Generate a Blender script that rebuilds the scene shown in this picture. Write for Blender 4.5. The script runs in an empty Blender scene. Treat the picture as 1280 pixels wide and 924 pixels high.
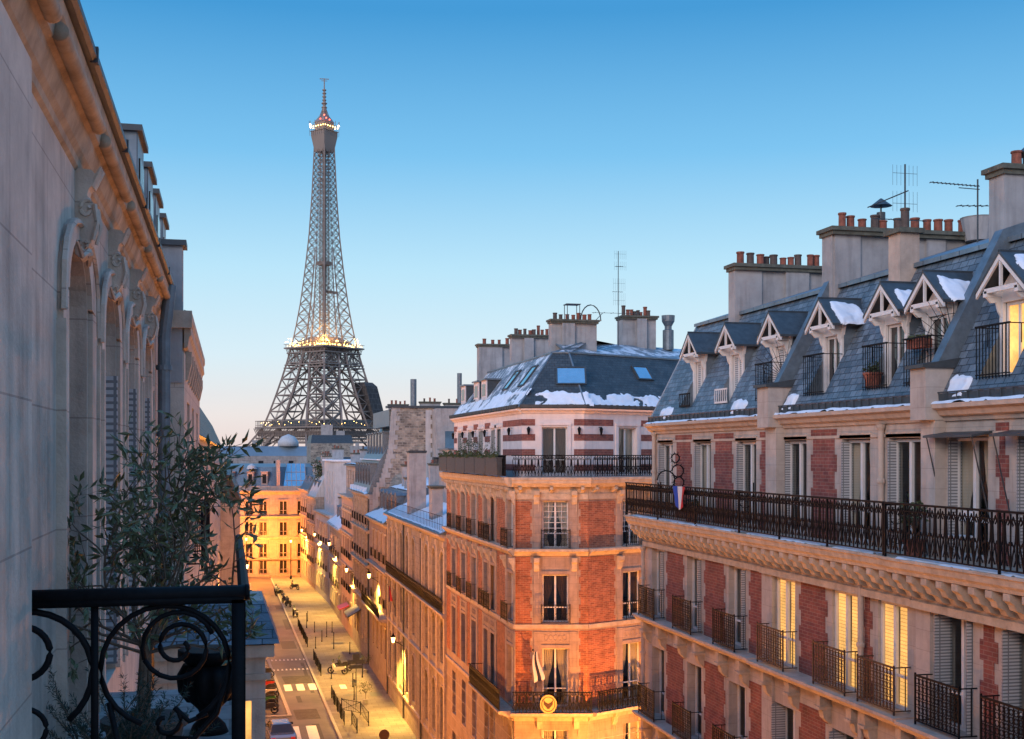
import bpy, math, random
from mathutils import Vector, noise
SC = bpy.context.scene
COL = SC.collection
R = math.radians

# ------------------------------------------------------------------ camera
cam_d = bpy.data.cameras.new("camera")
cam_d.sensor_width = 36.0
cam_d.lens = 36.0 * 1500 / 1280
cam_d.shift_y = 104.0 / 1280
cam_d.clip_start = 0.05
cam_d.clip_end = 9000
cam = bpy.data.objects.new("camera", cam_d)
COL.objects.link(cam)
cam.location = (0, 0, 19.0)
cam.rotation_euler = (R(90), 0, -math.atan(352 / 1500))
SC.camera = cam

# ------------------------------------------------------------------ sky, sun, exposure
SC.view_settings.view_transform = 'Standard'
SC.view_settings.look = 'None'
SC.view_settings.gamma = 1.0
SC.view_settings.exposure = 0.30
SC.cycles.use_denoising = True
SC.cycles.max_bounces = 5
SC.cycles.diffuse_bounces = 3
SC.cycles.glossy_bounces = 2
SC.cycles.transmission_bounces = 3
SC.cycles.transparent_max_bounces = 6
SC.cycles.caustics_reflective = False
SC.cycles.caustics_refractive = False
SC.cycles.sample_clamp_indirect = 4.0

SUN_AZ = R(226)      # direction the glow comes from, compass style: 0 = +Y, clockwise
SUN_EL = R(20)
world = bpy.data.worlds.new("World")
SC.world = world
world.use_nodes = True
nt = world.node_tree
nt.nodes.clear()
N = nt.nodes.new
L = nt.links.new
out = N('ShaderNodeOutputWorld')
geo = N('ShaderNodeTexCoord')
sep = N('ShaderNodeSeparateXYZ')
L(geo.outputs['Generated'], sep.inputs[0])
ramp = N('ShaderNodeValToRGB')
L(sep.outputs['Z'], ramp.inputs[0])
stops = [(0.0, (0.69, 0.56, 0.53)), (0.03, (0.68, 0.64, 0.63)), (0.08, (0.54, 0.68, 0.76)),
         (0.15, (0.38, 0.62, 0.77)), (0.24, (0.15, 0.43, 0.70)), (0.345, (0.036, 0.25, 0.54)),
         (0.62, (0.08, 0.34, 0.80)), (1.0, (0.12, 0.38, 0.84))]
cr = ramp.color_ramp
while len(cr.elements) < len(stops):
    cr.elements.new(0.5)
for e, (p, c) in zip(cr.elements, stops):
    e.position = p
    e.color = (*c, 1)
# the east behind the camera carries the paler pink glow
rear = N('ShaderNodeMath'); rear.operation = 'MULTIPLY_ADD'
L(sep.outputs['Y'], rear.inputs[0]); rear.inputs[1].default_value = -0.9; rear.inputs[2].default_value = -0.1
rear.use_clamp = True
mix = N('ShaderNodeMixRGB'); mix.blend_type = 'MIX'
hz_ = N('ShaderNodeMapRange'); hz_.inputs[1].default_value = 0.05; hz_.inputs[2].default_value = 0.6
hz_.inputs[3].default_value = 1.0; hz_.inputs[4].default_value = 0.0
L(sep.outputs['Z'], hz_.inputs[0])
rm_ = N('ShaderNodeMath'); rm_.operation = 'MULTIPLY'
L(rear.outputs[0], rm_.inputs[0]); L(hz_.outputs[0], rm_.inputs[1])
L(rm_.outputs[0], mix.inputs[0])
L(ramp.outputs[0], mix.inputs[1])
mix.inputs[2].default_value = (0.72, 0.62, 0.66, 1)
# left (west) side of the view slightly brighter near the horizon, with thin cloud streaks
mp = N('ShaderNodeMapping'); mp.inputs['Scale'].default_value = (3.0, 3.0, 60.0)
L(geo.outputs['Generated'], mp.inputs[0])
nz = N('ShaderNodeTexNoise'); nz.inputs['Scale'].default_value = 1.6; nz.inputs['Detail'].default_value = 3
L(mp.outputs[0], nz.inputs[0])
cl = N('ShaderNodeMapRange'); cl.inputs[1].default_value = 0.60; cl.inputs[2].default_value = 0.74
cl.inputs[3].default_value = 0.0; cl.inputs[4].default_value = 0.22
L(nz.outputs[0], cl.inputs[0])
low = N('ShaderNodeMapRange'); low.inputs[1].default_value = 0.02; low.inputs[2].default_value = 0.06
low.inputs[3].default_value = 1.0; low.inputs[4].default_value = 0.0
L(sep.outputs['Z'], low.inputs[0])
cm = N('ShaderNodeMath'); cm.operation = 'MULTIPLY'
L(cl.outputs[0], cm.inputs[0]); L(low.outputs[0], cm.inputs[1])
mixc = N('ShaderNodeMixRGB')
L(cm.outputs[0], mixc.inputs[0]); L(mix.outputs[0], mixc.inputs[1])
mixc.inputs[2].default_value = (0.52, 0.44, 0.52, 1)
bg = N('ShaderNodeBackground'); bg.inputs[1].default_value = 1.0
L(mixc.outputs[0], bg.inputs[0])
sky = N('ShaderNodeTexSky'); sky.sky_type = 'NISHITA'; sky.sun_disc = False
sky.sun_elevation = R(1.0); sky.sun_rotation = SUN_AZ
bg2 = N('ShaderNodeBackground'); bg2.inputs[1].default_value = 0.02
L(sky.outputs[0], bg2.inputs[0])
add = N('ShaderNodeAddShader')
L(bg.outputs[0], add.inputs[0]); L(bg2.outputs[0], add.inputs[1])
L(add.outputs[0], out.inputs[0])

sun_d = bpy.data.lights.new("sun", 'SUN')
sun_d.energy = 1.5
sun_d.angle = R(28)
sun_d.color = (1.0, 0.80, 0.74)
sun = bpy.data.objects.new("sun", sun_d)
COL.objects.link(sun)
sdir = Vector((math.sin(SUN_AZ) * math.cos(SUN_EL), math.cos(SUN_AZ) * math.cos(SUN_EL), math.sin(SUN_EL)))
sun.rotation_euler = sdir.to_track_quat('Z', 'Y').to_euler()

# ------------------------------------------------------------------ helpers
W = {}          # world origin of every object that may be a parent
def tag(o, label=None, cat=None, group=None, kind=None):
    if label: o['label'] = label
    if cat: o['category'] = cat
    if group: o['group'] = group
    if kind: o['kind'] = kind
    return o
def thing(name, label, cat, loc=(0, 0, 0), group=None, rz=0):
    o = bpy.data.objects.new(name, None)
    COL.objects.link(o)
    o.location = loc; o.rotation_euler = (0, 0, rz)
    W[o.name] = Vector(loc)
    return tag(o, label, cat, group)

class Fr:
    """facade frame: u along the wall, d outward, z up"""
    def __init__(s, ox, oy, ang, tilt=None):
        s.o = Vector((ox, oy)); s.a = ang; s.c = math.cos(ang); s.s = math.sin(ang)
    def p(s, u, d, z):
        return (s.o.x + u * s.c - d * s.s, s.o.y + u * s.s + d * s.c, z)

class MB:
    def __init__(s): s.v = []; s.f = []
    def add(s, pts, F=None):
        n = len(s.v)
        s.v += [tuple(F.p(*q)) if F else tuple(q) for q in pts]
        return n
    def poly(s, pts, F=None):
        n = s.add(pts, F); s.f.append(tuple(range(n, n + len(pts))))
    def box(s, u0, u1, d0, d1, z0, z1, F=None):
        n = s.add([(u0, d0, z0), (u1, d0, z0), (u1, d1, z0), (u0, d1, z0), (u0, d0, z1), (u1, d0, z1), (u1, d1, z1), (u0, d1, z1)], F)
        s.f += [(n, n+3, n+2, n+1), (n+4, n+5, n+6, n+7), (n, n+1, n+5, n+4), (n+1, n+2, n+6, n+5), (n+2, n+3, n+7, n+6), (n+3, n, n+4, n+7)]
    def hexa(s, p, F=None):
        n = s.add(p, F)
        s.f += [(n, n+3, n+2, n+1), (n+4, n+5, n+6, n+7), (n, n+1, n+5, n+4), (n+1, n+2, n+6, n+5), (n+2, n+3, n+7, n+6), (n+3, n, n+4, n+7)]
    def prism(s, prof, u0, u1, F=None):
        """profile of (d, z) swept along u"""
        k = len(prof)
        n = s.add([(u0, d, z) for d, z in prof] + [(u1, d, z) for d, z in prof], F)
        for i in range(k):
            j = (i + 1) % k
            s.f.append((n + i, n + j, n + k + j, n + k + i))
        s.f.append(tuple(range(n, n + k))[::-1]); s.f.append(tuple(range(n + k, n + 2 * k)))
    def slab(s, outl, d0, d1, F=None):
        """outline of (u, z) given thickness d0..d1"""
        k = len(outl)
        n = s.add([(u, d0, z) for u, z in outl] + [(u, d1, z) for u, z in outl], F)
        for i in range(k):
            j = (i + 1) % k
            s.f.append((n + i, n + j, n + k + j, n + k + i))
        s.f.append(tuple(range(n, n + k))[::-1]); s.f.append(tuple(range(n + k, n + 2 * k)))
    def tube(s, pts, r, n=5, F=None, r1=None):
        P = [Vector(F.p(*q)) if F else Vector(q) for q in pts]
        m = len(P); base = len(s.v)
        up = None
        for i, q in enumerate(P):
            t = (P[min(i + 1, m - 1)] - P[max(i - 1, 0)])
            if t.length < 1e-9: t = Vector((0, 0, 1))
            t.normalize()
            if up is None:
                up = Vector((0, 0, 1)) if abs(t.z) < 0.9 else Vector((1, 0, 0))
            a = t.cross(up)
            if a.length < 1e-4: a = t.cross(Vector((0, 1, 0.01)))
            a.normalize(); b = t.cross(a); up = -b if False else up
            rr = r if r1 is None else r + (r1 - r) * i / max(1, m - 1)
            for k in range(n):
                w = 2 * math.pi * (k + 0.5) / n
                s.v.append(tuple(q + a * (rr * math.cos(w)) + b * (rr * math.sin(w))))
        for i in range(m - 1):
            for k in range(n):
                j = (k + 1) % n
                s.f.append((base + i * n + k, base + i * n + j, base + (i + 1) * n + j, base + (i + 1) * n + k))
        s.f.append(tuple(base + k for k in range(n))[::-1])
        s.f.append(tuple(base + (m - 1) * n + k for k in range(n)))
    def lathe(s, c, prof, n=14, lobes=0, amp=0):
        b = len(s.v)
        for r, z in prof:
            for k in range(n):
                w = 2 * math.pi * k / n
                rr = r * (1 + amp * abs(math.sin(lobes * w / 2))) if lobes else r
                s.v.append((c[0] + rr * math.cos(w), c[1] + rr * math.sin(w), c[2] + z))
        for i in range(len(prof) - 1):
            for k in range(n):
                j = (k + 1) % n
                s.f.append((b + i*n + k, b + i*n + j, b + (i+1)*n + j, b + (i+1)*n + k))
        s.f.append(tuple(b + k for k in range(n))[::-1])
        s.f.append(tuple(b + (len(prof) - 1) * n + k for k in range(n)))
    def mesh(s, name, mat, org=(0, 0, 0), smooth=False):
        me = bpy.data.meshes.new(name)
        ox, oy, oz = org
        me.from_pydata([(x - ox, y - oy, z - oz) for x, y, z in s.v], [], s.f)
        me.update()
        uv = me.uv_layers.new(name="UVMap")
        Z = Vector((0, 0, 1))
        data = uv.data
        V = s.v
        for p in me.polygons:
            n = p.normal
            if abs(n.z) > 0.95 or (n.x == 0 and n.y == 0): t = Vector((1, 0, 0))
            else:
                t = Z.cross(n); t.normalize()
                if t.y < -1e-3 or (abs(t.y) <= 1e-3 and t.x < 0): t = -t
            b = n.cross(t)
            if b.z < -1e-3: b = -b
            for li in p.loop_indices:
                co = V[me.loops[li].vertex_index]
                data[li].uv = (co[0]*t.x + co[1]*t.y + co[2]*t.z, co[0]*b.x + co[1]*b.y + co[2]*b.z)
            if smooth: p.use_smooth = True
        me.materials.append(mat)
        return me
    def build(s, name, mat, parent=None, smooth=False, label=None):
        org = W[parent.name] if parent else Vector((0, 0, 0))
        me = s.mesh(name, mat, org, smooth)
        o = bpy.data.objects.new(name, me)
        COL.objects.link(o)
        if parent: o.parent = parent
        W[o.name] = org.copy()
        if label: o['label'] = label
        return o

def solo(name, mb, mat, label, cat, org, group=None, smooth=False, kind=None):
    me = mb.mesh(name, mat, org, smooth)
    o = bpy.data.objects.new(name, me); COL.objects.link(o); o.location = org
    return tag(o, label, cat, group, kind)

def struct(name, mb, mat):
    me = mb.mesh(name, mat)
    o = bpy.data.objects.new(name, me); COL.objects.link(o)
    o['kind'] = 'structure'
    return o

class Tm:
    """a template part with sub-parts, stamped many times with shared meshes"""
    def __init__(s, name, mb, mat, subs=(), smooth=False):
        s.name = name; s.me = mb.mesh(name, mat, smooth=smooth)
        s.subs = [(n, m.mesh(n, mt)) for n, m, mt in subs]
    def put(s, parent, F, u, z, d=0.0, skip=(), label=None):
        o = bpy.data.objects.new(s.name, s.me); COL.objects.link(o)
        w = Vector(F.p(u, d, z))
        o.parent = parent
        o.location = w - W[parent.name]
        o.rotation_euler = (0, 0, F.a)
        if label: o['label'] = label
        for n, m in s.subs:
            if n in skip: continue
            c = bpy.data.objects.new(n, m); COL.objects.link(c); c.parent = o
        return o

def copy_tree(o, loc, rz, label=None, parent=None):
    c = o.copy(); COL.objects.link(c)
    if parent is None:
        c.location = loc; c.rotation_euler = (0, 0, rz); W[c.name] = Vector(loc)
        if label: c['label'] = label
    else: c.parent = parent
    for ch in list(o.children): copy_tree(ch, None, None, None, c)
    return c

def spiral(cx, cz, r0, r1, a0, a1, n=14, d=0.0):
    return [(cx + (r0 + (r1 - r0) * i / n) * math.cos(R(a0 + (a1 - a0) * i / n)), d,
             cz + (r0 + (r1 - r0) * i / n) * math.sin(R(a0 + (a1 - a0) * i / n))) for i in range(n + 1)]

# ------------------------------------------------------------------ materials
def nodes(name):
    m = bpy.data.materials.new(name); m.use_nodes = True
    t = m.node_tree; b = t.nodes['Principled BSDF']
    return m, t, b
def mat(name, col, rough=0.7, metal=0.0, var=0.25, scale=1.5, bump=0.0, bscale=30, tex=None, col2=None, mortar=None,
        bw=0.22, bh=0.07, ms=0.008, streak=0.0, emit=0, snow=0.0, off=0.5, bstr=0.4):
    m, t, b = nodes(name)
    n = t.nodes.new; l = t.links.new
    b.inputs['Roughness'].default_value = rough
    b.inputs['Metallic'].default_value = metal
    pos = n('ShaderNodeNewGeometry')
    nz = n('ShaderNodeTexNoise'); nz.inputs['Scale'].default_value = scale; nz.inputs['Detail'].default_value = 5
    nz.inputs['Roughness'].default_value = 0.65
    l(pos.outputs['Position'], nz.inputs['Vector'])
    mr = n('ShaderNodeMapRange'); mr.inputs[1].default_value = 0.25; mr.inputs[2].default_value = 0.75
    mr.inputs[3].default_value = 1 - var; mr.inputs[4].default_value = 1 + var
    l(nz.outputs[0], mr.inputs[0])
    hgt = None
    if tex:
        tc = n('ShaderNodeUVMap'); br = n('ShaderNodeTexBrick')
        l(tc.outputs[0], br.inputs['Vector'])
        br.inputs['Scale'].default_value = 1.0
        br.inputs['Brick Width'].default_value = bw; br.inputs['Row Height'].default_value = bh
        br.inputs['Mortar Size'].default_value = ms; br.inputs['Mortar Smooth'].default_value = 0.15
        br.offset = off
        br.inputs['Bias'].default_value = 0.0
        br.inputs['Color1'].default_value = (*col, 1); br.inputs['Color2'].default_value = (*(col2 or col), 1)
        br.inputs['Mortar'].default_value = (*mortar, 1)
        src = br.outputs['Color']; hgt = br.outputs['Fac']
    else:
        rgb = n('ShaderNodeRGB'); rgb.outputs[0].default_value = (*col, 1); src = rgb.outputs[0]
    mul = n('ShaderNodeVectorMath'); mul.operation = 'SCALE'
    l(src, mul.inputs[0]); l(mr.outputs[0], mul.inputs['Scale'])
    src = mul.outputs[0]
    if streak:
        mp = n('ShaderNodeMapping'); mp.inputs['Scale'].default_value = (5.0, 5.0, 0.45)
        l(pos.outputs['Position'], mp.inputs[0])
        n2 = n('ShaderNodeTexNoise'); n2.inputs['Scale'].default_value = 1.0; n2.inputs['Detail'].default_value = 4
        l(mp.outputs[0], n2.inputs[0])
        m2 = n('ShaderNodeMapRange'); m2.inputs[1].default_value = 0.5; m2.inputs[2].default_value = 0.75
        m2.inputs[3].default_value = 1.0; m2.inputs[4].default_value = 1 - streak
        l(n2.outputs[0], m2.inputs[0])
        s2 = n('ShaderNodeVectorMath'); s2.operation = 'SCALE'
        l(src, s2.inputs[0]); l(m2.outputs[0], s2.inputs['Scale']); src = s2.outputs[0]
    if snow:
        n3 = n('ShaderNodeTexNoise'); n3.inputs['Scale'].default_value = 1.3; n3.inputs['Detail'].default_value = 6
        n3.inputs['Roughness'].default_value = 0.7
        l(pos.outputs['Position'], n3.inputs[0])
        m3 = n('ShaderNodeMapRange'); m3.inputs[1].default_value = 0.62 - snow * 0.3; m3.inputs[2].default_value = 0.72 - snow * 0.3
        l(n3.outputs[0], m3.inputs[0])
        mx = n('ShaderNodeMixRGB'); l(m3.outputs[0], mx.inputs[0]); l(src, mx.inputs[1])
        mx.inputs[2].default_value = (0.75, 0.78, 0.82, 1); src = mx.outputs[0]
    l(src, b.inputs['Base Color'])
    if emit:
        l(src, b.inputs['Emission Color']); b.inputs['Emission Strength'].default_value = emit
    if bump or hgt:
        bp = n('ShaderNodeBump'); bp.inputs['Strength'].default_value = bstr if hgt else 0.35
        bp.inputs['Distance'].default_value = 0.02
        nb = n('ShaderNodeTexNoise'); nb.inputs['Scale'].default_value = bscale; nb.inputs['Detail'].default_value = 4
        l(pos.outputs['Position'], nb.inputs[0])
        if hgt:
            ma = n('ShaderNodeMath'); ma.operation = 'MULTIPLY_ADD'
            l(nb.outputs[0], ma.inputs[0]); ma.inputs[1].default_value = bump
            inv = n('ShaderNodeMath'); inv.operation = 'SUBTRACT'; inv.inputs[0].default_value = 1.0
            l(hgt, inv.inputs[1]); l(inv.outputs[0], ma.inputs[2]); l(ma.outputs[0], bp.inputs['Height'])
        else:
            l(nb.outputs[0], bp.inputs['Height'])
        l(bp.outputs[0], b.inputs['Normal'])
    return m

def glassy(name):
    m, t, b = nodes(name)
    n = t.nodes.new; l = t.links.new
    tr = n('ShaderNodeBsdfTransparent'); tr.inputs[0].default_value = (0.72, 0.76, 0.76, 1)
    gl = n('ShaderNodeBsdfGlossy'); gl.inputs['Roughness'].default_value = 0.03; gl.inputs[0].default_value = (0.6, 0.64, 0.68, 1)
    lw = n('ShaderNodeLayerWeight'); lw.inputs[0].default_value = 0.5; fr = n('ShaderNodeMath'); fr.operation = 'POWER'; l(lw.outputs['Facing'], fr.inputs[0]); fr.inputs[1].default_value = 5.0
    nz = n('ShaderNodeTexNoise'); nz.inputs['Scale'].default_value = 1.2
    g = n('ShaderNodeNewGeometry'); l(g.outputs['Position'], nz.inputs[0])
    bp = n('ShaderNodeBump'); bp.inputs['Strength'].default_value = 0.08; bp.inputs['Distance'].default_value = 0.1
    l(nz.outputs[0], bp.inputs['Height']); l(bp.outputs[0], gl.inputs['Normal'])
    ad = n('ShaderNodeMath'); ad.operation = 'ADD'; ad.inputs[1].default_value = 0.10; l(fr.outputs[0], ad.inputs[0])
    mx = n('ShaderNodeMixShader'); l(ad.outputs[0], mx.inputs[0]); l(tr.outputs[0], mx.inputs[1]); l(gl.outputs[0], mx.inputs[2])
    l(mx.outputs[0], t.nodes['Material Output'].inputs[0])
    return m
def emissive(name, col, st):
    m, t, b = nodes(name)
    b.inputs['Base Color'].default_value = (*col, 1)
    b.inputs['Emission Color'].default_value = (*col, 1); b.inputs['Emission Strength'].default_value = st
    return m

STONE = mat('limestone', (0.45, 0.395, 0.35), 0.85, var=0.22, scale=2.2, bump=0.5, tex=1, col2=(0.42, 0.365, 0.32), mortar=(0.32, 0.28, 0.25), bw=0.95, bh=0.36, ms=0.005, streak=0.25, bstr=0.25)
STONE_PLAIN = mat('carved_limestone', (0.47, 0.385, 0.32), 0.85, var=0.22, scale=3, bump=0.5, bscale=25, streak=0.22)
STONE_OLD = mat('weathered_limestone', (0.36, 0.31, 0.265), 0.9, var=0.3, scale=1.5, bump=0.5, tex=1, col2=(0.31, 0.265, 0.225), mortar=(0.20, 0.17, 0.15), bw=1.1, bh=0.42, ms=0.012, streak=0.35)
STONE_GREY = mat('grey_limestone', (0.34, 0.31, 0.30), 0.9, var=0.3, scale=1.2, bump=0.5, tex=1, col2=(0.31, 0.28, 0.265), mortar=(0.20, 0.18, 0.17), bw=1.2, bh=0.45, ms=0.012, streak=0.35)
BLUFF = mat('pale_painted_stone', (0.56, 0.48, 0.40), 0.8, var=0.28, scale=2.5, bump=1.0, bscale=45, tex=1, col2=(0.54, 0.46, 0.385), mortar=(0.38, 0.31, 0.26), bw=1.4, bh=0.62, ms=0.005, streak=0.38, bstr=0.3)
CORN = mat('ochre_cornice_stone', (0.47, 0.385, 0.30), 0.85, var=0.3, scale=4, bump=0.6, bscale=25, streak=0.2)
OCHRE = mat('dirty_ochre_stone', (0.40, 0.31, 0.22), 0.85, var=0.4, scale=4, bump=0.9, bscale=18, streak=0.4)
BRICK = mat('red_brick', (0.25, 0.075, 0.055), 0.85, var=0.42, scale=3, bump=0.4, tex=1, col2=(0.17, 0.05, 0.045), mortar=(0.25, 0.15, 0.125), bw=0.23, bh=0.075, ms=0.007, streak=0.15)
STONE_WARM = mat('warm_grey_limestone', (0.36, 0.27, 0.22), 0.85, var=0.25, scale=2.2, bump=0.5, tex=1, col2=(0.33, 0.245, 0.20), mortar=(0.22, 0.17, 0.14), bw=0.95, bh=0.36, ms=0.006, streak=0.3, bstr=0.25)
BRICK_OR = mat('orange_brick', (0.36, 0.12, 0.06), 0.85, var=0.4, scale=2.5, bump=0.4, tex=1, col2=(0.20, 0.06, 0.035), mortar=(0.34, 0.20, 0.13), bw=0.25, bh=0.08, ms=0.009, streak=0.25)
RENDER_PINK = mat('pinkish_render', (0.42, 0.31, 0.27), 0.9, var=0.2, scale=1.2, bump=0.3, streak=0.25)
RENDER_GREY = mat('grey_render', (0.34, 0.34, 0.34), 0.9, var=0.25, scale=1.4, bump=0.4, bscale=12, streak=0.3)
RENDER_WHITE = mat('white_render', (0.47, 0.49, 0.51), 0.9, var=0.14, scale=1.0, bump=0.3, streak=0.25)
RUBBLE = mat('rubble_stone', (0.36, 0.32, 0.26), 0.95, var=0.5, scale=1.7, bump=1.0, bscale=9, tex=1, col2=(0.13, 0.12, 0.11), mortar=(0.30, 0.28, 0.25), bw=0.42, bh=0.21, ms=0.03, bstr=0.8)
WHITE_STONE = mat('white_painted_wall', (0.70, 0.62, 0.60), 0.8, var=0.12, scale=2, bump=0.3, streak=0.15)
SLATE = mat('slate_tiles', (0.075, 0.10, 0.125), 0.42, var=0.45, scale=2.2, bump=0.5, tex=1, col2=(0.17, 0.21, 0.245), mortar=(0.02, 0.025, 0.03), bw=0.24, bh=0.15, ms=0.008, streak=0.2, bstr=0.8)
SLATE_DARK = mat('dark_slate_tiles', (0.035, 0.048, 0.058), 0.5, var=0.4, scale=1.6, bump=0.5, tex=1, col2=(0.06, 0.075, 0.085), mortar=(0.015, 0.018, 0.02), bw=0.24, bh=0.15, ms=0.008, bstr=0.7)
SLATE_SNOW = mat('slate_dusted_with_snow', (0.14, 0.17, 0.20), 0.55, var=0.35, scale=2, bump=0.5, tex=1, col2=(0.26, 0.30, 0.34), mortar=(0.05, 0.06, 0.07), bw=0.24, bh=0.15, ms=0.008, snow=0.42, bstr=0.6)
ZINC = mat('zinc_sheet', (0.20, 0.25, 0.29), 0.45, metal=0.35, var=0.25, scale=1.6, bump=0.3, tex=1, col2=(0.17, 0.215, 0.25), mortar=(0.08, 0.1, 0.12), bw=0.62, bh=8.0, ms=0.015, off=0.0, streak=0.2)
ZINC_SNOW = mat('zinc_with_snow', (0.22, 0.27, 0.31), 0.5, metal=0.2, var=0.2, scale=1.2, tex=1, col2=(0.2, 0.25, 0.29), mortar=(0.1, 0.12, 0.14), bw=0.62, bh=8.0, ms=0.015, off=0.0, snow=0.5)
ZINC_P = mat('plain_zinc', (0.15, 0.19, 0.22), 0.45, metal=0.4, var=0.3, scale=5)
LEAD = mat('dark_lead', (0.06, 0.072, 0.08), 0.5, metal=0.3, var=0.35, scale=6)
SNOW = mat('snow', (0.74, 0.79, 0.86), 0.8, var=0.10, scale=3, bump=0.6, bscale=14)
IRON = mat('black_wrought_iron', (0.007, 0.008, 0.010), 0.6, metal=0.0, var=0.4, scale=20)
RUST = mat('rusty_brown_iron', (0.075, 0.042, 0.028), 0.6, metal=0.3, var=0.5, scale=25)
IRON.node_tree.nodes['Principled BSDF'].inputs['Specular IOR Level'].default_value = 0.12
TERRA = mat('terracotta', (0.25, 0.085, 0.055), 0.85, var=0.5, scale=9, streak=0.4)
SOOT = mat('sooty_clay', (0.10, 0.075, 0.065), 0.85, var=0.4, scale=9)
MOSS = mat('mossy_stone_cap', (0.10, 0.105, 0.085), 0.9, var=0.5, scale=6, bump=0.6)
PAINT = mat('white_painted_wood', (0.66, 0.65, 0.64), 0.5, var=0.08, scale=8)
SHUT = mat('pale_grey_louvres', (0.52, 0.53, 0.54), 0.55, var=0.08, tex=1, col2=(0.50, 0.51, 0.52), mortar=(0.20, 0.21, 0.22), bw=20, bh=0.055, ms=0.012, off=0.0, bstr=0.8)
GLASS = glassy('window_glass')
DARKGLASS = mat('dark_window_glass', (0.028, 0.026, 0.026), 0.08, var=0.5, scale=1)
CURTAIN = mat('cream_curtain', (0.58, 0.50, 0.40), 0.9, var=0.1)
DRAPE = mat('brown_drape', (0.09, 0.05, 0.03), 0.9, var=0.3)
LITC = mat('lit_yellow_curtain', (1.0, 0.56, 0.17), 0.9, var=0.34, scale=1.3, emit=1.0, tex=1, col2=(0.95, 0.52, 0.15), mortar=(0.62, 0.30, 0.07), bw=20, bh=0.07, ms=0.008, off=0.0, bstr=0.1)
LITW = mat('lit_room_glow', (1.0, 0.52, 0.14), 0.9, var=0.6, scale=2.2, emit=0.8)
LAMPG = emissive('sodium_lamp_glass', (1.0, 0.55, 0.16), 9)
BULB = emissive('golden_bulb', (1.0, 0.62, 0.18), 9)
REDB = emissive('red_beacon', (1.0, 0.08, 0.04), 8)
WHB = emissive('white_bulb', (1.0, 0.8, 0.75), 6)
TOWER = mat('tower_brown_iron', (0.25, 0.20, 0.17), 0.6, metal=0.1, var=0.15, scale=0.05)
ASPH = mat('asphalt', (0.10, 0.092, 0.082), 0.62, var=0.5, scale=0.35, bump=0.4, bscale=40)
PAVE = mat('pavement_slabs', (0.19, 0.175, 0.15), 0.75, var=0.45, scale=0.3, tex=1, col2=(0.15, 0.135, 0.115), mortar=(0.07, 0.06, 0.05), bw=0.9, bh=0.6, ms=0.012, bstr=0.2)
KERB = mat('granite_kerb', (0.32, 0.30, 0.28), 0.8, var=0.2, scale=3)
ROADP = mat('white_road_paint', (0.72, 0.70, 0.66), 0.7, var=0.15, scale=4)
COBBLE = mat('cobbles', (0.10, 0.09, 0.08), 0.8, var=0.3, tex=1, col2=(0.06, 0.055, 0.05), mortar=(0.03, 0.03, 0.03), bw=0.2, bh=0.12, ms=0.015)
LAND = mat('city_ground', (0.10, 0.10, 0.10), 0.9, var=0.3, scale=0.02)
LEAF = mat('olive_leaf', (0.12, 0.155, 0.08), 0.5, var=0.75, scale=22)
LEAFD = mat('fir_needles', (0.022, 0.048, 0.036), 0.6, var=0.4, scale=12)
LEAFG = mat('green_foliage', (0.05, 0.075, 0.03), 0.7, var=0.5, scale=5)
BARK = mat('grey_brown_bark', (0.15, 0.115, 0.085), 0.9, var=0.4, scale=14, bump=0.8)
# ------------------------------------------------------------------ generic building pieces
def wall(mb, F, u0, u1, z0, z1, ops=(), dep=0.28, pf=None):
    """front face with openings (a, b, c, e, rise) cut through it and their reveals"""
    P = pf or (lambda u, d, z: (u, d, z))
    us = sorted(set([u0, u1] + [v for o in ops for v in o[:2]]))
    zs = sorted(set([z0, z1] + [v for o in ops for v in o[2:4]]))
    for i in range(len(us) - 1):
        j = 0
        while j < len(zs) - 1:
            uc = (us[i] + us[i+1]) / 2; zc = (zs[j] + zs[j+1]) / 2
            if any(o[0] < uc < o[1] and o[2] < zc < o[3] for o in ops): j += 1; continue
            k = j + 1
            while k < len(zs) - 1 and not any(o[0] < uc < o[1] and o[2] < (zs[k]+zs[k+1])/2 < o[3] for o in ops): k += 1
            mb.poly([P(us[i], 0, zs[j]), P(us[i+1], 0, zs[j]), P(us[i+1], 0, zs[k]), P(us[i], 0, zs[k])], F)
            j = k
    for o in ops:
        a, b, c, e = o[:4]; rise = o[4] if len(o) > 4 else 0
        mb.poly([P(a, 0, c), P(a, -dep, c), P(a, -dep, e - rise), P(a, 0, e - rise)], F)
        mb.poly([P(b, 0, c), P(b, -dep, c), P(b, -dep, e - rise), P(b, 0, e - rise)], F)
        mb.poly([P(a, 0, c), P(b, 0, c), P(b, -dep, c), P(a, -dep, c)], F)
        if not rise:
            mb.poly([P(a, 0, e), P(b, 0, e), P(b, -dep, e), P(a, -dep, e)], F)
        else:
            n = 10; m = (a + b) / 2; hw = (b - a) / 2
            arc = [(m - hw * math.cos(math.pi * k / n), e - rise + rise * math.sin(math.pi * k / n)) for k in range(n + 1)]
            for k in range(n):
                (x0, y0), (x1, y1) = arc[k], arc[k+1]
                mb.poly([P(x0, 0, y0), P(x1, 0, y1), P(x1, -dep, y1), P(x0, -dep, y0)], F)
                mb.poly([P(x0, 0, y0), P(x1, 0, y1), P(x1, 0, e), P(x0, 0, e)], F)

def shell(mb, F, u0, u1, dep, z0, z1):
    """sides, back and top of a block whose front is cut separately"""
    q = lambda *a: mb.poly(list(a), F)
    q((u0, 0, z0), (u0, -dep, z0), (u0, -dep, z1), (u0, 0, z1))
    q((u1, 0, z0), (u1, -dep, z0), (u1, -dep, z1), (u1, 0, z1))
    q((u0, -dep, z0), (u1, -dep, z0), (u1, -dep, z1), (u0, -dep, z1))
    q((u0, 0, z1), (u1, 0, z1), (u1, -dep, z1), (u0, -dep, z1))

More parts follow.
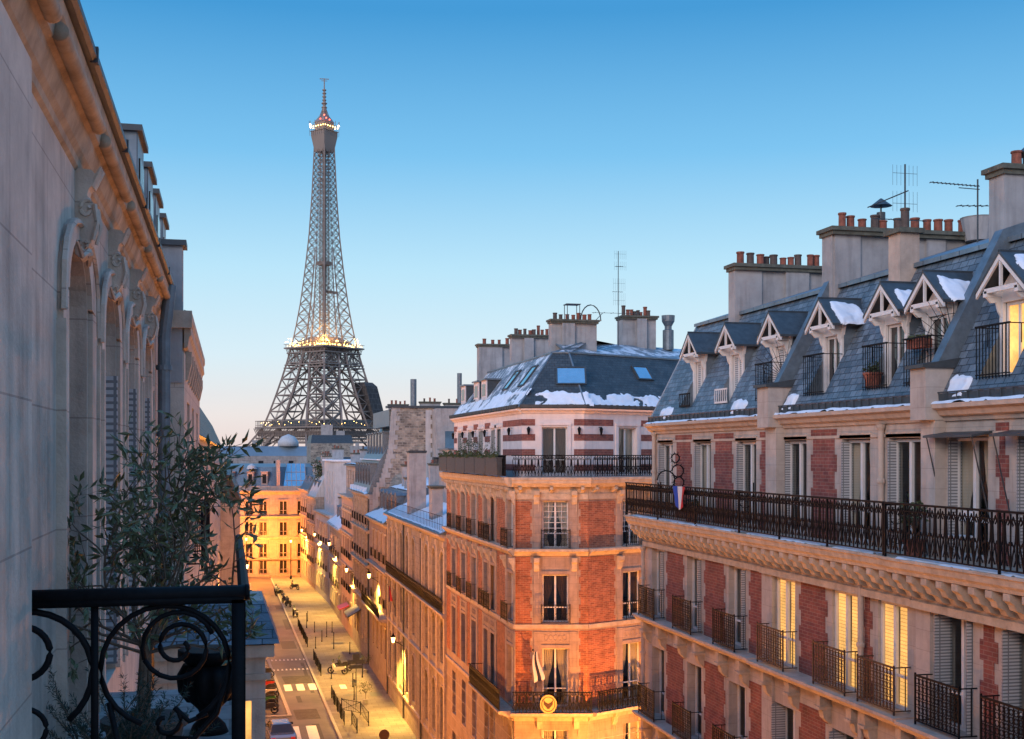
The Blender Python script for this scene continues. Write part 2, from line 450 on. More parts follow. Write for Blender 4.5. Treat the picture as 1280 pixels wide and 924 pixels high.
def win_tm(w, h, kind='plain', rise=0, dep=0.24, guard=None, lit=None, name='window'):
    """casement window template: x along wall, y outward, z up from the sill; glass and extras are sub-parts"""
    m = MB(); y0, y1 = -dep, -dep + 0.06; hw = w / 2; t = 0.055
    m.box(-hw, -hw + t, y0, y1, 0, h); m.box(hw - t, hw, y0, y1, 0, h)
    m.box(-hw + t, hw - t, y0, y1, 0, 0.07); m.box(-hw + t, hw - t, y0, y1, h - rise - t, h - rise)
    if kind != 'simple' or 1:
        m.box(-0.04, 0.04, y0 + 0.004, y1 + 0.012, 0.07, h - rise - t)
        m.box(-hw + t, -0.04, y0, y1 - 0.01, h * 0.3, h * 0.3 + 0.045); m.box(0.04, hw - t, y0, y1 - 0.01, h * 0.3, h * 0.3 + 0.045)
    if kind == 'bars':
        for k in range(1, 6):
            zz = 0.3 * h + (0.7 * h - rise) * k / 6
            m.box(-hw + t, -0.04, y0 + 0.01, y1 - 0.02, zz, zz + 0.022); m.box(0.04, hw - t, y0 + 0.01, y1 - 0.02, zz, zz + 0.022)
        for s in (-1, 1):
            x = s * (hw / 2); m.box(x - 0.011, x + 0.011, y0 + 0.012, y1 - 0.022, 0.32 * h, h - rise - t)
    if rise:
        n = 10; r0 = rise - t
        for k in range(n):
            a0 = math.pi * k / n; a1 = math.pi * (k + 1) / n
            pts = [(-hw*math.cos(a0), h-rise+rise*math.sin(a0)), (-hw*math.cos(a1), h-rise+rise*math.sin(a1)),
                   (-(hw-t)*math.cos(a1), h-rise+r0*math.sin(a1)), (-(hw-t)*math.cos(a0), h-rise+r0*math.sin(a0))]
            m.slab(pts, y0, y1)
    g = MB(); yy = y0 + 0.02
    if rise:
        g.poly([(-hw + 0.01, yy, 0.01), (hw - 0.01, yy, 0.01)] + [((hw-0.01)*math.cos(math.pi*k/10), yy, h-rise+(rise-0.01)*math.sin(math.pi*k/10)) for k in range(11)])
    else: g.poly([(-hw + 0.01, yy, 0.01), (hw - 0.01, yy, 0.01), (hw - 0.01, yy, h - 0.01), (-hw + 0.01, yy, h - 0.01)])
    real = kind in ('curtain', 'drape', 'lit', 'bars', 'dark', 'litroom')
    subs = [('pane', g, GLASS if real else DARKGLASS)]
    if kind in ('curtain', 'drape', 'lit', 'bars'):
        c = MB(); cm = {'curtain': CURTAIN, 'drape': DRAPE, 'lit': LITC, 'bars': CURTAIN}[kind]
        for s in (-1, 1):
            n = 16; rows = []
            for j in range(7):
                zz = 0.03 + (h - 0.08) * j / 6
                tie = 0.0 if kind == 'lit' else 0.12 + 0.55 * math.exp(-((j - 2.2) / 1.6) ** 2) + (0.25 if j < 2 else 0)
                rows.append([(s * (hw - 0.02 - (hw - 0.05) * (1 - tie * (0.9 if s > 0 else 0.75)) * k / n), y0 - (0.03 if kind == 'lit' else 0.06) + 0.02 * math.sin(k * 2.1 + j * 0.2), zz) for k in range(n + 1)])
            for j in range(6):
                for k in range(n): c.poly([rows[j][k], rows[j][k+1], rows[j+1][k+1], rows[j+1][k]])
        subs.append(('curtain', c, cm))
    if real:
        r = MB(); B = -dep - (0.25 if kind == 'litroom' else 0.5)
        r.poly([(-hw, B, 0), (hw, B, 0), (hw, B, h), (-hw, B, h)])
        subs.append(('room_behind', r, LITW if kind == 'litroom' else DARKGLASS))
    if guard: subs.append(guard)
    return name, m, PAINT, subs

def guard_mb(w, h, d0=0.05, d1=0.30, style='bars', r=0.011):
    """window guard rail standing proud of the wall"""
    m = MB(); hw = w / 2
    m.box(-hw, hw, d1 - 0.02, d1 + 0.02, h - 0.03, h); m.box(-hw, hw, d1 - 0.012, d1 + 0.012, 0.06, 0.085)
    for s in (-1, 1):
        m.box(s*hw - 0.014, s*hw + 0.014, d1 - 0.014, d1 + 0.014, 0, h + 0.03)
        m.box(s*hw - 0.01, s*hw + 0.01, d0, d1, h - 0.025, h - 0.005); m.box(s*hw - 0.01, s*hw + 0.01, d0, d1, 0.06, 0.08)
        m.box(s*hw - 0.008, s*hw + 0.008, d0 + 0.1, d0 + 0.115, 0.08, h - 0.02)
    n = max(4, int(round(w / (0.115 if style == 'lattice' else 0.12))))
    for i in range(1, n):
        x = -hw + w * i / n
        m.box(x - r*0.7, x + r*0.7, d1 - r*0.7, d1 + r*0.7, 0.08, h - 0.03)
    if style == 'lattice':
        pw = w / n
        for i in range(n):
            x = -hw + pw * (i + 0.5)
            for k in range(6):
                zc = 0.15 + (h - 0.26) * k / 5
                m.tube([(x + pw*0.42*math.cos(a*math.pi/3), d1, zc + 0.052*math.sin(a*math.pi/3)) for a in range(7)], 0.0085, 4)
    elif style == 'scroll':
        pw = w / n
        for i in range(n):
            x = -hw + pw * (i + 0.5)
            for zc, s in ((h - 0.11, 1), (0.17, -1), (h/2, 1)):
                m.tube([(x + pw*0.4*math.cos(a*math.pi/4), d1, zc + 0.05*math.sin(a*math.pi/4)) for a in range(8)], 0.008, 4)
    return m

def tooth_panel(mb, u0, u1, z0, z1, F, d=0.014, step=0.36, a=0.09, ph=0, el=True, er=True):
    """brick field with toothed quoin edges"""
    z = z0; k = ph
    while z < z1 - 0.02:
        zt = min(z + step, z1); e = a if k % 2 else 0
        mb.box(u0 + (e if el else 0), u1 - (e if er else 0), -0.004, d, z, zt - 0.0, F)
        z = zt; k += 1

def snow_sheet(P, nu, nv, thick, seed, cover=0.5, edge=0.25):
    """lumpy snow laid over a surface P(a, b) -> (point, normal), a and b 0..1"""
    m = MB(); idx = {}; H = {}
    for i in range(nu + 1):
        for j in range(nv + 1):
            a = i / nu; b = j / nv
            q, n = P(a, b)
            w = Vector(q)
            h = cover + 0.75 * noise.noise(w * 1.3 + Vector((seed, 0, 0))) + 0.4 * noise.noise(w * 4.1 + Vector((0, seed, 0))) + 0.2 * noise.noise(w * 9 + Vector((0, seed, 0)))
            fu = max(2.0, min(nu * 0.14, 4.0)); fv = max(1.2, nv * 0.3)
            h -= 0.9 * (1 - min(1, min(i, nu - i) / fu)) + 0.8 * (1 - min(1, (nv - j) / fv)) + (0.25 if j == 0 else 0)
            H[i, j] = h
            t = (min(1, max(0, h) * 2.2) ** 0.5) * thick * (0.8 + 0.4 * noise.noise(w * 3))
            idx[i, j] = m.add([tuple(Vector(q) + Vector(n) * (t - 0.01))])
    for i in range(nu):
        for j in range(nv):
            c = [(i, j), (i+1, j), (i+1, j+1), (i, j+1)]
            if sum(1 for k in c if H[k] > 0) >= 2: m.f.append(tuple(idx[k] for k in c))
    return m

def chimney(parent, X0, X1, Y0, Y1, z0, z1, pots, wallm=None, capm=None, seed=0, tall=(), projs=(), caps=0.1):
    """chimney stack running in X: stack > cap, pots"""
    rng = random.Random(seed)
    m = MB(); m.box(X0, X1, Y0, Y1, z0, z1 - 0.16)
    for a, b, d in projs: m.box(a, b, Y0 - d, Y0, z0, z1 - 0.16)
    st = m.build('chimney_stack', wallm or RENDER_GREY, parent)
    c = MB(); c.box(X0 - caps, X1 + caps, Y0 - caps - (0.1 if projs else 0), Y1 + caps, z1 - 0.09, z1)
    c.box(X0 - caps*0.5, X1 + caps*0.5, Y0 - caps*0.5 - (0.1 if projs else 0), Y1 + caps*0.5, z1 - 0.18, z1 - 0.09)
    c.build('cap', capm or MOSS, st)
    n = pots; ym = (Y0 + Y1) / 2
    for k in range(n):
        x = X0 + 0.15 + (X1 - X0 - 0.3) * (k + 0.5 + rng.uniform(-0.18, 0.18)) / n
        h = rng.uniform(0.24, 0.38); r = rng.uniform(0.09, 0.115)
        if k in tall: h += 0.22
        p = MB(); p.lathe((x, ym + rng.uniform(-0.1, 0.1), z1), [(r, 0), (r * 0.93, h * 0.1), (r * 0.9, h * 0.85), (r * 1.08, h * 0.9), (r * 1.05, h), (r * 0.7, h), (r * 0.7, h - 0.1)], 10)
        p.build('chimney_pot', SOOT if rng.random() < 0.28 else TERRA, st)
    return st

def antenna(name, label, x, y, z0, z1, kind, a=0.0):
    t = thing(name, label, 'antenna', (x, y, z0))
    m = MB(); m.tube([(x, y, z0), (x, y, z1)], 0.02, 6); m.build('mast', LEAD, t)
    ca, sa = math.cos(a), math.sin(a)
    def boom(z, l0, l1, n, el, dz=0, vert=False, r=0.009, nm='boom'):
        b = MB()
        b.tube([(x + ca*l0, y + sa*l0, z), (x + ca*l1, y + sa*l1, z + dz)], r * 1.3, 4)
        for k in range(n):
            f = (k + 0.3) / n; q = l0 + (l1 - l0) * f
            px, py, pz = x + ca*q, y + sa*q, z + dz*f
            if vert: b.tube([(px, py, pz - el), (px, py, pz + el)], r, 4)
            else: b.tube([(px - sa*el, py + ca*el, pz), (px + sa*el, py - ca*el, pz)], r, 4)
        b.build(nm, LEAD, t)
    def grid(z, w, h, off):
        b = MB()
        for s in (-1, 1):
            for k in range(7):
                xx = x + ca * off + (-sa) * 0 ; q = -w + 2 * w * k / 6
                b.tube([(x + ca*(off + q), y + sa*(off + q), z + s*0.06), (x + ca*(off + q) , y + sa*(off + q), z + s*(0.06 + h))], 0.004, 3)
            b.tube([(x + ca*(off - w), y + sa*(off - w), z + s*(0.06 + h*0.6)), (x + ca*(off + w), y + sa*(off + w), z + s*(0.06 + h*0.6))], 0.005, 3)
        b.build('reflector', LEAD, t)
    H = z1 - z0
    if kind == 'tall':
        boom(z1 - 0.75, -0.15, 0.25, 4, 0.12); grid(z1 - 0.75 + 0.3, 0.3, 0.42, 0.1)
        boom(z1 - 2.0, -0.3, 0.25, 4, 0.12); grid(z1 - 2.0 + 0.0, 0.3, 0.6, 0.05)
        boom(z1 - 3.05, -1.35, 1.35, 6, 0.25)
        b = MB(); b.tube([(x - 0.8, y, z1 - 3.05), (x - 2.0, y - 0.1, z1 - 4.3)], 0.02, 4); b.build('stay', LEAD, t)
    elif kind == 'comb':
        boom(z1 - 0.15, -1.25, 0.05, 12, 0.07, dz=0.0); boom(z1 - 0.62, -0.55, 0.3, 5, 0.1, dz=0.05)
        boom(z1 - 0.22, -0.5, 0.05, 1, 0.02)
    else:
        boom(z1 - 0.55, 0.05, -0.85, 9, 0.09, dz=-0.38, r=0.013); grid(z1 - 0.5, 0.28, 0.42, 0.0); boom(z1 - 1.15, -0.75, 0.5, 4, 0.05)
    return t

def lantern(x, y, z, nx, ny, label, power=500, down=True, mast=None, colr=None):
    """wall lantern on a scrolled bracket, or a lantern on a post"""
    org = (x, y, 0.12) if mast else (x, y, z)
    t = thing('street_lamp' if mast else 'wall_lantern', label, 'street lamp', org, 'sodium street lamps')
    if mast:
        m = MB(); m.lathe((x, y, 0), [(0.16, 0.12), (0.14, 0.5), (0.07, 0.7), (0.055, z - 0.3), (0.09, z - 0.25), (0.03, z - 0.1)], 8); m.build('post', IRON, t)
        lx, ly = x, y
    else:
        lx, ly = x + nx * 0.75, y + ny * 0.75
        m = MB(); m.tube([(x, y, z - 0.35), (x + nx*0.3, y + ny*0.3, z - 0.1), (x + nx*0.6, y + ny*0.6, z + 0.02), (lx, ly, z)], 0.025, 5)
        m.tube([(x, y, z), (lx, ly, z)], 0.02, 5); m.build('bracket', IRON, t)
    g = MB(); g.lathe((lx, ly, z), [(0.08, -0.02), (0.15, 0.34)], 6); g.build('lamp_glass', LAMPG, t)
    c = MB(); c.lathe((lx, ly, z), [(0.17, 0.35), (0.16, 0.40), (0.06, 0.55), (0.02, 0.66)], 8); c.lathe((lx, ly, z), [(0.03, -0.08), (0.09, -0.03)], 8); c.build('lamp_cap', IRON, t)
    ld = bpy.data.lights.new('lamp_light', 'SPOT' if down else 'POINT'); ld.energy = power * (9.5 if down else 3.0); ld.color = (1.0, 0.52, 0.085) if down else (colr or (1.0, 0.33, 0.05)); ld.shadow_soft_size = 0.18
    if down: ld.spot_size = R(128); ld.spot_blend = 0.75
    lo = bpy.data.objects.new('lamp_light', ld); COL.objects.link(lo); lo.parent = t
    lo.location = Vector((lx, ly, z - 0.25)) - Vector(org)
    return t

# ------------------------------------------------------------------ ground, road, pavements
g = MB()
xs = [-6000, -1200, -300, -60, 60, 300, 1200, 6000]
ys = [-200, 0, 190, 260, 400, 700, 1300, 2500, 7000]
zf = lambda y: -0.03 if y <= 190 else -0.03 - 21.0 * min(1, (y - 190) / 310)
for i in range(len(xs) - 1):
    for j in range(len(ys) - 1):
        g.poly([(xs[i], ys[j], zf(ys[j])), (xs[i+1], ys[j], zf(ys[j])), (xs[i+1], ys[j+1], zf(ys[j+1])), (xs[i], ys[j+1], zf(ys[j+1]))])
struct('ground', g, LAND)
kerbX = lambda y: 8.1 - (8.1 - 6.1) * y / 180
g = MB()
g.poly([(-12, -30, 0), (kerbX(0), -30, 0), (kerbX(180), 190, 0), (-12, 190, 0)])
g.poly([(kerbX(0), 34.3, 0.001), (60, 34.3, 0.001), (60, 48, 0.001), (kerbX(34), 48, 0.001)])
struct('road', g, ASPH)
g = MB()
g.box(0, 1, 0, 1, 0, 1) if False else None
def quadbox(mb, a, b, c, d, z0, z1):
    mb.hexa([(*a, z0), (*b, z0), (*c, z0), (*d, z0), (*a, z1), (*b, z1), (*c, z1), (*d, z1)])
quadbox(g, (kerbX(52), 52), (12.6, 52), (12.6, 186), (kerbX(186), 186), -0.02, 0.12)
struct('pavement_right', g, PAVE)
g = MB(); quadbox(g, (kerbX(-20), -20), (12.6, -20), (12.6, 34.3), (kerbX(34), 34.3), -0.02, 0.12)
struct('pavement_near', g, PAVE)
g = MB(); quadbox(g, (-1.2, -20), (1.2, -20), (2.7, 178), (-4, 178), -0.02, 0.12)
struct('pavement_left', g, PAVE)
g = MB(); quadbox(g, (kerbX(52) - 0.2, 52), (kerbX(52), 52), (kerbX(184), 184), (kerbX(184) - 0.2, 184), -0.02, 0.125)
quadbox(g, (1.2, -20), (1.4, -20), (2.9, 178), (2.7, 178), -0.02, 0.125)
quadbox(g, (4.05, 88), (4.3, 88), (3.45, 112), (3.2, 112), -0.02, 0.1)
quadbox(g, (1.4, 87.7), (4.3, 87.7), (4.3, 88), (1.4, 88), -0.02, 0.1)
struct('kerb', g, KERB)
g = MB()
for i in range(3):
    x = 4.55 + 0.98 * i
    g.poly([(x - 0.3, 97.2, 0.006), (x + 0.3, 97.2, 0.006), (x + 0.27, 99.9, 0.006), (x - 0.33, 99.9, 0.006)])
for i in range(5): g.poly([(7.7 + i * 0.9, 96.5, 0.126), (8.2 + i * 0.9, 96.5, 0.126), (8.2 + i * 0.9, 98.2, 0.126), (7.7 + i * 0.9, 98.2, 0.126)]) if i == 1 else None
for i in range(9):
    for y in (106.5, 111.5):
        x = 3.6 + i * 0.36
        g.poly([(x, y, 0.006), (x + 0.2, y, 0.006), (x + 0.1, y + 0.9, 0.006)])
for x in (3.9, 5.1): g.poly([(x, 80, 0.006), (x + 0.7, 80, 0.006), (x + 0.7, 84.5, 0.006), (x, 84.5, 0.006)])
struct('road_markings', g, ROADP)
g = MB(); g.poly([(4.6, 86.6, 0.004), (6.3, 86.6, 0.004), (6.2, 90.0, 0.004), (4.5, 90.0, 0.004)])
g.poly([(4.4, 100.2, 0.004), (6.6, 100.2, 0.004), (6.6, 103.6, 0.004), (4.2, 103.6, 0.004)])
struct('cobbled_patch', g, COBBLE)
g = MB(); rg0 = random.Random(4)
for (x, y, w, l_) in ((5.6, 76, 0.5, 9), (4.9, 118, 1.4, 5), (5.8, 131, 1.0, 8), (5.0, 92.5, 0.35, 2.5), (5.4, 148, 1.6, 4), (6.2, 96, 0.3, 14)):
    g.poly([(x, y, 0.003), (x + w, y, 0.003), (x + w - 0.05, y + l_, 0.003), (x - 0.05, y + l_, 0.003)])
struct('asphalt_repairs', g, mat('fresh_asphalt', (0.045, 0.043, 0.04), 0.7, var=0.3, scale=2))
g = MB()
for (x, y) in ((5.3, 79), (6.0, 108), (5.0, 126), (9.9, 99.5), (9.0, 94), (10.3, 110), (9.4, 134)):
    z = 0.128 if x > kerbX(y) else 0.008
    g.poly([(x + 0.33*math.cos(k*0.5236), y + 0.33*math.sin(k*0.5236), z) for k in range(12)])
for (x, y, w, l_) in ((10.6, 93, 0.9, 1.6), (9.7, 119, 1.2, 1.2), (8.8, 128, 0.8, 2.0)): g.poly([(x, y, 0.126), (x + w, y, 0.126), (x + w, y + l_, 0.126), (x, y + l_, 0.126)])
struct('manhole_covers', g, LEAD)

# ------------------------------------------------------------------ RIGHT BUILDING (five visible sections of brick and stone)
FR = Fr(12.1, 0, R(90))          # u = Y, d = 12.1 - X
RB = thing('apartment_building', 'red brick and limestone apartment building with black balcony and snowy dormers, filling the right side', 'building', (12.1, 25, 0))
CW = [33.0, 30.2, 27.4, 24.8, 22.1, 20.3, 18.3, 16.4, 13.6, 11.4]
Y0r, Y1r = 9.5, 34.1
PIL = [(25.3, 25.85), (18.95, 19.4)]
S4, S3, S2 = 14.22, 11.32, 8.42          # sill levels
ww = 1.02
ops = []
for s, h in ((S4, 1.98), (S3, 2.0), (S2, 2.0)):
    for c in CW: ops.append((c - ww/2, c + ww/2, s, s + h))
m = MB(); wall(m, FR, Y0r, Y1r, 0, 17.0, ops, 0.34); shell(m, FR, Y0r, Y1r, 11.0, 0, 17.0)
m.build('lower_wall', STONE, RB)
F5 = Fr(12.35, 0, R(90))
S5 = 17.16
ops = [(c - 0.56, c + 0.56, S5 + 0.02, S5 + 2.12) for c in CW]
m = MB(); wall(m, F5, Y0r, Y1r - 0.15, 17.0, 19.56, ops, 0.30); shell(m, F5, Y0r, Y1r - 0.15, 10.7, 17.0, 19.9)
m.build('upper_wall', STONE, RB)
# brick fields between the toothed stone surrounds
def fields(F, z0, z1, hw, sur, cols, step, d=0.012):
    brk = sorted(cols)
    for a, b in zip(brk[:-1], brk[1:]):
        u0, u1 = a + hw + sur, b - hw - sur
        if u1 - u0 < 0.25: continue
        pil = [p for p in PIL if p[0] < u1 and p[1] > u0]
        segs = [(u0, u1, True, True)]
        if pil:
            p = pil[0]; segs = [(u0, p[0] - 0.02, True, False), (p[1] + 0.02, u1, False, True)]
        for q0, q1, el, er in segs:
            if q1 - q0 < 0.2: continue
            mm = MB(); tooth_panel(mm, q0, q1, z0, z1, F, d, step, 0.10, 0, el, er)
            mm.build('brick_panel', BRICK, RB)
fields(FR, S4 + 0.0, 16.2, ww/2, 0.2, CW, 0.34)
fields(FR, S3 + 0.0, 13.55, ww/2, 0.2, CW, 0.34)
fields(FR, S2 + 0.0, 10.7, ww/2, 0.2, CW, 0.34)
fields(F5, S5 + 0.0, 19.5, 0.56, 0.22, CW, 0.36)
# pilaster strips
for a, b in PIL:
    m = MB(); m.box(a, b, 0, 0.07, 0.1, 16.2, FR); m.build('pilaster', STONE, RB)
    m = MB(); m.box(a, b, 0, 0.22, 17.16, 19.58, F5)
    m.box(a - 0.02, b + 0.02, -0.3, 0.42, 19.58, 20.5, F5); m.build('pilaster', STONE, RB)
    m = MB(); n = (a + b) / 2
    m.prism([(-0.45, 20.5), (0.5, 20.5), (0.5, 20.56), (-0.45, 20.72)], a - 0.07, b + 0.07, F5); m.build('pilaster_cap', LEAD, RB)
# architrave, corbels, cornice, by section
secs = [(25.9, Y1r, 0.0), (19.45, 25.8, 0.07), (Y0r, 19.35, 0.12)]
corb = MB()
prof = [(0, 0), (0.0, 0.44), (0.50, 0.44), (0.50, 0.33), (0.42, 0.27), (0.38, 0.18), (0.26, 0.13), (0.20, 0.04), (0.06, 0.0)]
corb.prism([(d, z) for d, z in prof], -0.085, 0.085)
TC = Tm('corbel', corb, CORN)
lit3 = MB()
for a, b, pj in secs:
    m = MB(); m.box(a, b, 0, 0.09 + pj, 16.22, 16.36, FR); m.box(a, b, 0, 0.06 + pj, 16.36, 16.42, FR); m.build('architrave', CORN, RB)
    m = MB(); m.box(a, b, 0, 0.03 + pj, 16.43, 16.86, FR); m.build('frieze', STONE_PLAIN, RB)
    m = MB()
    m.prism([(-0.2, 16.87), (0.53 + pj, 16.87), (0.55 + pj, 16.93), (0.60 + pj, 16.98), (0.62 + pj, 17.08), (0.66 + pj, 17.10), (0.66 + pj, 17.15), (-0.2, 17.15)], a - 0.02, b + 0.04, FR)
    m.build('cornice', CORN, RB)
    n = int((b - a - 0.3) / 0.42)
    for k in range(n):
        TC.put(RB, FR, a + 0.22 + (b - a - 0.44) * k / (n - 1), 16.42, 0.03 + pj)
    # snow lying on the balcony floor edge
    for q in range(2):
        P = lambda s, t, a=a, b=b, pj=pj: (FR.p(a + 0.1 + (b - a - 0.2) * s, 0.25 + pj + 0.41 * t, 17.155), (0, 0, 1))
    sm = snow_sheet(P, int((b - a) * 12), 7, 0.05, 3 + a, 0.36, 0.1); sm.build('snow_strip', SNOW, RB, True)
# upper cornice and gutter
for a, b, pj in secs:
    m = MB(); m.prism([(-0.3, 19.56), (0.05, 19.56), (0.07, 19.62), (0.16, 19.66), (0.20, 19.74), (0.30, 19.78), (0.31, 19.86), (-0.3, 19.86)], a, b, F5)
    m.box(a, b, 0, 0.03, 19.30, 19.36, F5); m.build('eaves_cornice', STONE_PLAIN, RB)
    P = lambda s, t, a=a, b=b: (F5.p(a + 0.05 + (b - a - 0.1) * s, 0.10 + 0.22 * t, 19.865), (0, 0, 1))
    sm = snow_sheet(P, int((b - a) * 12), 6, 0.07, 9 + a, 0.62, 0.1); sm.build('snow_strip', SNOW, RB, True)
    m = MB(); m.prism([(0.02, 19.88), (0.16, 19.90), (0.17, 20.04), (0.155, 20.04), (0.145, 19.92), (0.02, 19.93)], a + 0.06, b - 0.06, F5)
    n = int((b - a) / 0.3)
    for k in range(n + 1):
        u = a + 0.08 + (b - a - 0.16) * k / n; m.box(u - 0.012, u + 0.012, 0.02, 0.185, 19.87, 20.06, F5)
    m.tube([F5.p(a + 0.06, 0.175, 20.06), F5.p(b - 0.06, 0.175, 20.06)], 0.014, 5); m.build('gutter', LEAD, RB)
# windows of the right building
w5 = Tm(*win_tm(1.12, 2.08, 'curtain', dep=0.2)); w5d = Tm(*win_tm(1.12, 2.08, 'dark', dep=0.2))
gl = ('guard_rail', guard_mb(1.3, 0.88, 0.02, 0.36, 'lattice'), IRON)
gr = ('guard_rail', guard_mb(1.3, 0.88, 0.02, 0.36, 'lattice'), RUST)
w4 = Tm(*win_tm(ww, 1.96, 'dark', guard=gl, dep=0.22)); w4l = Tm(*win_tm(ww, 1.96, 'lit', guard=gr, dep=0.12))
w3 = Tm(*win_tm(ww, 1.98, 'dark', guard=gl, dep=0.3))
sh = MB(); sh.box(-0.02, 0.02, -0.22, 0.03, 0.03, 2.04); TS5 = Tm('shutter', sh, SHUT)
sh = MB(); sh.box(0.0, 0.45, -0.02, 0.02, 0.03, 2.02); TS5b = Tm('shutter', sh, SHUT)
sh = MB(); sh.box(-0.018, 0.018, -0.24, 0.10, 0.03, 1.94); TS4 = Tm('shutter', sh, SHUT)
sh = MB(); sh.box(0.0, 0.48, -0.022, 0.022, 0.03, 1.94); TS4b = Tm('shutter', sh, SHUT)
for i, c in enumerate(CW):
    o = (w5 if i in (1, 4, 6) else w5d).put(RB, F5, c, S5 + 0.02)
    TS5.put(RB, F5, c + 0.53, S5 + 0.02)
    m = MB(); m.box(c - 0.62, c + 0.62, 0, 0.03, S5 + 2.14, S5 + 2.24, F5); m.build('lintel', STONE_PLAIN, RB)
    lit = i in (3, 4, 5)
    (w4l if lit else w4).put(RB, FR, c, S4, 0.0)
    if i >= 6 and 0:
        Fs = Fr(*FR.p(c + 0.48, -0.13, 0)[:2], R(270) - R(6)); TS4b.put(RB, Fs, 0, S4)
    if i >= 6: TS4.put(RB, FR, c + 0.47, S4)
    if not lit: TS4.put(RB, FR, c - 0.47, S4)
    w3.put(RB, FR, c, S3)
    if i > 2: TS4.put(RB, FR, c + 0.47, S3)
    w3.put(RB, FR, c, S2)
# ledges below the fourth and third floors with consoles on piers
con = MB(); con.prism([(0, 0), (0, 0.62), (0.27, 0.62), (0.27, 0.34), (0.20, 0.26), (0.17, 0.12), (0.05, 0.0)], -0.10, 0.10)
con.box(-0.13, 0.13, 0, 0.30, 0.30, 0.36)
TCO = Tm('console', con, CORN)
for zt in (S4, S3, S2):
    for a, b, pj in secs:
        m = MB(); m.prism([(0, zt - 0.2), (0.30 + pj, zt - 0.18), (0.34 + pj, zt - 0.13), (0.36 + pj, zt - 0.1), (0.42 + pj, zt - 0.07), (0.42 + pj, zt - 0.008), (0, zt + 0.0)], a + 0.02, b - 0.02, FR)
        m.build('ledge', STONE_PLAIN, RB)
for c in CW:
    for s in (-1, 1):
        TCO.put(RB, FR, c + s * 0.64, S4 - 0.2 - 0.62, 0.0)
        if c > 20: TCO.put(RB, FR, c + s * 0.64, S3 - 0.2 - 0.62, 0.0)
# balcony railing
def rail_panel(mb, u0, u1, d, z, h, F, per=0.30, k=1.35):
    n = max(1, int(round((u1 - u0) / per))); p = (u1 - u0) / n
    for i in range(n):
        x = u0 + i * p
        mb.box(x - 0.009*k, x + 0.009*k, d - 0.009*k, d + 0.009*k, z + 0.05, z + h, F)
        mb.box(x + p/2 - 0.007*k, x + p/2 + 0.007*k, d - 0.007*k, d + 0.007*k, z + 0.05, z + h - 0.02, F)
        for s in (-1, 1):
            cx = x + p/2
            pts = [(cx, z + 0.10), (cx + s*p*0.16, z + 0.30), (cx + s*p*0.38, z + 0.52), (cx + s*p*0.42, z + 0.74), (cx + s*p*0.2, z + 0.88), (cx + s*p*0.1, z + 0.80), (cx + s*p*0.22, z + 0.75)]
            mb.tube([(a, d, b * 1.0 if True else b) for a, b in pts], 0.0095*k, 4, F)
            mb.tube([(cx + s*p*0.05, d, z + 0.50), (cx + s*p*0.3, d, z + 0.40), (cx + s*p*0.42, d, z + 0.24), (cx + s*p*0.25, d, z + 0.13)], 0.009*k, 4, F)
        mb.box(x + p/2 - 0.03, x + p/2 + 0.03, d - 0.016, d + 0.016, z + 0.44, z + 0.50, F)
for (a, b, pj) in secs:
    m = MB(); d = 0.60 + pj
    rail_panel(m, a + 0.05, b - 0.05, d, 17.16, 0.94, FR); m.build('balcony_balusters', IRON, RB)
    m = MB(); m.box(a, b, d - 0.03, d + 0.03, 18.09, 18.125, FR); m.box(a, b, d - 0.012, d + 0.012, 17.21, 17.235, FR)
    m.box(a, b, d - 0.012, d + 0.012, 17.98, 17.995, FR)
    for u in (a + 0.02, b - 0.02, (a*2 + b)/3, (a + 2*b)/3): m.box(u - 0.018, u + 0.018, d - 0.018, d + 0.018, 17.15, 18.1, FR)
    m.build('balcony_handrail', IRON, RB)
m = MB()       # divider screens of scrolled iron between flats, plus spiked round screen near the far end
for u, pj in ((25.98, 0.05), (19.45, 0.1)):
    m.box(u - 0.01, u + 0.01, 0.0, 0.62 + pj, 18.05, 18.09, FR); m.box(u - 0.012, u + 0.012, 0.2, 0.225, 17.16, 18.3, FR)
    for zc in (17.5, 17.85): m.tube([(u, 0.42 + 0.14*math.cos(a*0.6), zc + 0.14*math.sin(a*0.6)) for a in range(11)], 0.012, 4, FR)
m.build('balcony_divider', IRON, RB)
m = MB(); u = 31.2
for cx, cz, r in ((0.42, 18.25, 0.26), (0.08, 18.5, 0.17), (0.05, 18.18, 0.15), (0.15, 18.85, 0.12)):
    m.tube([(u, cx + r*math.cos(a*0.5), cz + r*math.sin(a*0.5)) for a in range(13)], 0.02, 5, FR)
    for k in range(9):
        a = k * 0.7; m.tube([(u, cx + r*math.cos(a), cz + r*math.sin(a)), (u, cx + (r+0.07)*math.cos(a), cz + (r+0.07)*math.sin(a))], 0.014, 4, FR, 0.004)
m.tube([(u, 0.58, 17.2), (u, 0.58, 18.2)], 0.02, 5, FR)
m.build('spiked_scroll_screen', IRON, RB)
# downpipes
for X, Y, z0, z1 in ((11.98, 21.25, 0.2, 16.9), (11.98, 33.95, 0.2, 16.2), (12.27, 21.0, 17.16, 19.55), (12.27, 33.8, 17.16, 19.6)):
    m = MB(); m.tube([(X, Y, z0), (X, Y, z1)], 0.06, 10)
    for zz in (15.2, 13.0, 18.4):
        if z0 < zz < z1: m.lathe((X, Y, zz), [(0.075, 0), (0.085, 0.03), (0.085, 0.07), (0.075, 0.1)], 10)
    m.lathe((X, Y, z1 - 0.12), [(0.06, 0), (0.09, 0.06), (0.1, 0.12)], 10)
    m.build('downpipe', STONE_PLAIN, RB)
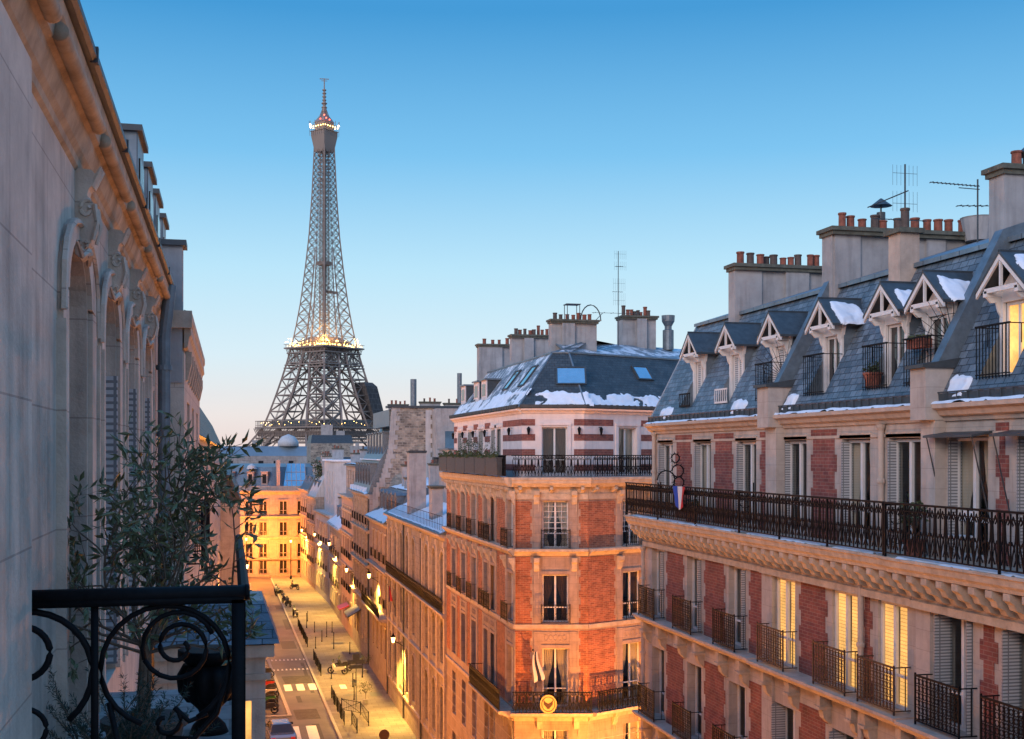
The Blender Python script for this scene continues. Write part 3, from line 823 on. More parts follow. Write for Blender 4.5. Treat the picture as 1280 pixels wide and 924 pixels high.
# little zinc canopies over two windows
for c in (18.3, 16.4):
    m = MB(); m.hexa([F5.p(c - 0.72, 0.0, 19.33), F5.p(c + 0.72, 0.0, 19.33), F5.p(c + 0.72, 0.42, 19.26), F5.p(c - 0.72, 0.42, 19.26),
                      F5.p(c - 0.72, 0.0, 19.37), F5.p(c + 0.72, 0.0, 19.37), F5.p(c + 0.72, 0.42, 19.30), F5.p(c - 0.72, 0.42, 19.30)])
    k = m.build('canopy', LEAD, RB)
    for s in (-1, 1): m = MB(); m.tube([F5.p(c + s * 0.66, 0.38, 19.26), F5.p(c + s * 0.66, 0.02, 17.8)], 0.012, 4); m.build('stay', LEAD, k)

# roof of the right building: slate slope cut for the dormers, zinc top, party walls
zA, zB, XA, XB = 19.93, 22.82, 12.20, 13.72
XS = lambda z: XA + (z - zA) / (zB - zA) * (XB - XA)
DM = [31.55, 29.0, 26.4, 23.9, 21.35, 19.85, 17.6, 15.2, 12.6]
PS = lambda u, d, z: (u, 12.1 - XS(z) + d * 0.885, z + d * 0.47)
m = MB()
dops = [(c - 0.44, c + 0.44, 20.28, 21.35) for c in DM]
wall(m, FR, Y0r, Y1r - 0.1, zA, zB, dops, 0.0, PS)
m.build('slate_roof', SLATE, RB)
m = MB(); m.prism([(12.1 - XB - 0.03, zB + 0.0), (12.1 - XB + 0.10, zB - 0.03), (12.1 - XB + 0.10, zB + 0.06), (12.1 - 17.2, 24.0), (12.1 - 22.8, 21), (12.1 - 22.8, 19.9), (12.1 - XB, 19.9)], Y0r, Y1r - 0.1, FR)
m.build('zinc_roof', ZINC, RB)
m = MB(); m.prism([(12.1 - XA, zA), (12.1 - XB, zB), (12.1 - XB, 19.9), (12.1 - XA, 19.9)], Y1r - 0.1, Y1r, FR); m.build('gable_wall', RENDER_GREY, RB)
for a, b in ((25.38, 25.62), (18.98, 19.22)):
    m = MB(); off = 0.22
    m.prism([(12.1 - XA + 0.12, zA - 0.03), (12.1 - XA + 0.12 + off*0.5, zA + off), (12.1 - XB + off*0.9, zB + off*0.9), (12.1 - XB - 0.4, zB + off*0.9 + 0.2), (12.1 - XB - 0.4, zB)], a, b, FR)
    m.build('party_wall_coping', ZINC_P, RB)
# dormers
frontX = 12.78
def dormer(c, i):
    F = Fr(12.1, 0, R(90)); dfr = 12.1 - frontX
    zE, zP, hw = 21.76, 22.30, 0.44
    m = MB()
    # white frame round the door
    m.box(c - hw, c - 0.34, dfr - 0.06, dfr, 20.3, zE, F); m.box(c + 0.34, c + hw, dfr - 0.06, dfr, 20.3, zE, F)
    m.box(c - 0.34, c + 0.34, dfr - 0.06, dfr, 21.55, zE, F)
    m.slab([(c - hw, zE), (c + hw, zE), (c, zP - 0.12)], dfr - 0.06, dfr - 0.01, F)
    for s in (-1, 1):
        m.slab([(c + s*hw, 21.45), (c + s*hw, zE), (c + s*(hw + 0.12), zE)], dfr - 0.05, dfr + 0.02, F)
        m.box(c + s*(hw - 0.02) - 0.05, c + s*(hw - 0.02) + 0.05, dfr, dfr + 0.30, 21.64, 21.74, F)
        m.prism([(dfr, 21.3), (dfr + 0.06, 21.4), (dfr + 0.10, 21.55), (dfr + 0.2, 21.54), (dfr + 0.3, 21.64), (dfr, 21.64)], c + s*(hw - 0.04) - 0.02, c + s*(hw - 0.04) + 0.02, F)
        # barge boards
        m.slab([(c + s*(hw + 0.20), zE - 0.13), (c + s*(hw + 0.20), zE - 0.04), (c, zP + 0.02), (c, zP - 0.08)], dfr + 0.28, dfr + 0.32, F)
    m.box(c - hw, c + hw, dfr + 0.26, dfr + 0.30, 21.70, 21.78, F); m.box(c - 0.018, c + 0.018, dfr + 0.26, dfr + 0.31, 21.78, zP - 0.1, F)
    D = m.build('dormer', PAINT, RB)
    m = MB()       # cheeks and floor of the cut
    for s in (-1, 1):
        u = c + s * (hw - 0.004)
        pts = [(u, 12.1 - XS(20.28), 20.28), (u, dfr, 20.28), (u, dfr, 20.28 + (frontX - XS(20.28)) / (XB - XA) * (zB - zA))]
        m.poly(pts, F)
        z1 = zA + (frontX - XA) / (XB - XA) * (zB - zA)
        xe = XS(zE)
        m.poly([(u, dfr, z1), (u, 12.1 - xe, zE), (u, dfr, zE)], F)
        v = c + s * (hw + 0.03)
        m.poly([(v, dfr - 0.03, z1 + 0.0), (v, 12.1 - xe, zE), (v, dfr - 0.03, zE)], F)
    m.poly([(c - hw, 12.1 - XS(20.28), 20.285), (c + hw, 12.1 - XS(20.28), 20.285), (c + hw, dfr - 0.3, 20.285), (c - hw, dfr - 0.3, 20.285)], F)
    m.build('dormer_cheek', ZINC_P, D)
    m = MB()
    for s in (-1, 1):
        e0 = (c + s*(hw + 0.22), zE - 0.05); 
        m.hexa([(e0[0], dfr + 0.33, e0[1]), (c, dfr + 0.33, zP + 0.02), (c, 12.1 - XS(zP) - 0.1, zP + 0.02), (e0[0], 12.1 - XS(zE) - 0.1, e0[1]),
                (e0[0], dfr + 0.33, e0[1] + 0.05), (c, dfr + 0.33, zP + 0.07), (c, 12.1 - XS(zP) - 0.1, zP + 0.07), (e0[0], 12.1 - XS(zE) - 0.1, e0[1] + 0.05)], F)
    m.tube([(c, dfr + 0.33, zP + 0.07), (c, 12.1 - XS(zP) - 0.1, zP + 0.07)], 0.025, 5, F)
    m.build('dormer_roof', LEAD, D)
    m = MB()
    lit = (i == 6)
    m.box(c - 0.34, c - 0.29, dfr - 0.12, dfr - 0.07, 20.3, 21.55, F); m.box(c + 0.29, c + 0.34, dfr - 0.12, dfr - 0.07, 20.3, 21.55, F)
    m.box(c - 0.29, c + 0.29, dfr - 0.12, dfr - 0.07, 21.49, 21.55, F); m.box(c - 0.025, c + 0.025, dfr - 0.12, dfr - 0.07, 20.36, 21.49, F)
    m.box(c - 0.29, c + 0.29, dfr - 0.12, dfr - 0.07, 20.3, 20.36, F); m.build('dormer_door', PAINT, D)
    m = MB(); m.poly([(c - 0.33, dfr - 0.1, 20.3), (c + 0.33, dfr - 0.1, 20.3), (c + 0.33, dfr - 0.1, 21.54), (c - 0.33, dfr - 0.1, 21.54)], F)
    m.build('pane', LITW if lit else (SHUT if i in (0, 1, 2) else DARKGLASS), D)
    if i in (2, 3, 4, 5, 6, 7, 8):
        m = MB(); dd = 12.1 - XS(20.28) + 0.05
        for k in range(11):
            u = c - 0.44 + 0.88 * k / 10; m.tube([(u, dd, 20.24), (u, dd, 21.12)], 0.009, 4, F)
        m.box(c - 0.46, c + 0.46, dd - 0.02, dd + 0.02, 21.11, 21.14, F); m.box(c - 0.46, c + 0.46, dd - 0.01, dd + 0.01, 20.3, 20.32, F)
        for s in (-1, 1):
            m.tube([(c + s*0.45, dd, 21.12), (c + s*0.45, dfr, 21.12)], 0.012, 4, F)
            m.tube([(c + s*0.45, (dd + dfr)/2, 20.8), (c + s*0.45, (dd + dfr)/2, 21.12)], 0.009, 4, F)
        m.build('dormer_railing', IRON, D)
    else:
        m = MB(); dd = 12.1 - XS(20.28) + 0.03
        m.box(c - 0.4, c + 0.4, dd - 0.01, dd + 0.01, 20.28, 20.33, F); m.box(c - 0.4, c + 0.4, dd - 0.01, dd + 0.01, 20.62, 20.66, F)
        for k in range(7): u = c - 0.38 + 0.76 * k / 6; m.tube([(u, dd, 20.3), (u + 0.03, dd, 20.47), (u, dd, 20.64)], 0.012, 4, F)
        m.build('dormer_railing', PAINT if i == 1 else IRON, D)
    if i in (3, 4, 5, 6, 7):
        e0 = Vector(F.p(c - hw - 0.22, dfr + 0.33, zE)); e1 = Vector(F.p(c, dfr + 0.33, zP + 0.07))
        bk = Vector(F.p(c, 12.1 - XS(zP) - 0.1, zP + 0.07)) - e1
        nrm = (e1 - e0).cross(bk); nrm.normalize()
        if nrm.z < 0: nrm = -nrm
        P = lambda s, t: (e0 + (e1 - e0) * (1 - t) * 1.0 * 0.95 + bk * (0.12 + 0.62 * s), nrm)
        P2 = lambda s, t: (e1 + (e0 - e1) * (0.08 + 0.98 * (1 - t)) + bk * (0.12 + 0.7 * s), nrm)
        sm = snow_sheet(P2, 30, 26, 0.08, i * 2.7, 0.42); sm.build('snow_patch', SNOW, D, True)
for i, c in enumerate(DM): dormer(c, i)
# snow heaps at the foot of the slate slope
for a, b, sd in ((27.2, 28.3, 2), (32.3, 33.4, 6), (24.6, 25.25, 3), (18.15, 18.85, 4)):
    P = lambda s, t, a=a, b=b: ((XA + 0.02 + 0.22 * t, a + (b - a) * s, zA + 0.02 + 0.42 * t), (-0.88, 0, 0.47))
    sm = snow_sheet(P, 26, 14, 0.10, sd * 3.1, 0.3); sm.build('snow_heap', SNOW, RB, True)
# fans of iron spikes on the party walls
for (yy, xx, zz, r) in ((25.75, 12.55, 20.75, 0.85), (19.3, 12.75, 20.95, 0.95)):
    m = MB()
    for k in range(13):
        a = R(70 + k * 11)
        m.tube([(xx, yy, zz), (xx + r * (0.85 + 0.15 * (k % 2)) * math.cos(a), yy, zz + r * (0.85 + 0.15 * (k % 2)) * math.sin(a))], 0.009, 4, None, 0.004)
    m.tube([(xx + r*0.6*math.cos(R(70 + k*11)), yy, zz + r*0.6*math.sin(R(70 + k*11))) for k in range(13)], 0.007, 4)
    m.tube([(xx, yy, zz - 0.4), (xx, yy, zz + 0.05)], 0.015, 4)
    m.build('spike_fan', IRON, RB)
# chimneys
chimney(RB, 13.5, 16.35, 30.75, 31.15, 22.3, 24.2, 10, seed=1, projs=((13.5, 14.3, 0.05), (15.0, 15.7, 0.1)))
chimney(RB, 13.5, 17.6, 25.25, 25.72, 22.3, 24.2, 13, seed=2, projs=((13.55, 14.2, 0.06), (15.9, 16.4, 0.07)))
s3 = chimney(RB, 13.7, 17.5, 19.2, 19.65, 22.5, 24.25, 5, seed=3)
m = MB(); m.box(13.32, 13.76, 22.05, 22.5, 21.6, 23.5)
st = m.build('chimney_stack', STONE_PLAIN, RB); m = MB(); m.box(13.24, 13.84, 21.97, 22.58, 23.5, 23.6); m.build('cap', MOSS, st)
m = MB(); m.lathe((13.55, 22.25, 23.6), [(0.09, 0), (0.085, 0.38), (0.1, 0.4), (0.1, 0.44)], 12); m.build('chimney_pot', SOOT, st)
m = MB(); m.lathe((17.15, 25.0, 23.65), [(0.14, 0), (0.14, 0.3), (0.30, 0.33), (0.40, 0.85), (0.42, 0.88), (0.36, 0.88)], 16); m.build('vent_cowl', RENDER_GREY, RB)
m = MB(); m.lathe((14.9, 25.5, 24.2), [(0.1, 0), (0.1, 0.45), (0.02, 0.46), (0.02, 0.58), (0.26, 0.6), (0.02, 0.78)], 12); m.build('chimney_cowl', LEAD, RB)
m = MB(); m.lathe((14.35, 19.45, 24.25), [(0.07, 0), (0.07, 0.2), (0.16, 0.3), (0.03, 0.42)], 12); m.build('chimney_cowl', LEAD, RB)
antenna('tv_antenna', 'rake shaped TV antenna on the slim chimney in front of the long pot row', 13.55, 22.25, 24.0, 24.95, 'rake', 0.0)
antenna('tv_antenna', 'comb shaped TV antenna with long level boom, left of the tall right edge chimney', 16.1, 23.5, 23.0, 25.05, 'comb', R(5))
# ------------------------------------------------------------------ CORNER BUILDING with the chamfered corner
def offs(P, d):
    """offset an open polyline towards its left side (away from the street)"""
    L_ = []
    for a, b in zip(P[:-1], P[1:]):
        t = Vector((b[0]-a[0], b[1]-a[1])); t.normalize(); n = Vector((-t.y, t.x)); L_.append((Vector(a) + n*d, Vector(b) + n*d, t))
    out = [L_[0][0]]
    for (a0, b0, t0), (a1, b1, t1) in zip(L_[:-1], L_[1:]):
        den = t0.x*t1.y - t0.y*t1.x; w = a1 - a0
        out.append(a0 + t0 * ((w.x*t1.y - w.y*t1.x) / den))
    out.append(L_[-1][1]); return out
pA, pB, pC = (12.0, 67.35), (12.0, 50.68), (15.114, 49.95); pD = (15.114 + 18*0.9134, 49.95 + 18*0.407)
BASE = [pA, pB, pC, pD]
CB = thing('corner_building', 'cut-corner house of brick and stone with white top floor and snowy hipped slate roof', 'building', (14, 56, 0))
def frames(P):
    fs = []
    for a, b in zip(P[:-1], P[1:]):
        d = math.atan2(a[1] - b[1], a[0] - b[0]); fs.append((Fr(b[0], b[1], d), math.hypot(a[0]-b[0], a[1]-b[1])))
    return fs
fr = frames(BASE)
BT = {'4': (14.85, 16.9), '3': (11.62, 13.7), '2': (7.95, 10.5), '1': (4.6, 6.95), '0': (1.0, 3.6)}
colsAB = [0.75, 4.5, 5.75, 8.8, 11.6, 14.4]; colsBC = [1.42]; colsCD = [18 - 2.6, 18 - 6.2, 18 - 9.8]
allc = [colsAB, colsBC, colsCD]
m = MB()
for (F, ln), cs in zip(fr, allc):
    ops = [(c - 0.56, c + 0.56, z0, z1) for c in cs for z0, z1 in BT.values()]
    wall(m, F, 0, ln, 0.0, 17.9, ops, 0.3)
m.poly([(x, y, 17.9) for x, y in BASE] + [(28, 67.35, 17.9)])
m.poly([(12.0, 67.35, 0), (28, 67.35, 0), (28, 67.35, 17.9), (12, 67.35, 17.9)])
m.build('wall', STONE_WARM, CB)
W5 = [tuple(v) for v in offs(BASE, 0.42)]
fr5 = frames(W5)
def s5(c, ln, ln5): return ln5 - (ln - c) if False else c
m = MB()
c5 = [[0.35 + 0.0, 4.6, 5.7, 8.7, 11.55, 14.45], [1.3], [fr5[2][1] - 2.55, fr5[2][1] - 6.2, fr5[2][1] - 9.8]]
for (F, ln), cs in zip(fr5, c5):
    ops = [(c - 0.55, c + 0.55, 18.05, 20.12) for c in cs if c > 0.6 or 1]
    ops = [o for o in ops if o[0] > 0.0]
    wall(m, F, 0, ln, 17.9, 20.85, ops, 0.25)
m.poly([(W5[0][0], W5[0][1], 17.9), (28, 67.35, 17.9), (28, 67.35, 20.85), (W5[0][0], W5[0][1], 20.85)])
m.build('top_floor_wall', WHITE_STONE, CB)
# red bands on the white top floor
for (F, ln), cs in zip(fr5, c5):
    cc = sorted([-0.4] + [c for c in cs if c > 0.55] + [ln + 0.4])
    for a, b in zip(cc[:-1], cc[1:]):
        u0, u1 = max(a + 0.85, 0.0), min(b - 0.85, ln)
        if a < 0: u0 = 0.0
        if b > ln: u1 = ln
        if u1 - u0 < 0.25: continue
        for z0, z1 in ((20.19, 20.47), (19.53, 19.82), (18.87, 19.16), (18.2, 18.48)):
            m = MB(); m.box(u0, u1, -0.004, 0.014, z0, z1, F); m.build('brick_band', BRICK, CB)
        m = MB(); uc = (u0 + u1) / 2; x, y, z = F.p(uc, 0.16, 19.9)
        m.lathe((x, y, z), [(0.04, -0.12), (0.08, 0.12), (0.09, 0.14), (0.02, 0.24)], 6); m.box(uc - 0.015, uc + 0.015, 0, 0.16, 20.1, 20.13, F)
        m.build('wall_lamp', IRON, CB)
wc5 = Tm(*win_tm(1.10, 2.07, 'drape')); wc5b = Tm(*win_tm(1.10, 2.07, 'curtain'))
shp = MB(); shp.box(-0.02, 0.02, -0.2, 0.03, 0.02, 2.02); TSH = Tm('shutter', shp, SHUT)
for k, ((F, ln), cs) in enumerate(zip(fr5, c5)):
    for i, c in enumerate(cs):
        if c - 0.55 <= 0: continue
        (wc5 if k == 1 else wc5b).put(CB, F, c, 18.05)
        if k == 0:
            TSH.put(CB, F, c + 0.5, 18.05); TSH.put(CB, F, c - 0.5, 18.05)
        m = MB(); m.box(c - 0.72, c - 0.56, 0, 0.05, 18.05, 20.2, F); m.box(c + 0.56, c + 0.72, 0, 0.05, 18.05, 20.2, F); m.box(c - 0.74, c + 0.74, 0, 0.07, 20.2, 20.32, F)
        m.build('window_surround', WHITE_STONE, CB)
# brick fields, stone trim, ledges, cornices on the lower floors
gb = ('guard_rail', guard_mb(1.25, 0.82, 0.02, 0.30, 'scroll'), IRON)
wN = {'4': Tm(*win_tm(1.12, 2.05, 'bars', guard=gb)), '3': Tm(*win_tm(1.12, 2.08, 'drape', guard=gb)),
      '2': Tm(*win_tm(1.12, 2.55, 'curtain')), '1': Tm(*win_tm(1.12, 2.35, 'curtain')), '0': Tm(*win_tm(1.12, 2.6, 'simple'))}
con2 = MB(); con2.prism([(0, 0), (0.02, 0), (0.10, 0.1), (0.16, 0.34), (0.26, 0.42), (0.28, 0.60), (0, 0.60)], -0.12, 0.12)
for k in range(4): con2.box(-0.10, -0.1 + 0.03, 0, 0.05, -0.3, 0.0) if k == 0 else None
TC2 = Tm('console', con2, CORN)
rib = MB(); rib.prism([(0, 0), (0, 0.24), (0.34, 0.24), (0.34, 0.14), (0.15, 0.08), (0.06, 0)], -0.07, 0.07)
TRB = Tm('modillion', rib, CORN)
for k, ((F, ln), cs) in enumerate(zip(fr, allc)):
    srt = sorted(cs)
    for fl, (z0, z1) in BT.items():
        zt = {'4': 17.0, '3': 14.5, '2': 11.3, '1': 7.3, '0': 4.2}[fl]
        for c in cs:
            o = wN[fl].put(CB, F, c, z0)
            if fl in '43':
                TC2.put(CB, F, c - 0.82, zt - 0.66 if fl == '3' else 16.75, 0.01); TC2.put(CB, F, c + 0.82, zt - 0.66 if fl == '3' else 16.75, 0.01)
            if fl in '432':
                m = MB()
                for s in (-1, 1): m.box(c + s*0.78 - 0.17, c + s*0.78 + 0.17, 0, 0.035, z0 - 0.02, zt - 0.06 if fl != '4' else 16.98, F)
                m.box(c - 0.61, c + 0.61, 0, 0.045, z1 + 0.02, z1 + 0.16, F)
                if fl == '2':       # carved panel above
                    m.box(c - 0.6, c + 0.6, 0, 0.03, z1 + 0.24, z1 + 0.72, F)
                    for q in range(5): m.tube([(c - 0.4 + q*0.2 + 0.08*math.cos(a), 0.035, z1 + 0.48 + 0.12*math.sin(a)) for a in [w*0.7 for w in range(10)]], 0.014, 4, F)
                m.build('window_surround', STONE_WARM, CB)
        if fl in '432':
            brk = [-1.0] + srt + [ln + 1.0]
            for a, b in zip(brk[:-1], brk[1:]):
                u0, u1 = max(a + 1.02, 0.0), min(b - 1.02, ln)
                if a < 0: u0 = 0.0
                if b > ln: u1 = ln
                if k == 0 and a < 0: u0 = 0.0
                if u1 - u0 < 0.2: continue
                m = MB(); tooth_panel(m, u0, u1, z0 - (0.1 if fl != '2' else 0.0), zt - 0.02 if fl != '4' else 16.9, F, 0.014, 0.3, 0.07, 0, a > 0, b < ln)
                m.build('brick_panel', BRICK_OR if k else BRICK_OR, CB)
    # string ledges
    for zt, dep in ((14.83, 0.30), (11.55, 0.06), (7.55, 0.1)):
        m = MB()
        if zt > 14: m.prism([(0, zt - 0.3), (0.08, zt - 0.3), (0.2, zt - 0.16), (dep, zt - 0.1), (dep, zt), (0, zt + 0.02)], 0 if k else 0, ln, F)
        else: m.box(0, ln, 0, dep, zt - 0.18, zt, F)
        m.build('ledge', CORN, CB)
    # frieze, modillions and balcony cornice under the top floor
    m = MB(); m.box(0, ln, 0, 0.05, 16.98, 17.22, F); m.box(0, ln, 0, 0.03, 17.22, 17.52, F)
    m.prism([(0, 17.52), (0.28, 17.52), (0.34, 17.60), (0.42, 17.68), (0.44, 17.80), (0.47, 17.82), (0.47, 17.93), (0, 17.93)], -0.12 if k < 2 else 0, ln + 0.12 if k else ln, F)
    m.build('balcony_cornice', CORN, CB)
    n = max(3, int(ln / (0.5 if k == 0 else 1.0)))
    for q in range(n): TRB.put(CB, F, 0.25 + (ln - 0.5) * q / (n - 1), 17.27, 0.03)
    # second floor balcony
    lo, hi = (0, 6.6) if k == 0 else (0, ln)
    m = MB(); m.prism([(0, 7.56), (0.35, 7.58), (0.62, 7.68), (0.74, 7.72), (0.76, 7.84), (0, 7.84)], lo - (0.17 if k < 2 else 0), hi + (0.17 if k else 0), F); m.build('balcony_slab', CORN, CB)
    m = MB(); rail_panel(m, lo - 0.1, hi + (0.1 if k else 0), 0.70, 7.82, 0.92, F, 0.3, 2.0); m.box(lo - 0.16, hi + 0.1, 0.67, 0.73, 8.72, 8.76, F); m.box(lo - 0.16, hi + 0.1, 0.69, 0.71, 7.86, 7.88, F)
    if k == 0: m.box(hi, hi + 0.02, 0, 0.72, 8.72, 8.75, F); [m.box(hi, hi + 0.015, q*0.1, q*0.1 + 0.015, 7.84, 8.72, F) for q in range(1, 7)]
    m.build('balcony_railing', IRON, CB)
    for q in range(max(2, int((hi - lo) / 1.6))): TC2.put(CB, F, lo + 0.5 + q * 1.6, 7.0, 0.0)
    # top balcony rail
    m = MB(); rail_panel(m, -0.1, ln + (0.1 if k else 0), 0.42, 17.93, 0.95, F, 0.28, 1.8); m.box(-0.14, ln + (0.14 if k else 0), 0.39, 0.45, 18.86, 18.90, F); m.box(-0.14, ln, 0.41, 0.43, 17.98, 18.0, F)
    m.build('balcony_railing', IRON, CB)
    m = MB()
    for zq in (1.6, 2.3, 3.0, 3.7, 4.4, 5.1, 5.8, 6.5): m.box(0.02, ln - 0.02, -0.0, 0.012, zq - 0.03, zq, F)
    m.build('rustication', CORN, CB)
F, ln = fr[0]
m = MB(); P = lambda s, t: (F.p(0.2 + (ln - 0.4) * s, 0.05 + 0.5 * t, 17.94), (0, 0, 1)); snow_sheet(P, 60, 4, 0.06, 4, 0.2).build('snow_strip', SNOW, CB, True)
# planter troughs along the street side of the top balcony
for q in range(6):
    u = 1.6 + q * 2.5
    m = MB(); m.box(u - 1.2, u + 1.2, 0.46, 0.70, 18.0, 18.78, F); m.box(u - 1.22, u + 1.22, 0.44, 0.72, 18.74, 18.80, F)
    for z in (18.2, 18.4, 18.6): m.box(u - 1.2, u + 1.2, 0.70, 0.71, z, z + 0.02, F)
    w = F.p(u, 0.66, 18.0)
    lab = ['nearest the cut corner', 'second from the cut corner', 'third from the cut corner', 'fourth from the cut corner', 'fifth from the cut corner', 'farthest from the cut corner'][q]
    pt = thing('planter_trough', 'long black planter trough on the white-topped corner house balcony, ' + lab, 'planter', w, 'planter troughs on the corner balcony')
    m.build('trough', LEAD, pt)
    rg = random.Random(q); lf = MB()
    for k in range(140):
        uu = u + rg.uniform(-1.1, 1.1); hh = rg.uniform(0, 0.3) * (0.5 + 0.5 * math.sin(uu * 3 + q)); a = rg.uniform(0, 6.28); s = rg.uniform(0.03, 0.07)
        c = F.p(uu, 0.66 + rg.uniform(-0.12, 0.12), 18.8 + hh)
        lf.poly([(c[0] - s*math.cos(a), c[1] - s*math.sin(a), c[2] - s), (c[0] + s*math.cos(a), c[1], c[2] - s*0.5), (c[0] + s*0.3, c[1] + s*math.sin(a), c[2] + s)])
    lf.build('plants', LEAFG, pt)
# mansard with hips, skylights, box dormers, zinc crown
E0 = offs(BASE, 0.22); E1 = offs(BASE, 2.15); E2 = offs(BASE, 4.6)
zE_, zM, zT = 20.98, 23.5, 24.35
slopes = []
for k in range(3):
    m = MB(); m.poly([(*E0[k], zE_), (*E0[k+1], zE_), (*E1[k+1], zM), (*E1[k], zM)])
    m.build('slate_slope', SLATE_SNOW if k == 0 else SLATE_DARK, CB)
m = MB()
for k in range(3): m.poly([(*E1[k], zM), (*E1[k+1], zM), (*E2[k+1], zT), (*E2[k], zT)])
m.poly([(*E2[0], zT), (*E2[1], zT), (*E2[2], zT), (*E2[3], zT), (28, 67.35, zT)])
m.build('zinc_crown', ZINC_SNOW, CB)
m = MB(); m.poly([(*E0[0], 20.8), (28, 67.35, 20.8), (28, 67.35, zT), (*E2[0], zT), (*E1[0], zM), (*E0[0], zE_)]); m.build('gable', RENDER_GREY, CB)
m = MB()
for k in range(3):
    m.tube([(*E1[k], zM + 0.02), (*E1[k+1], zM + 0.02)], 0.06, 6)
for k in (1, 2): m.tube([(*E0[k], zE_), (*E1[k], zM), (*E2[k], zT)], 0.05, 6)
m.build('ridge_rolls', ZINC_P, CB)
for k, (F, ln) in enumerate(frames([tuple(v) for v in offs(BASE, 0.42)])):
    m = MB(); m.prism([(-0.2, 20.72), (0.04, 20.72), (0.1, 20.8), (0.22, 20.86), (0.24, 20.93), (-0.2, 20.95)], -0.05, ln + 0.05, F); m.build('eaves_cornice', WHITE_STONE, CB)
    m = MB(); m.prism([(0.12, 20.95), (0.27, 20.96), (0.28, 21.10), (0.26, 21.10), (0.25, 20.98), (0.12, 20.99)], -0.1, ln + 0.1, F)
    n = int(ln / 0.35)
    for q in range(n + 1): m.box(ln*q/n - 0.012, ln*q/n + 0.012, 0.1, 0.295, 20.95, 21.12, F)
    m.build('gutter', LEAD, CB)
def on_slope(k, s, t):
    """point on slate slope k: s metres from its first corner along the eave, t 0..1 up the slope"""
    a, b = E0[k], E0[k+1]; dv = (b - a).normalized(); nv = Vector((-dv.y, dv.x))
    q = a + dv * s + nv * (1.93 * t); return Vector((q.x, q.y, zE_ + (zM - zE_) * t)), dv, nv
def skylight(k, s, t0, t1, w, gm):
    q, dv, nv = on_slope(k, s, t0); q1, _, _ = on_slope(k, s, t1)
    up = q1 - q; n3 = Vector((dv.x, dv.y, 0)).cross(up).normalized()
    if n3.z < 0: n3 = -n3
    D = Vector((dv.x, dv.y, 0)) * (w / 2)
    m = MB(); h = n3 * 0.08
    def bar(a, b, c, d): m.hexa([tuple(v) for v in (a, b, c, d)] + [tuple(v + h) for v in (a, b, c, d)])
    e = Vector((dv.x, dv.y, 0)) * 0.07; ue = up.normalized() * 0.07
    bar(q - D, q - D + e, q1 - D + e, q1 - D); bar(q + D - e, q + D, q1 + D, q1 + D - e)
    bar(q - D + e, q + D - e, q + D - e + ue, q - D + e + ue); bar(q1 - D + e - ue, q1 + D - e - ue, q1 + D - e, q1 - D + e)
    o = m.build('skylight', LEAD, CB); m = MB(); hh = n3 * 0.05
    m.poly([tuple(v + hh) for v in (q - D, q + D, q1 + D, q1 - D)]); m.build('pane', gm, o)
SKYG = mat('skylight_glass', (0.42, 0.55, 0.62), 0.06, var=0.15, metal=0.85)
skylight(1, 2.35, 0.40, 0.73, 1.35, SKYG) ; skylight(2, 4.6, 0.55, 0.82, 1.0, SKYG); skylight(2, 9.5, 0.5, 0.8, 1.0, SKYG)
for s in (13.6, 10.3): skylight(0, s, 0.42, 0.80, 1.1, SKYG)
for s in (3.6,): skylight(0, s, 0.30, 0.72, 1.1, SKYG)
for s in (1.9, 5.6, 7.6):          # flat-topped box dormers on the street slope
    q, dv, nv = on_slope(0, s, 0.30); q1, _, _ = on_slope(0, s, 0.92)
    F = Fr(q.x, q.y + 0.6, R(90)); m = MB(); dd = q1.x - q.x
    m.box(0.0, 1.2, -dd, 0, q.z - 0.3, 22.75, F); o = m.build('box_dormer', WHITE_STONE, CB)
    m = MB(); m.box(-0.1, 1.3, -dd, 0.1, 22.75, 22.83, F); m.build('dormer_top', ZINC_P, o)
    m = MB(); m.box(-0.012, 0.0, -dd, -0.06, q.z - 0.2, 22.75, F); m.build('dormer_cheek', LEAD, o)
    m = MB(); m.box(0.2, 1.0, -0.01, 0.015, q.z + 0.2, 22.55, F); m.build('pane', DARKGLASS, o)
# thick snow left on the lower part of the front slopes
def slopeP(k, s0, s1, t0, t1):
    a = on_slope(k, s0, t0)[0]; b = on_slope(k, s1, t0)[0]; c = on_slope(k, s0, t1)[0]
    n3 = (b - a).cross(c - a).normalized()
    if n3.z < 0: n3 = -n3
    return lambda s, t: (on_slope(k, s0 + (s1 - s0) * s, t0 + (t1 - t0) * t)[0], n3)
for k, s0, s1, t1, sd, cv in ((1, 0.5, 3.3, 0.34, 1.3, 0.42), (2, 0.1, 9.5, 0.30, 5.1, 0.34), (0, 8.2, 16.5, 0.42, 2.2, 0.22), (0, 0.4, 8.4, 0.36, 7.2, 0.12)):
    snow_sheet(slopeP(k, s0, s1, 0.02, t1), int((s1 - s0) * 14), 20, 0.07, sd, cv).build('snow_patch', SNOW, CB, True)
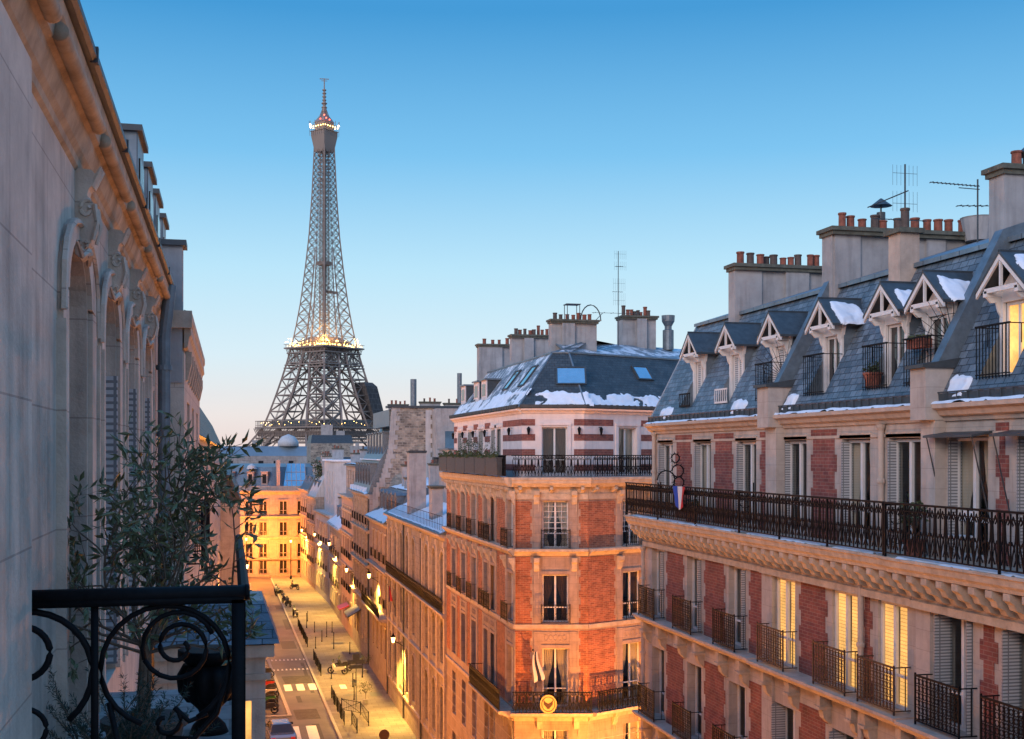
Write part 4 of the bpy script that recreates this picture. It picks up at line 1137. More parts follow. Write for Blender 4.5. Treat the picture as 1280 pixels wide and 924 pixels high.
# chimneys
def chim_at(X0, X1, Y, z0, z1, pots, seed, th=0.5, **k): return chimney(CB, X0, X1, Y, Y + th, z0, z1, pots, seed=seed, **k)
chim_at(13.65, 16.3, 66.4, 22.0, 25.15, 5, 11, projs=((13.65, 15.0, 0.12),))
chim_at(14.35, 16.6, 61.2, 22.6, 25.2, 8, 12, projs=((15.0, 15.5, 0.15),), tall=(5,))
s = chim_at(14.5, 16.7, 53.8, 22.8, 25.2, 7, 13, projs=((15.0, 15.6, 0.15),))
m = MB()
for a, b in ((15.3, 53.9), (15.9, 53.9), (15.3, 54.4), (15.9, 54.4)): m.tube([(a, b, 25.2), (a, b, 25.95)], 0.02, 4)
m.box(15.25, 15.95, 53.85, 54.45, 25.93, 25.96); m.tube([(16.0 + 0.5 - 0.5*math.cos(w*0.314), 54.1, 25.2 + 0.75*math.sin(w*0.314)) for w in range(11)], 0.03, 5)
m.build('cowl_frame', LEAD, s)
chim_at(19.05, 20.8, 57.0, 23.8, 25.85, 8, 14, th=0.9, projs=((19.75, 20.25, 0.2),), tall=(0, 6))
m = MB(); m.lathe((21.6, 57.4, 24.2), [(0.28, 0), (0.28, 1.0), (0.18, 1.05), (0.18, 1.2), (0.32, 1.45), (0.34, 1.75), (0.3, 1.75)], 14); m.build('vent_cowl', ZINC_P, CB)
antenna('tv_antenna', 'tall TV mast with two grid reflectors and a long crossbar above the corner house roof', 18.55, 56.2, 24.1, 28.9, 'tall', 0.0)
# round crest on the balcony, flag on a pole
GOLD = mat('gilt_crest', (0.62, 0.42, 0.16), 0.5, metal=0.2, var=0.2)
F, ln = fr[1]
cr0 = F.p(1.75, 0.78, 8.25); cr = thing('round_crest', 'round gilt consular crest fixed to the iron balcony of the corner house', 'emblem', cr0)
m = MB(); m.slab([(1.75 + 0.36*math.cos(a*0.2618), 8.25 + 0.40*math.sin(a*0.2618)) for a in range(24)], 0.76, 0.80, F); m.build('disc', GOLD, cr)
m = MB(); m.tube([(1.75 + 0.28*math.cos(a*0.2618), 0.80, 8.25 + 0.31*math.sin(a*0.2618)) for a in range(25)], 0.02, 5, F)
for s in (-1, 1): m.slab([(1.75, 8.12), (1.75 + s*0.08, 8.10), (1.75 + s*0.19, 8.24), (1.75 + s*0.2, 8.44), (1.75 + s*0.12, 8.34), (1.75 + s*0.05, 8.3), (1.75, 8.28)], 0.80, 0.815, F)
m.slab([(1.69, 8.05), (1.81, 8.05), (1.82, 8.2), (1.75, 8.26), (1.68, 8.2)], 0.80, 0.822, F); m.build('emblem_relief', RUST, cr)
FLW = mat('flag_white', (0.62, 0.6, 0.6), 0.9, var=0.1); FLN = mat('flag_navy', (0.02, 0.025, 0.07), 0.9, var=0.1); FLR = mat('flag_red', (0.45, 0.03, 0.03), 0.9, var=0.1)
def flag(org, F, u, z, label, cols, w=0.5, h=1.25):
    t = thing('flag', label, 'flag', F.p(u, 0, z), 'flags hung on facades')
    m = MB(); m.tube([F.p(u, 0.02, z - 0.5), F.p(u + 0.15, 0.5, z + 1.2)], 0.018, 5); m.lathe(F.p(u + 0.15, 0.5, z + 1.2), [(0.03, -0.02), (0.04, 0.03), (0.0, 0.08)], 6); m.build('flag_pole', IRON, t)
    nb = len(cols)
    for j, c in enumerate(cols):
        m = MB(); n = 5
        def pt(a, b):
            q = a * (0.35 + 0.65 * b); return F.p(u + 0.14 - q * w * 0.9 + 0.04*math.sin(b*5), 0.42 - 0.15*q + 0.05*math.sin(a*9 + b*2), z + 1.1 - b * h + 0.12 * q)
        for a in range(n):
            for b in range(8):
                a0, a1 = (j + a/n)/nb, (j + (a+1)/n)/nb
                m.poly([pt(a0, b/8), pt(a1, b/8), pt(a1, (b+1)/8), pt(a0, (b+1)/8)])
        m.build('flag_cloth', c, t)
flag(None, fr[1][0], 2.25, 9.3, 'drooping flag with dark and white bands beside the lit corner house window', [FLW, FLN, FLW], 0.55, 1.3)
# tricolour cloth on the right building balcony
t = thing('flag', 'blue, white and red tricolour cloth tied over the black balcony rail of the right building', 'flag', (11.42, 29.5, 18.1), 'flags hung on facades')
for j, c in enumerate((FLR, FLW, mat('flag_blue', (0.03, 0.07, 0.35), 0.9, var=0.1))):
    m = MB()
    for a in range(4):
        for b in range(6):
            q = lambda A, B: (11.43 - 0.03*math.sin(A*14 + B*2), 29.15 + A * 0.8 * (1 - 0.25*B) + 0.1*B, 18.12 - B * (0.42 + 0.2 * math.sin(A * 3.14)))
            A0, A1 = (j + a/4)/3, (j + (a+1)/4)/3
            m.poly([q(A0, b/6), q(A1, b/6), q(A1, (b+1)/6), q(A0, (b+1)/6)])
    m.build('flag_cloth', c, t)

# ------------------------------------------------------------------ buildings along the right side of the street
def guard_simple(w): return ('guard_rail', guard_mb(w, 0.75, 0.0, 0.2, 'bars', 0.012), IRON)
def rowhouse(name, label, Y0, Y1, X0, ztop, wallm, cols, rows, w, dep=12, rise=0, ledges=(), pil=(), guard=True, X1=None, cornice=CORN, coh=0.4, cpd=0.45, wkind='simple', shut=False, strips=()):
    """street house with its front on x = X0 (to X1 at the far end)"""
    X1 = X0 if X1 is None else X1
    ang = math.atan2(Y1 - Y0, X1 - X0); ln = math.hypot(Y1 - Y0, X1 - X0)
    F = Fr(X0, Y0, ang); t = thing(name, label, 'building', (X0 + 3, Y0, 0))
    ops = []
    for z, h in rows:
        for c in cols: ops.append((c - w/2, c + w/2, z, z + h, rise))
    m = MB(); wall(m, F, 0, ln, 0, ztop, ops, 0.3); shell(m, F, 0, ln, dep, 0, ztop); m.build('wall', wallm, t)
    for z, h in rows:
        T = Tm(*win_tm(w, h, wkind, rise, dep=0.25, guard=guard_simple(w) if guard and z > 3 else None))
        for c in cols: T.put(t, F, c, z)
        if not rise:
            m = MB(); m.box(-w/2 - 0.14, -w/2, 0, 0.04, -0.05, h); m.box(w/2, w/2 + 0.14, 0, 0.04, -0.05, h); m.box(-w/2 - 0.2, w/2 + 0.2, 0, 0.09, h, h + 0.16)
            S_ = Tm('window_surround', m, cornice)
            for c in cols: S_.put(t, F, c, z)
        else:
            m = MB()
            m.tube([(-(w/2+0.07)*math.cos(math.pi*k/10), 0.02, h - rise + (rise+0.07)*math.sin(math.pi*k/10)) for k in range(11)], 0.07, 4)
            m.box(-w/2 - 0.12, -w/2, 0, 0.05, 0, h - rise); m.box(w/2, w/2 + 0.12, 0, 0.05, 0, h - rise)
            S_ = Tm('window_surround', m, cornice)
            for c in cols: S_.put(t, F, c, z)
    for z, d in ledges:
        m = MB(); m.prism([(0, z - 0.3), (d*0.5, z - 0.25), (d, z - 0.12), (d, z), (0, z + 0.03)], 0, ln, F); m.build('ledge', cornice, t)
    m = MB(); m.prism([(0, ztop - coh), (0.1, ztop - coh), (0.15, ztop - coh*0.5), (cpd, ztop - coh*0.25), (cpd, ztop), (0, ztop)], 0, ln, F); m.build('cornice', cornice, t)
    if shut:
        for z, h in rows:
            m = MB(); m.box(-w/2 - 0.62, -w/2 - 0.03, 0.05, 0.09, 0.02, h - 0.02); SA = Tm('shutter', m, SHUT); m = MB(); m.box(w/2 + 0.03, w/2 + 0.62, 0.05, 0.09, 0.02, h - 0.02); SBh = Tm('shutter', m, SHUT)
            for j, c in enumerate(cols):
                if (j * 7 + int(z * 3)) % 5 != 0: SA.put(t, F, c, z); SBh.put(t, F, c, z)
    for u in strips:
        m = MB(); m.box(u - 0.22, u + 0.22, 0, 0.14, 1.8, ztop - coh, F); m.box(u - 0.28, u + 0.28, 0, 0.2, ztop - coh - 0.35, ztop - coh - 0.02, F); m.build('pilaster', cornice, t)
    for u in pil:
        m = MB(); m.tube([F.p(u, 0.08, 0.2), F.p(u, 0.08, ztop - 0.3)], 0.06, 6); m.build('downpipe', LEAD, t)
    return t, F, ln
# N: arched windows, snowy terrace roof
NB, FN, LN = rowhouse('arcaded_building', 'long low building with rows of tall arched windows and a snow covered terrace roof', 67.36, 93.1, 12.0, 14.3, STONE_OLD,
    [1.4, 4.3, 7.1, 9.9 + 2.8, 15.6, 18.5, 21.6, 24.2], ((10.15, 3.1), (6.75, 2.6), (2.2, 3.2)), 1.5, rise=0.75, ledges=((9.75, 0.3), (6.25, 0.18), (1.8, 0.1)), pil=(9.2, 17.1), guard=False, strips=(0.3, 2.85, 5.7, 8.5, 14.15, 20.05, 22.9, 25.4))
m = MB(); rail_panel(m, 0.1, LN - 0.1, 0.26, 9.78, 0.7, FN, 0.4); m.box(0, LN, 0.24, 0.28, 10.45, 10.49, FN); m.build('balcony_railing', IRON, NB)
m = MB(); m.prism([(0.4, 14.31), (0.45, 14.36), (-3.2, 15.8), (-8, 16.2), (-8, 14.31)], 0, LN, FN); m.build('roof', ZINC_P, NB)
P = lambda s, t: (FN.p(0.1 + (LN - 0.2) * s, 0.36 - 3.5 * t, 14.38 + 1.42 * t), (0.3, 0, 1))
snow_sheet(P, 60, 12, 0.10, 3.3, 0.9).build('roof_snow', SNOW, NB, True)
m = MB()
for k in range(44): u = 0.2 + (LN - 0.4) * k / 43; m.tube([FN.p(u, 0.2, 14.4), FN.p(u, 0.2, 15.35)], 0.014, 3)
m.box(0.2, LN - 0.2, 0.19, 0.21, 15.33, 15.36, FN); m.box(0.2, LN - 0.2, 0.19, 0.21, 14.85, 14.87, FN); m.build('roof_fence', IRON, NB)
for (x0, x1, y, z0, z1, w_, sd) in ((12.9, 14.2, 69.5, 14.6, 17.0, RENDER_GREY, 1), (12.4, 13.1, 75.0, 14.6, 16.9, RENDER_GREY, 3), (13.2, 14.4, 73.0, 14.6, 16.9, RENDER_GREY, 2)):
    chimney(NB, x0, x1, y, y + 1.1, z0, z1, 0, wallm=w_, seed=sd, caps=0.15)
chimney(NB, 12.2, 13.4, 83.5, 84.6, 14.6, 19.15, 0, wallm=RENDER_GREY, caps=0.05, capm=LEAD)
m = MB(); m.box(14.4, 16.9, 80, 84, 15, 19.2); m.build('roof_room', RENDER_GREY, NB); m = MB(); m.box(14.3, 17.0, 79.9, 84.1, 19.2, 19.3); m.build('roof_room_top', ZINC_P, NB)
# O
OB, FO, LO = rowhouse('narrow_house', 'narrow pale house lit bright yellow by a wall lantern, snow along its eaves', 93.11, 106.3, 12.0, 13.4, STONE_WARM, [1.8, 4.6, 7.4, 10.2], ((10.1, 2.3), (6.6, 2.4), (2.6, 2.4)), 1.15, ledges=((9.6, 0.35), (6.0, 0.8)), pil=(0.3,))
m = MB(); m.prism([(0.45, 13.41), (0.5, 13.47), (-1.0, 14.2), (-1.6, 15.9), (-5, 16.8), (-5, 13.41)], 0, LO, FO); m.build('mansard', ZINC_P, OB)
P = lambda s, t: (FO.p(0.1 + (LO - 0.2) * s, 0.45 - 1.4 * t, 13.48 + 0.7 * t), (0.3, 0, 1)); snow_sheet(P, 34, 7, 0.12, 6.3, 0.9).build('roof_snow', SNOW, OB, True)
P = lambda s, t: (FO.p(0.1 + (LO - 0.2) * s, -1.7 - 3.2 * t, 15.93 + 0.82 * t), (0, 0, 1)); snow_sheet(P, 30, 7, 0.12, 2.3, 0.8).build('roof_snow', SNOW, OB, True)
td = MB(); td.box(-0.45, 0.45, -1.6, 0, 0, 1.5); td.slab([(-0.55, 1.5), (0.55, 1.5), (0.35, 1.75), (-0.35, 1.75)], -1.6, 0.05)
tp = MB(); tp.box(-0.3, 0.3, 0.0, 0.02, 0.2, 1.35)
TD = Tm('dormer', td, ZINC_P, [('pane', tp, DARKGLASS)])
for u in (1.5, 4.0, 6.5, 9.0, 11.5): TD.put(OB, FO, u, 14.1, -0.75)
m = MB(); rail_panel(m, 0.1, LO - 0.1, 0.76, 6.03, 0.8, FO, 0.45); m.box(0, LO, 0.74, 0.78, 6.8, 6.84, FO); m.build('balcony_railing', IRON, OB)
chimney(OB, 13.9, 14.9, 97, 98, 14.5, 17.0, 0, seed=4, caps=0.1)
# P: tall, two tiers of dormers, rubble party wall
PB, FP, LP = rowhouse('tall_mansard_house', 'tall grey house with two tiers of dormers and a huge rubble party wall', 106.31, 121.3, 12.0, 15.3, STONE_GREY, [1.5, 3.9, 6.3, 8.7, 11.1, 13.5], ((12.5, 2.2), (9.4, 2.3), (6.1, 2.3), (2.4, 2.5)), 1.1, ledges=((12.1, 0.3), (9.0, 0.35), (5.7, 0.3)), pil=(0.3,), strips=(2.7, 5.1, 7.5, 9.9, 12.3))
m = MB(); m.prism([(0.1, 15.31), (-0.9, 18.3), (-1.0, 18.35), (-2.8, 21.4), (-3.2, 21.6), (-9, 22.0), (-12, 15.31)], 0.42, LP, FP); m.build('mansard', ZINC_P, PB)
m = MB(); m.box(0.5, LP, -1.5, -0.7, 18.32, 18.42, FP); m.build('snow_ledge', SNOW, PB)
P = lambda s, t: (FP.p(0.5 + (LP - 0.6) * s, 0.42 - 0.4 * t, 15.32 + 0.1 * t), (0.2, 0, 1)); snow_sheet(P, 34, 4, 0.14, 6.3, 0.9).build('roof_snow', SNOW, PB, True)
t2 = MB(); t2.box(-0.5, 0.5, -2.6, 0, 0, 2.1); t2.box(-0.6, 0.6, -2.6, 0.1, 2.1, 2.2)
tp2 = MB(); tp2.box(-0.33, 0.33, 0.0, 0.02, 0.2, 1.95)
T2 = Tm('dormer', t2, ZINC_P, [('pane', tp2, DARKGLASS)])
sn = MB(); sn.slab([(-0.5, 0), (0.5, 0), (0.0, 0.5)], 0, 0.6); TSN = Tm('snow_heap', sn, SNOW)
for k in range(6):
    u = 1.6 + k * 2.35; T2.put(PB, FP, u, 15.9, -0.15); TSN.put(PB, FP, u + 1.15, 15.35, -0.3)
    t3 = T2.put(PB, FP, u, 18.7, -1.3)
m = MB()        # rubble party wall facing the camera with sloping edge and stepped quoins
Fg = Fr(20.6, 106.31, R(180))
ol = [(0.0, 12.0), (8.3, 12.0), (8.3, 15.4), (7.6, 16.5), (6.9, 19.2), (6.6, 23.0), (0.0, 23.0)]
m.slab(ol, -0.4, 0.02, Fg); m.build('party_wall', RUBBLE, PB)
m = MB(); z = 13.0; k = 0
for z0 in [13.0 + 0.42 * i for i in range(24)]:
    zz = z0
    e = 8.3 if zz < 15.4 else (8.3 - 0.7 * (zz - 15.4) / 1.1 if zz < 16.5 else (7.6 - 0.7 * (zz - 16.5) / 2.7 if zz < 19.2 else 6.9 - 0.3 * (zz - 19.2) / 3.8))
    m.box(e - (0.75 if k % 2 else 0.45), e + 0.02, -0.3, 0.06, zz, zz + 0.42, Fg); k += 1
m.build('quoins', RENDER_GREY, PB)
for u0, u1 in ((3.0, 3.6),):
    m = MB(); k = 0
    for z0 in [16.5 + 0.42 * i for i in range(15)]: m.box(u0 + (0.15 if k % 2 else 0), u1, 0, 0.05, z0, z0 + 0.42, Fg); k += 1
    m.build('quoins', RENDER_WHITE, PB)
COR = mat('corrugated_panel', (0.18, 0.18, 0.18), 0.6, metal=0.3, tex=1, col2=(0.15, 0.15, 0.15), mortar=(0.05, 0.05, 0.05), bw=0.22, bh=20, ms=0.03, off=0.0)
m = MB(); m.box(1.0, 3.0, 0.0, 0.12, 17.8, 22.6, Fg); m.build('corrugated_panel', COR, PB)
m = MB(); m.box(-0.3, 7.0, -1.6, 0.15, 23.0, 23.2, Fg); m.build('wall_cap', LEAD, PB)
m = MB(); m.box(17.6, 21.4, 104.2, 106.2, 18.6, 22.9); m.build('rooftop_room', RENDER_GREY, PB)
m = MB(); m.box(18.4, 20.0, 104.17, 104.19, 19.4, 20.9); m.build('rooftop_pane', SKYG, PB)
for x, z1, r in ((16.0, 25.6, 0.28), (20.2, 26.2, 0.22)):
    m = MB(); m.lathe((x, 106.9, 23.1), [(r, 0), (r, z1 - 23.1), (r*0.8, z1 - 23.1)], 12); m.build('flue_pipe', ZINC_P, PB)
chimney(PB, 16.6, 18.4, 106.6, 107.2, 23.1, 23.6, 3, seed=9); chimney(PB, 18.8, 22.0, 106.6, 107.2, 23.1, 23.5, 4, seed=8)
m = MB(); x, y = 20.9, 106.4
m.tube([(x, y, 23.2), (x, y, 25.0)], 0.03, 5)
for dz, dx in ((1.0, -0.25), (1.0, 0.25), (1.5, -0.2), (1.5, 0.25), (0.6, 0.3)): m.tube([(x, y, 23.2 + dz), (x + dx, y, 23.2 + dz)], 0.02, 4); m.lathe((x + dx, y, 23.1 + dz), [(0.10, 0), (0.16, 0.1), (0.10, 0.22)], 8)
m.build('satellite_mast', LEAD, PB)
m = MB(); m.box(13.9, 17.5, 107.5, 120, 21.4, 22.9); m.build('roof_parapet', ZINC_P, PB)
# Q
QB, FQ, LQ = rowhouse('pink_plaster_house', 'pinkish plaster house with grouped large windows, past the two-tier mansard', 121.31, 133.8, 12.0, 14.5, RENDER_PINK, [2.0, 4.6, 7.2, 9.9], ((11.2, 2.1), (8.0, 2.1), (4.6, 2.1), (1.4, 2.2)), 1.5, ledges=((13.0 - 0.0, 0.1), (10.6, 0.2), (7.2, 0.2)), guard=True)
m = MB(); wall(m, Fr(12.5, 121.31, R(90)), 0, LQ, 14.5, 17.6, [(c - 0.75, c + 0.75, 15.1, 17.1) for c in (2.0, 4.6, 7.2, 9.9)], 0.25); shell(m, Fr(12.5, 121.31, R(90)), 0, LQ, 10, 14.5, 17.6); m.build('attic_wall', STONE_GREY, QB)
Tq = Tm(*win_tm(1.5, 2.0, 'simple'))
for c in (2.0, 4.6, 7.2, 9.9): Tq.put(QB, Fr(12.5, 121.31, R(90)), c, 15.1)
m = MB(); m.box(12.2, 22, 121.2, 133.9, 17.6, 17.75); m.build('roof', ZINC_P, QB)
P = lambda s, t: ((12.3 + 3 * t, 121.3 + 12.4 * s, 17.76), (0, 0, 1)); snow_sheet(P, 24, 5, 0.15, 1.1, 0.8).build('roof_snow', SNOW, QB, True)
# S, S2, T and more
SB, FS, LS = rowhouse('beige_set_back_house', 'plain beige house with snow on its lower roof between pink and white neighbours', 133.81, 150.0, 12.0, 10.4, STONE_OLD, [2.5, 5.5, 8.5, 11.5, 14.0], ((7.0, 2.2), (3.6, 2.2), (1.0, 1.8)), 1.1, ledges=((6.5, 0.25),), guard=True, shut=True)
m = MB(); m.prism([(0.45, 10.41), (-2.5, 12.4), (-10, 12.9), (-10, 10.41)], 0, LS, FS); m.build('roof', ZINC_SNOW, SB)
P = lambda s, t: (FS.p(LS * s, 0.35 - 2.7 * t, 10.5 + 1.85 * t), (0.3, 0, 1)); snow_sheet(P, 30, 8, 0.15, 2.1, 0.9).build('roof_snow', SNOW, SB, True)
WB, FW, LW = rowhouse('white_gabled_house', 'pale house with a blank white gable and three tall attic windows', 150.01, 167.0, 12.0, 11.2, RENDER_WHITE, [2.5, 5.5, 8.5, 11.5, 14.5], ((7.4, 2.4), (4.0, 2.2), (1.0, 2.0)), 1.1, X1=11.4, ledges=((6.9, 0.3),), shut=True)
Fw2 = Fr(12.6, 150.01, R(90)); m = MB(); wall(m, Fw2, 0, 16.9, 11.2, 17.9, [(c - 0.6, c + 0.6, 12.4, 16.6) for c in (3.5, 7.5, 11.5)], 0.3); shell(m, Fw2, 0, 16.9, 4.5, 11.2, 17.9); m.build('attic_wall', RENDER_WHITE, WB)
Tw = Tm(*win_tm(1.2, 4.2, 'simple'))
for c in (3.5, 7.5, 11.5): Tw.put(WB, Fw2, c, 12.4)
m = MB(); m.box(12.3, 17.4, 149.8, 167, 17.9, 18.1); m.build('roof', SNOW, WB)
TBd, FT, LT = rowhouse('far_stone_house', 'old ochre stone house at the far end of the right side of the street', 167.01, 176.5, 11.4, 12.9, STONE_OLD, [1.5, 4.0, 6.5, 8.6], ((9.6, 2.0), (6.6, 2.1), (3.6, 2.1), (0.8, 2.1)), 1.0, X1=11.0, ledges=((9.2, 0.2), (6.1, 0.2)), shut=True)
m = MB(); m.prism([(0, 12.9), (-1.2, 15.5), (-3, 18.0), (-9, 18.0), (-9, 12.9)], 0, LT, FT); m.build('mansard', RENDER_WHITE, TBd)
UB, FU, LU = rowhouse('last_stone_house', 'last narrow stone house on the right before the glowing orange end building', 176.51, 186.0, 11.0, 13.6, STONE_OLD, [1.5, 4.0, 6.5, 8.5], ((10.2, 2.0), (7.2, 2.1), (4.0, 2.1), (0.8, 2.3)), 1.0, X1=10.4, ledges=((9.8, 0.2), (6.7, 0.2)))
m = MB(); m.prism([(0, 13.6), (-1.0, 15.6), (-8, 16.3), (-8, 13.6)], 0, LU, FU); m.build('mansard', ZINC_P, UB)

for P_b, x0, x1, y, z0, z1, n_ in ((PB, 14.6, 16.4, 113, 21.3, 23.6, 4), (QB, 13.4, 15.6, 127, 17.6, 19.4, 5), (QB, 13.0, 14.6, 133.2, 17.0, 19.0, 3), (SB, 13.4, 15.4, 142, 12.0, 14.2, 4),
                               (SB, 12.9, 14.2, 147.5, 11.8, 13.6, 3), (WB, 13.0, 14.4, 158, 18.0, 19.6, 4), (TBd, 12.6, 14.0, 170, 15.5, 18.6, 3), (TBd, 12.8, 14.2, 175.6, 15.5, 18.9, 4), (UB, 12.0, 13.6, 181, 14.5, 17.6, 4), (OB, 14.2, 15.8, 101, 15.5, 18.0, 4), (NB, 14.8, 16.6, 90.5, 15.8, 18.2, 5)):
    chimney(P_b, x0, x1, y, y + 0.6, z0, z1, n_, seed=int(y))
for P_b, F_, u, z_ in ((SB, FS, 4.0, 10.9), (SB, FS, 8.5, 10.9), (SB, FS, 12.5, 10.9), (UB, FU, 2.0, 13.9), (UB, FU, 6.5, 13.9), (TBd, FT, 2.0, 13.4), (TBd, FT, 6.5, 13.4)):
    TD.put(P_b, F_, u, z_, -0.6)

# ------------------------------------------------------------------ END BUILDING across the street's end
EB = thing('end_building', 'orange-lit stone apartment building closing the far end of the street', 'building', (5, 188, 0))
Pe = [(-9.0, 192.5), (1.5, 188.3), (5.9, 187.0), (12.5, 187.0), (30.0, 190)]
fe = frames(Pe); ce = [[2, 4.6, 7.2, 9.8], [1.1, 3.4], [1.4, 4.1], [2, 5, 8, 11, 14, 17]]
ce = [[2, 4.6, 7.2, 9.8], [1.1, 3.3], [1.9 , 4.6], [2, 5, 8, 11, 14, 17]]
we = Tm(*win_tm(1.15, 2.1, 'simple', guard=guard_simple(1.2)))
m = MB(); m.box(-0.78, -0.57, 0, 0.06, -0.1, 2.1); m.box(0.57, 0.78, 0, 0.06, -0.1, 2.1); m.box(-0.85, 0.85, 0, 0.16, 2.1, 2.35); SE_ = Tm('window_surround', m, CORN)
m = MB(); rowsE = (9.5, 6.3, 3.0, 0.5)
for (F, ln), cs in zip(fe, ce): wall(m, F, 0, ln, -0.5, 13.2, [(c - 0.57, c + 0.57, z, z + 2.1) for c in cs for z in rowsE], 0.3)
m.build('wall', STONE, EB)
for (F, ln), cs in zip(fe, ce):
    for z in rowsE:
        for c in cs: we.put(EB, F, c, z)
        m = MB(); m.prism([(0, z - 0.55), (0.12, z - 0.5), (0.3 if z in (9.5, 3.0) else 0.15, z - 0.3), (0.3 if z in (9.5, 3.0) else 0.15, z - 0.18), (0, z - 0.15)], 0, ln, F); m.build('ledge', CORN, EB)
        for c in cs: SE_.put(EB, F, c, z)
    m = MB(); m.prism([(0, 12.6), (0.15, 12.7), (0.5, 13.0), (0.55, 13.2), (0, 13.2)], -0.1, ln + 0.1, F); m.build('cornice', CORN, EB)
    m = MB(); m.box(0, ln, 0.0, 0.15, 13.2, 13.9, F); m.build('parapet', STONE, EB)
Eo = offs(Pe, 0.4); Ei = offs(Pe, 2.4)
m = MB()
for k in range(4): m.poly([(*Eo[k], 13.3), (*Eo[k+1], 13.3), (*Ei[k+1], 16.8), (*Ei[k], 16.8)])
m.poly([(*v, 16.8) for v in Ei] + [(30, 205, 17.2), (-9, 205, 17.2)]); m.build('mansard', ZINC_P, EB)
td3 = MB(); td3.box(-0.5, 0.5, -1.6, 0.0, 0, 2.0); td3.prism([(0.1, 2.0), (-1.6, 2.0), (-1.6, 2.15), (0.1, 2.1)], -0.6, 0.6)
tp3 = MB(); tp3.box(-0.3, 0.3, 0.0, 0.02, 0.3, 1.7); T3 = Tm('dormer', td3, RENDER_PINK, [('pane', tp3, DARKGLASS)])
for k in (0, 1):
    F, ln = fe[k]
    for c in ce[k]: T3.put(EB, F, c, 14.0, -0.8)
m = MB(); Fh = fe[2][0]; m.hexa([Fh.p(1.2, -0.2, 13.6), Fh.p(4.6, -0.2, 13.6), Fh.p(4.0, -2.4, 17.3), Fh.p(1.2, -2.4, 17.3), Fh.p(1.2, -2.6, 13.6), Fh.p(4.6, -2.6, 13.6), Fh.p(4.0, -2.7, 17.3), Fh.p(1.2, -2.7, 17.3)])
st_ = m.build('studio_glazing', SKYG, EB); m = MB()
for u in (1.2, 1.9, 2.6, 3.3, 4.0): m.tube([Fh.p(u, -0.15, 13.6), Fh.p(min(u, 4.0), -2.35, 17.3)], 0.05, 4)
for f in (0.3, 0.65): m.tube([Fh.p(1.2, -0.18 - 2.2*f, 13.6 + 3.7*f), Fh.p(4.4 - 0.4*f, -0.18 - 2.2*f, 13.6 + 3.7*f)], 0.05, 4)
m.build('glazing_bars', RENDER_PINK, st_)
m = MB(); m.box(5.1, 5.6, -5, 0.1, 13.6, 17.9, Fh); m.build('party_wall', RENDER_PINK, EB)
m = MB(); m.lathe((3.2, 189.5, 16.5), [(0.8, 0), (0.6, 0.5), (0.05, 0.8)], 12); m.build('roof_lantern', RENDER_WHITE, EB)
# ------------------------------------------------------------------ LEFT: our own facade with balcony
WX = -0.88
FLf = Fr(WX, 20.0, R(-90))          # facing +X; u runs from Y=20 back towards the camera: Y = 20 - u
UL = lambda y: 20.0 - y
LB = thing('cream_apartment_building', 'cream stone facade close on the left with scrolled keystones and a deep ochre cornice', 'building', (WX - 3, 8, 0))
cw = [7.45, 9.4, 11.35, 13.3]
ops = []
for y in cw:
    ops.append((UL(y) - 0.52, UL(y) + 0.52, 17.3, 20.22, 0.3))
    ops.append((UL(y) - 0.52, UL(y) + 0.52, 13.6, 16.2, 0.3))
m = MB(); wall(m, FLf, UL(15.9), UL(-2.0), 0, 21.0, ops, 0.34); shell(m, FLf, UL(15.9), UL(-2), 9, 0, 21.0); m.build('wall', BLUFF, LB)
m = MB(); m.box(UL(5.42), UL(4.2), 0, 0.06, 12, 20.66, FLf); m.box(UL(5.47), UL(5.42), 0, 0.03, 12, 20.66, FLf); m.build('pilaster', BLUFF, LB)
m = MB()
m.prism([(0, 20.64), (0.02, 20.66), (0.025, 20.70), (0.05, 20.73), (0.075, 20.80), (0.08, 20.84), (0.11, 20.86), (0.12, 20.92), (0.15, 20.96), (0.155, 21.02), (0, 21.04)], UL(15.9), UL(-2.0), FLf); m.build('cornice', OCHRE, LB)
m = MB(); m.prism([(0.0, 21.03), (0.185, 21.03), (0.205, 21.05), (0.20, 21.10), (0.185, 21.10), (0.17, 21.07), (0.0, 21.08)], UL(15.9), UL(-2), FLf)
for k in range(9): m.prism([(0.17, 21.025), (0.21, 21.025), (0.212, 21.11), (0.18, 21.11)], UL(0.9 + 1.9 * k), UL(0.9 + 1.9 * k) + 0.04, FLf)
m.build('gutter', LEAD, LB)
for y in [0.9, 2.75, 4.65, 6.5, 8.45, 10.4, 12.35, 14.3]:
    m = MB(); m.tube([FLf.p(UL(y) + q, 0.135, 20.885) for q in (-0.82, -0.80, 0.80, 0.82)], 0.042, 12); m.build('cornice_roll', OCHRE, LB, True)
wl = Tm(*win_tm(1.04, 2.92, 'simple', rise=0.3, dep=0.28))
shl = MB(); shl.box(-0.02, 0.02, -0.27, 0.02, 0.05, 2.3); TSL = Tm('shutter', shl, SHUT)
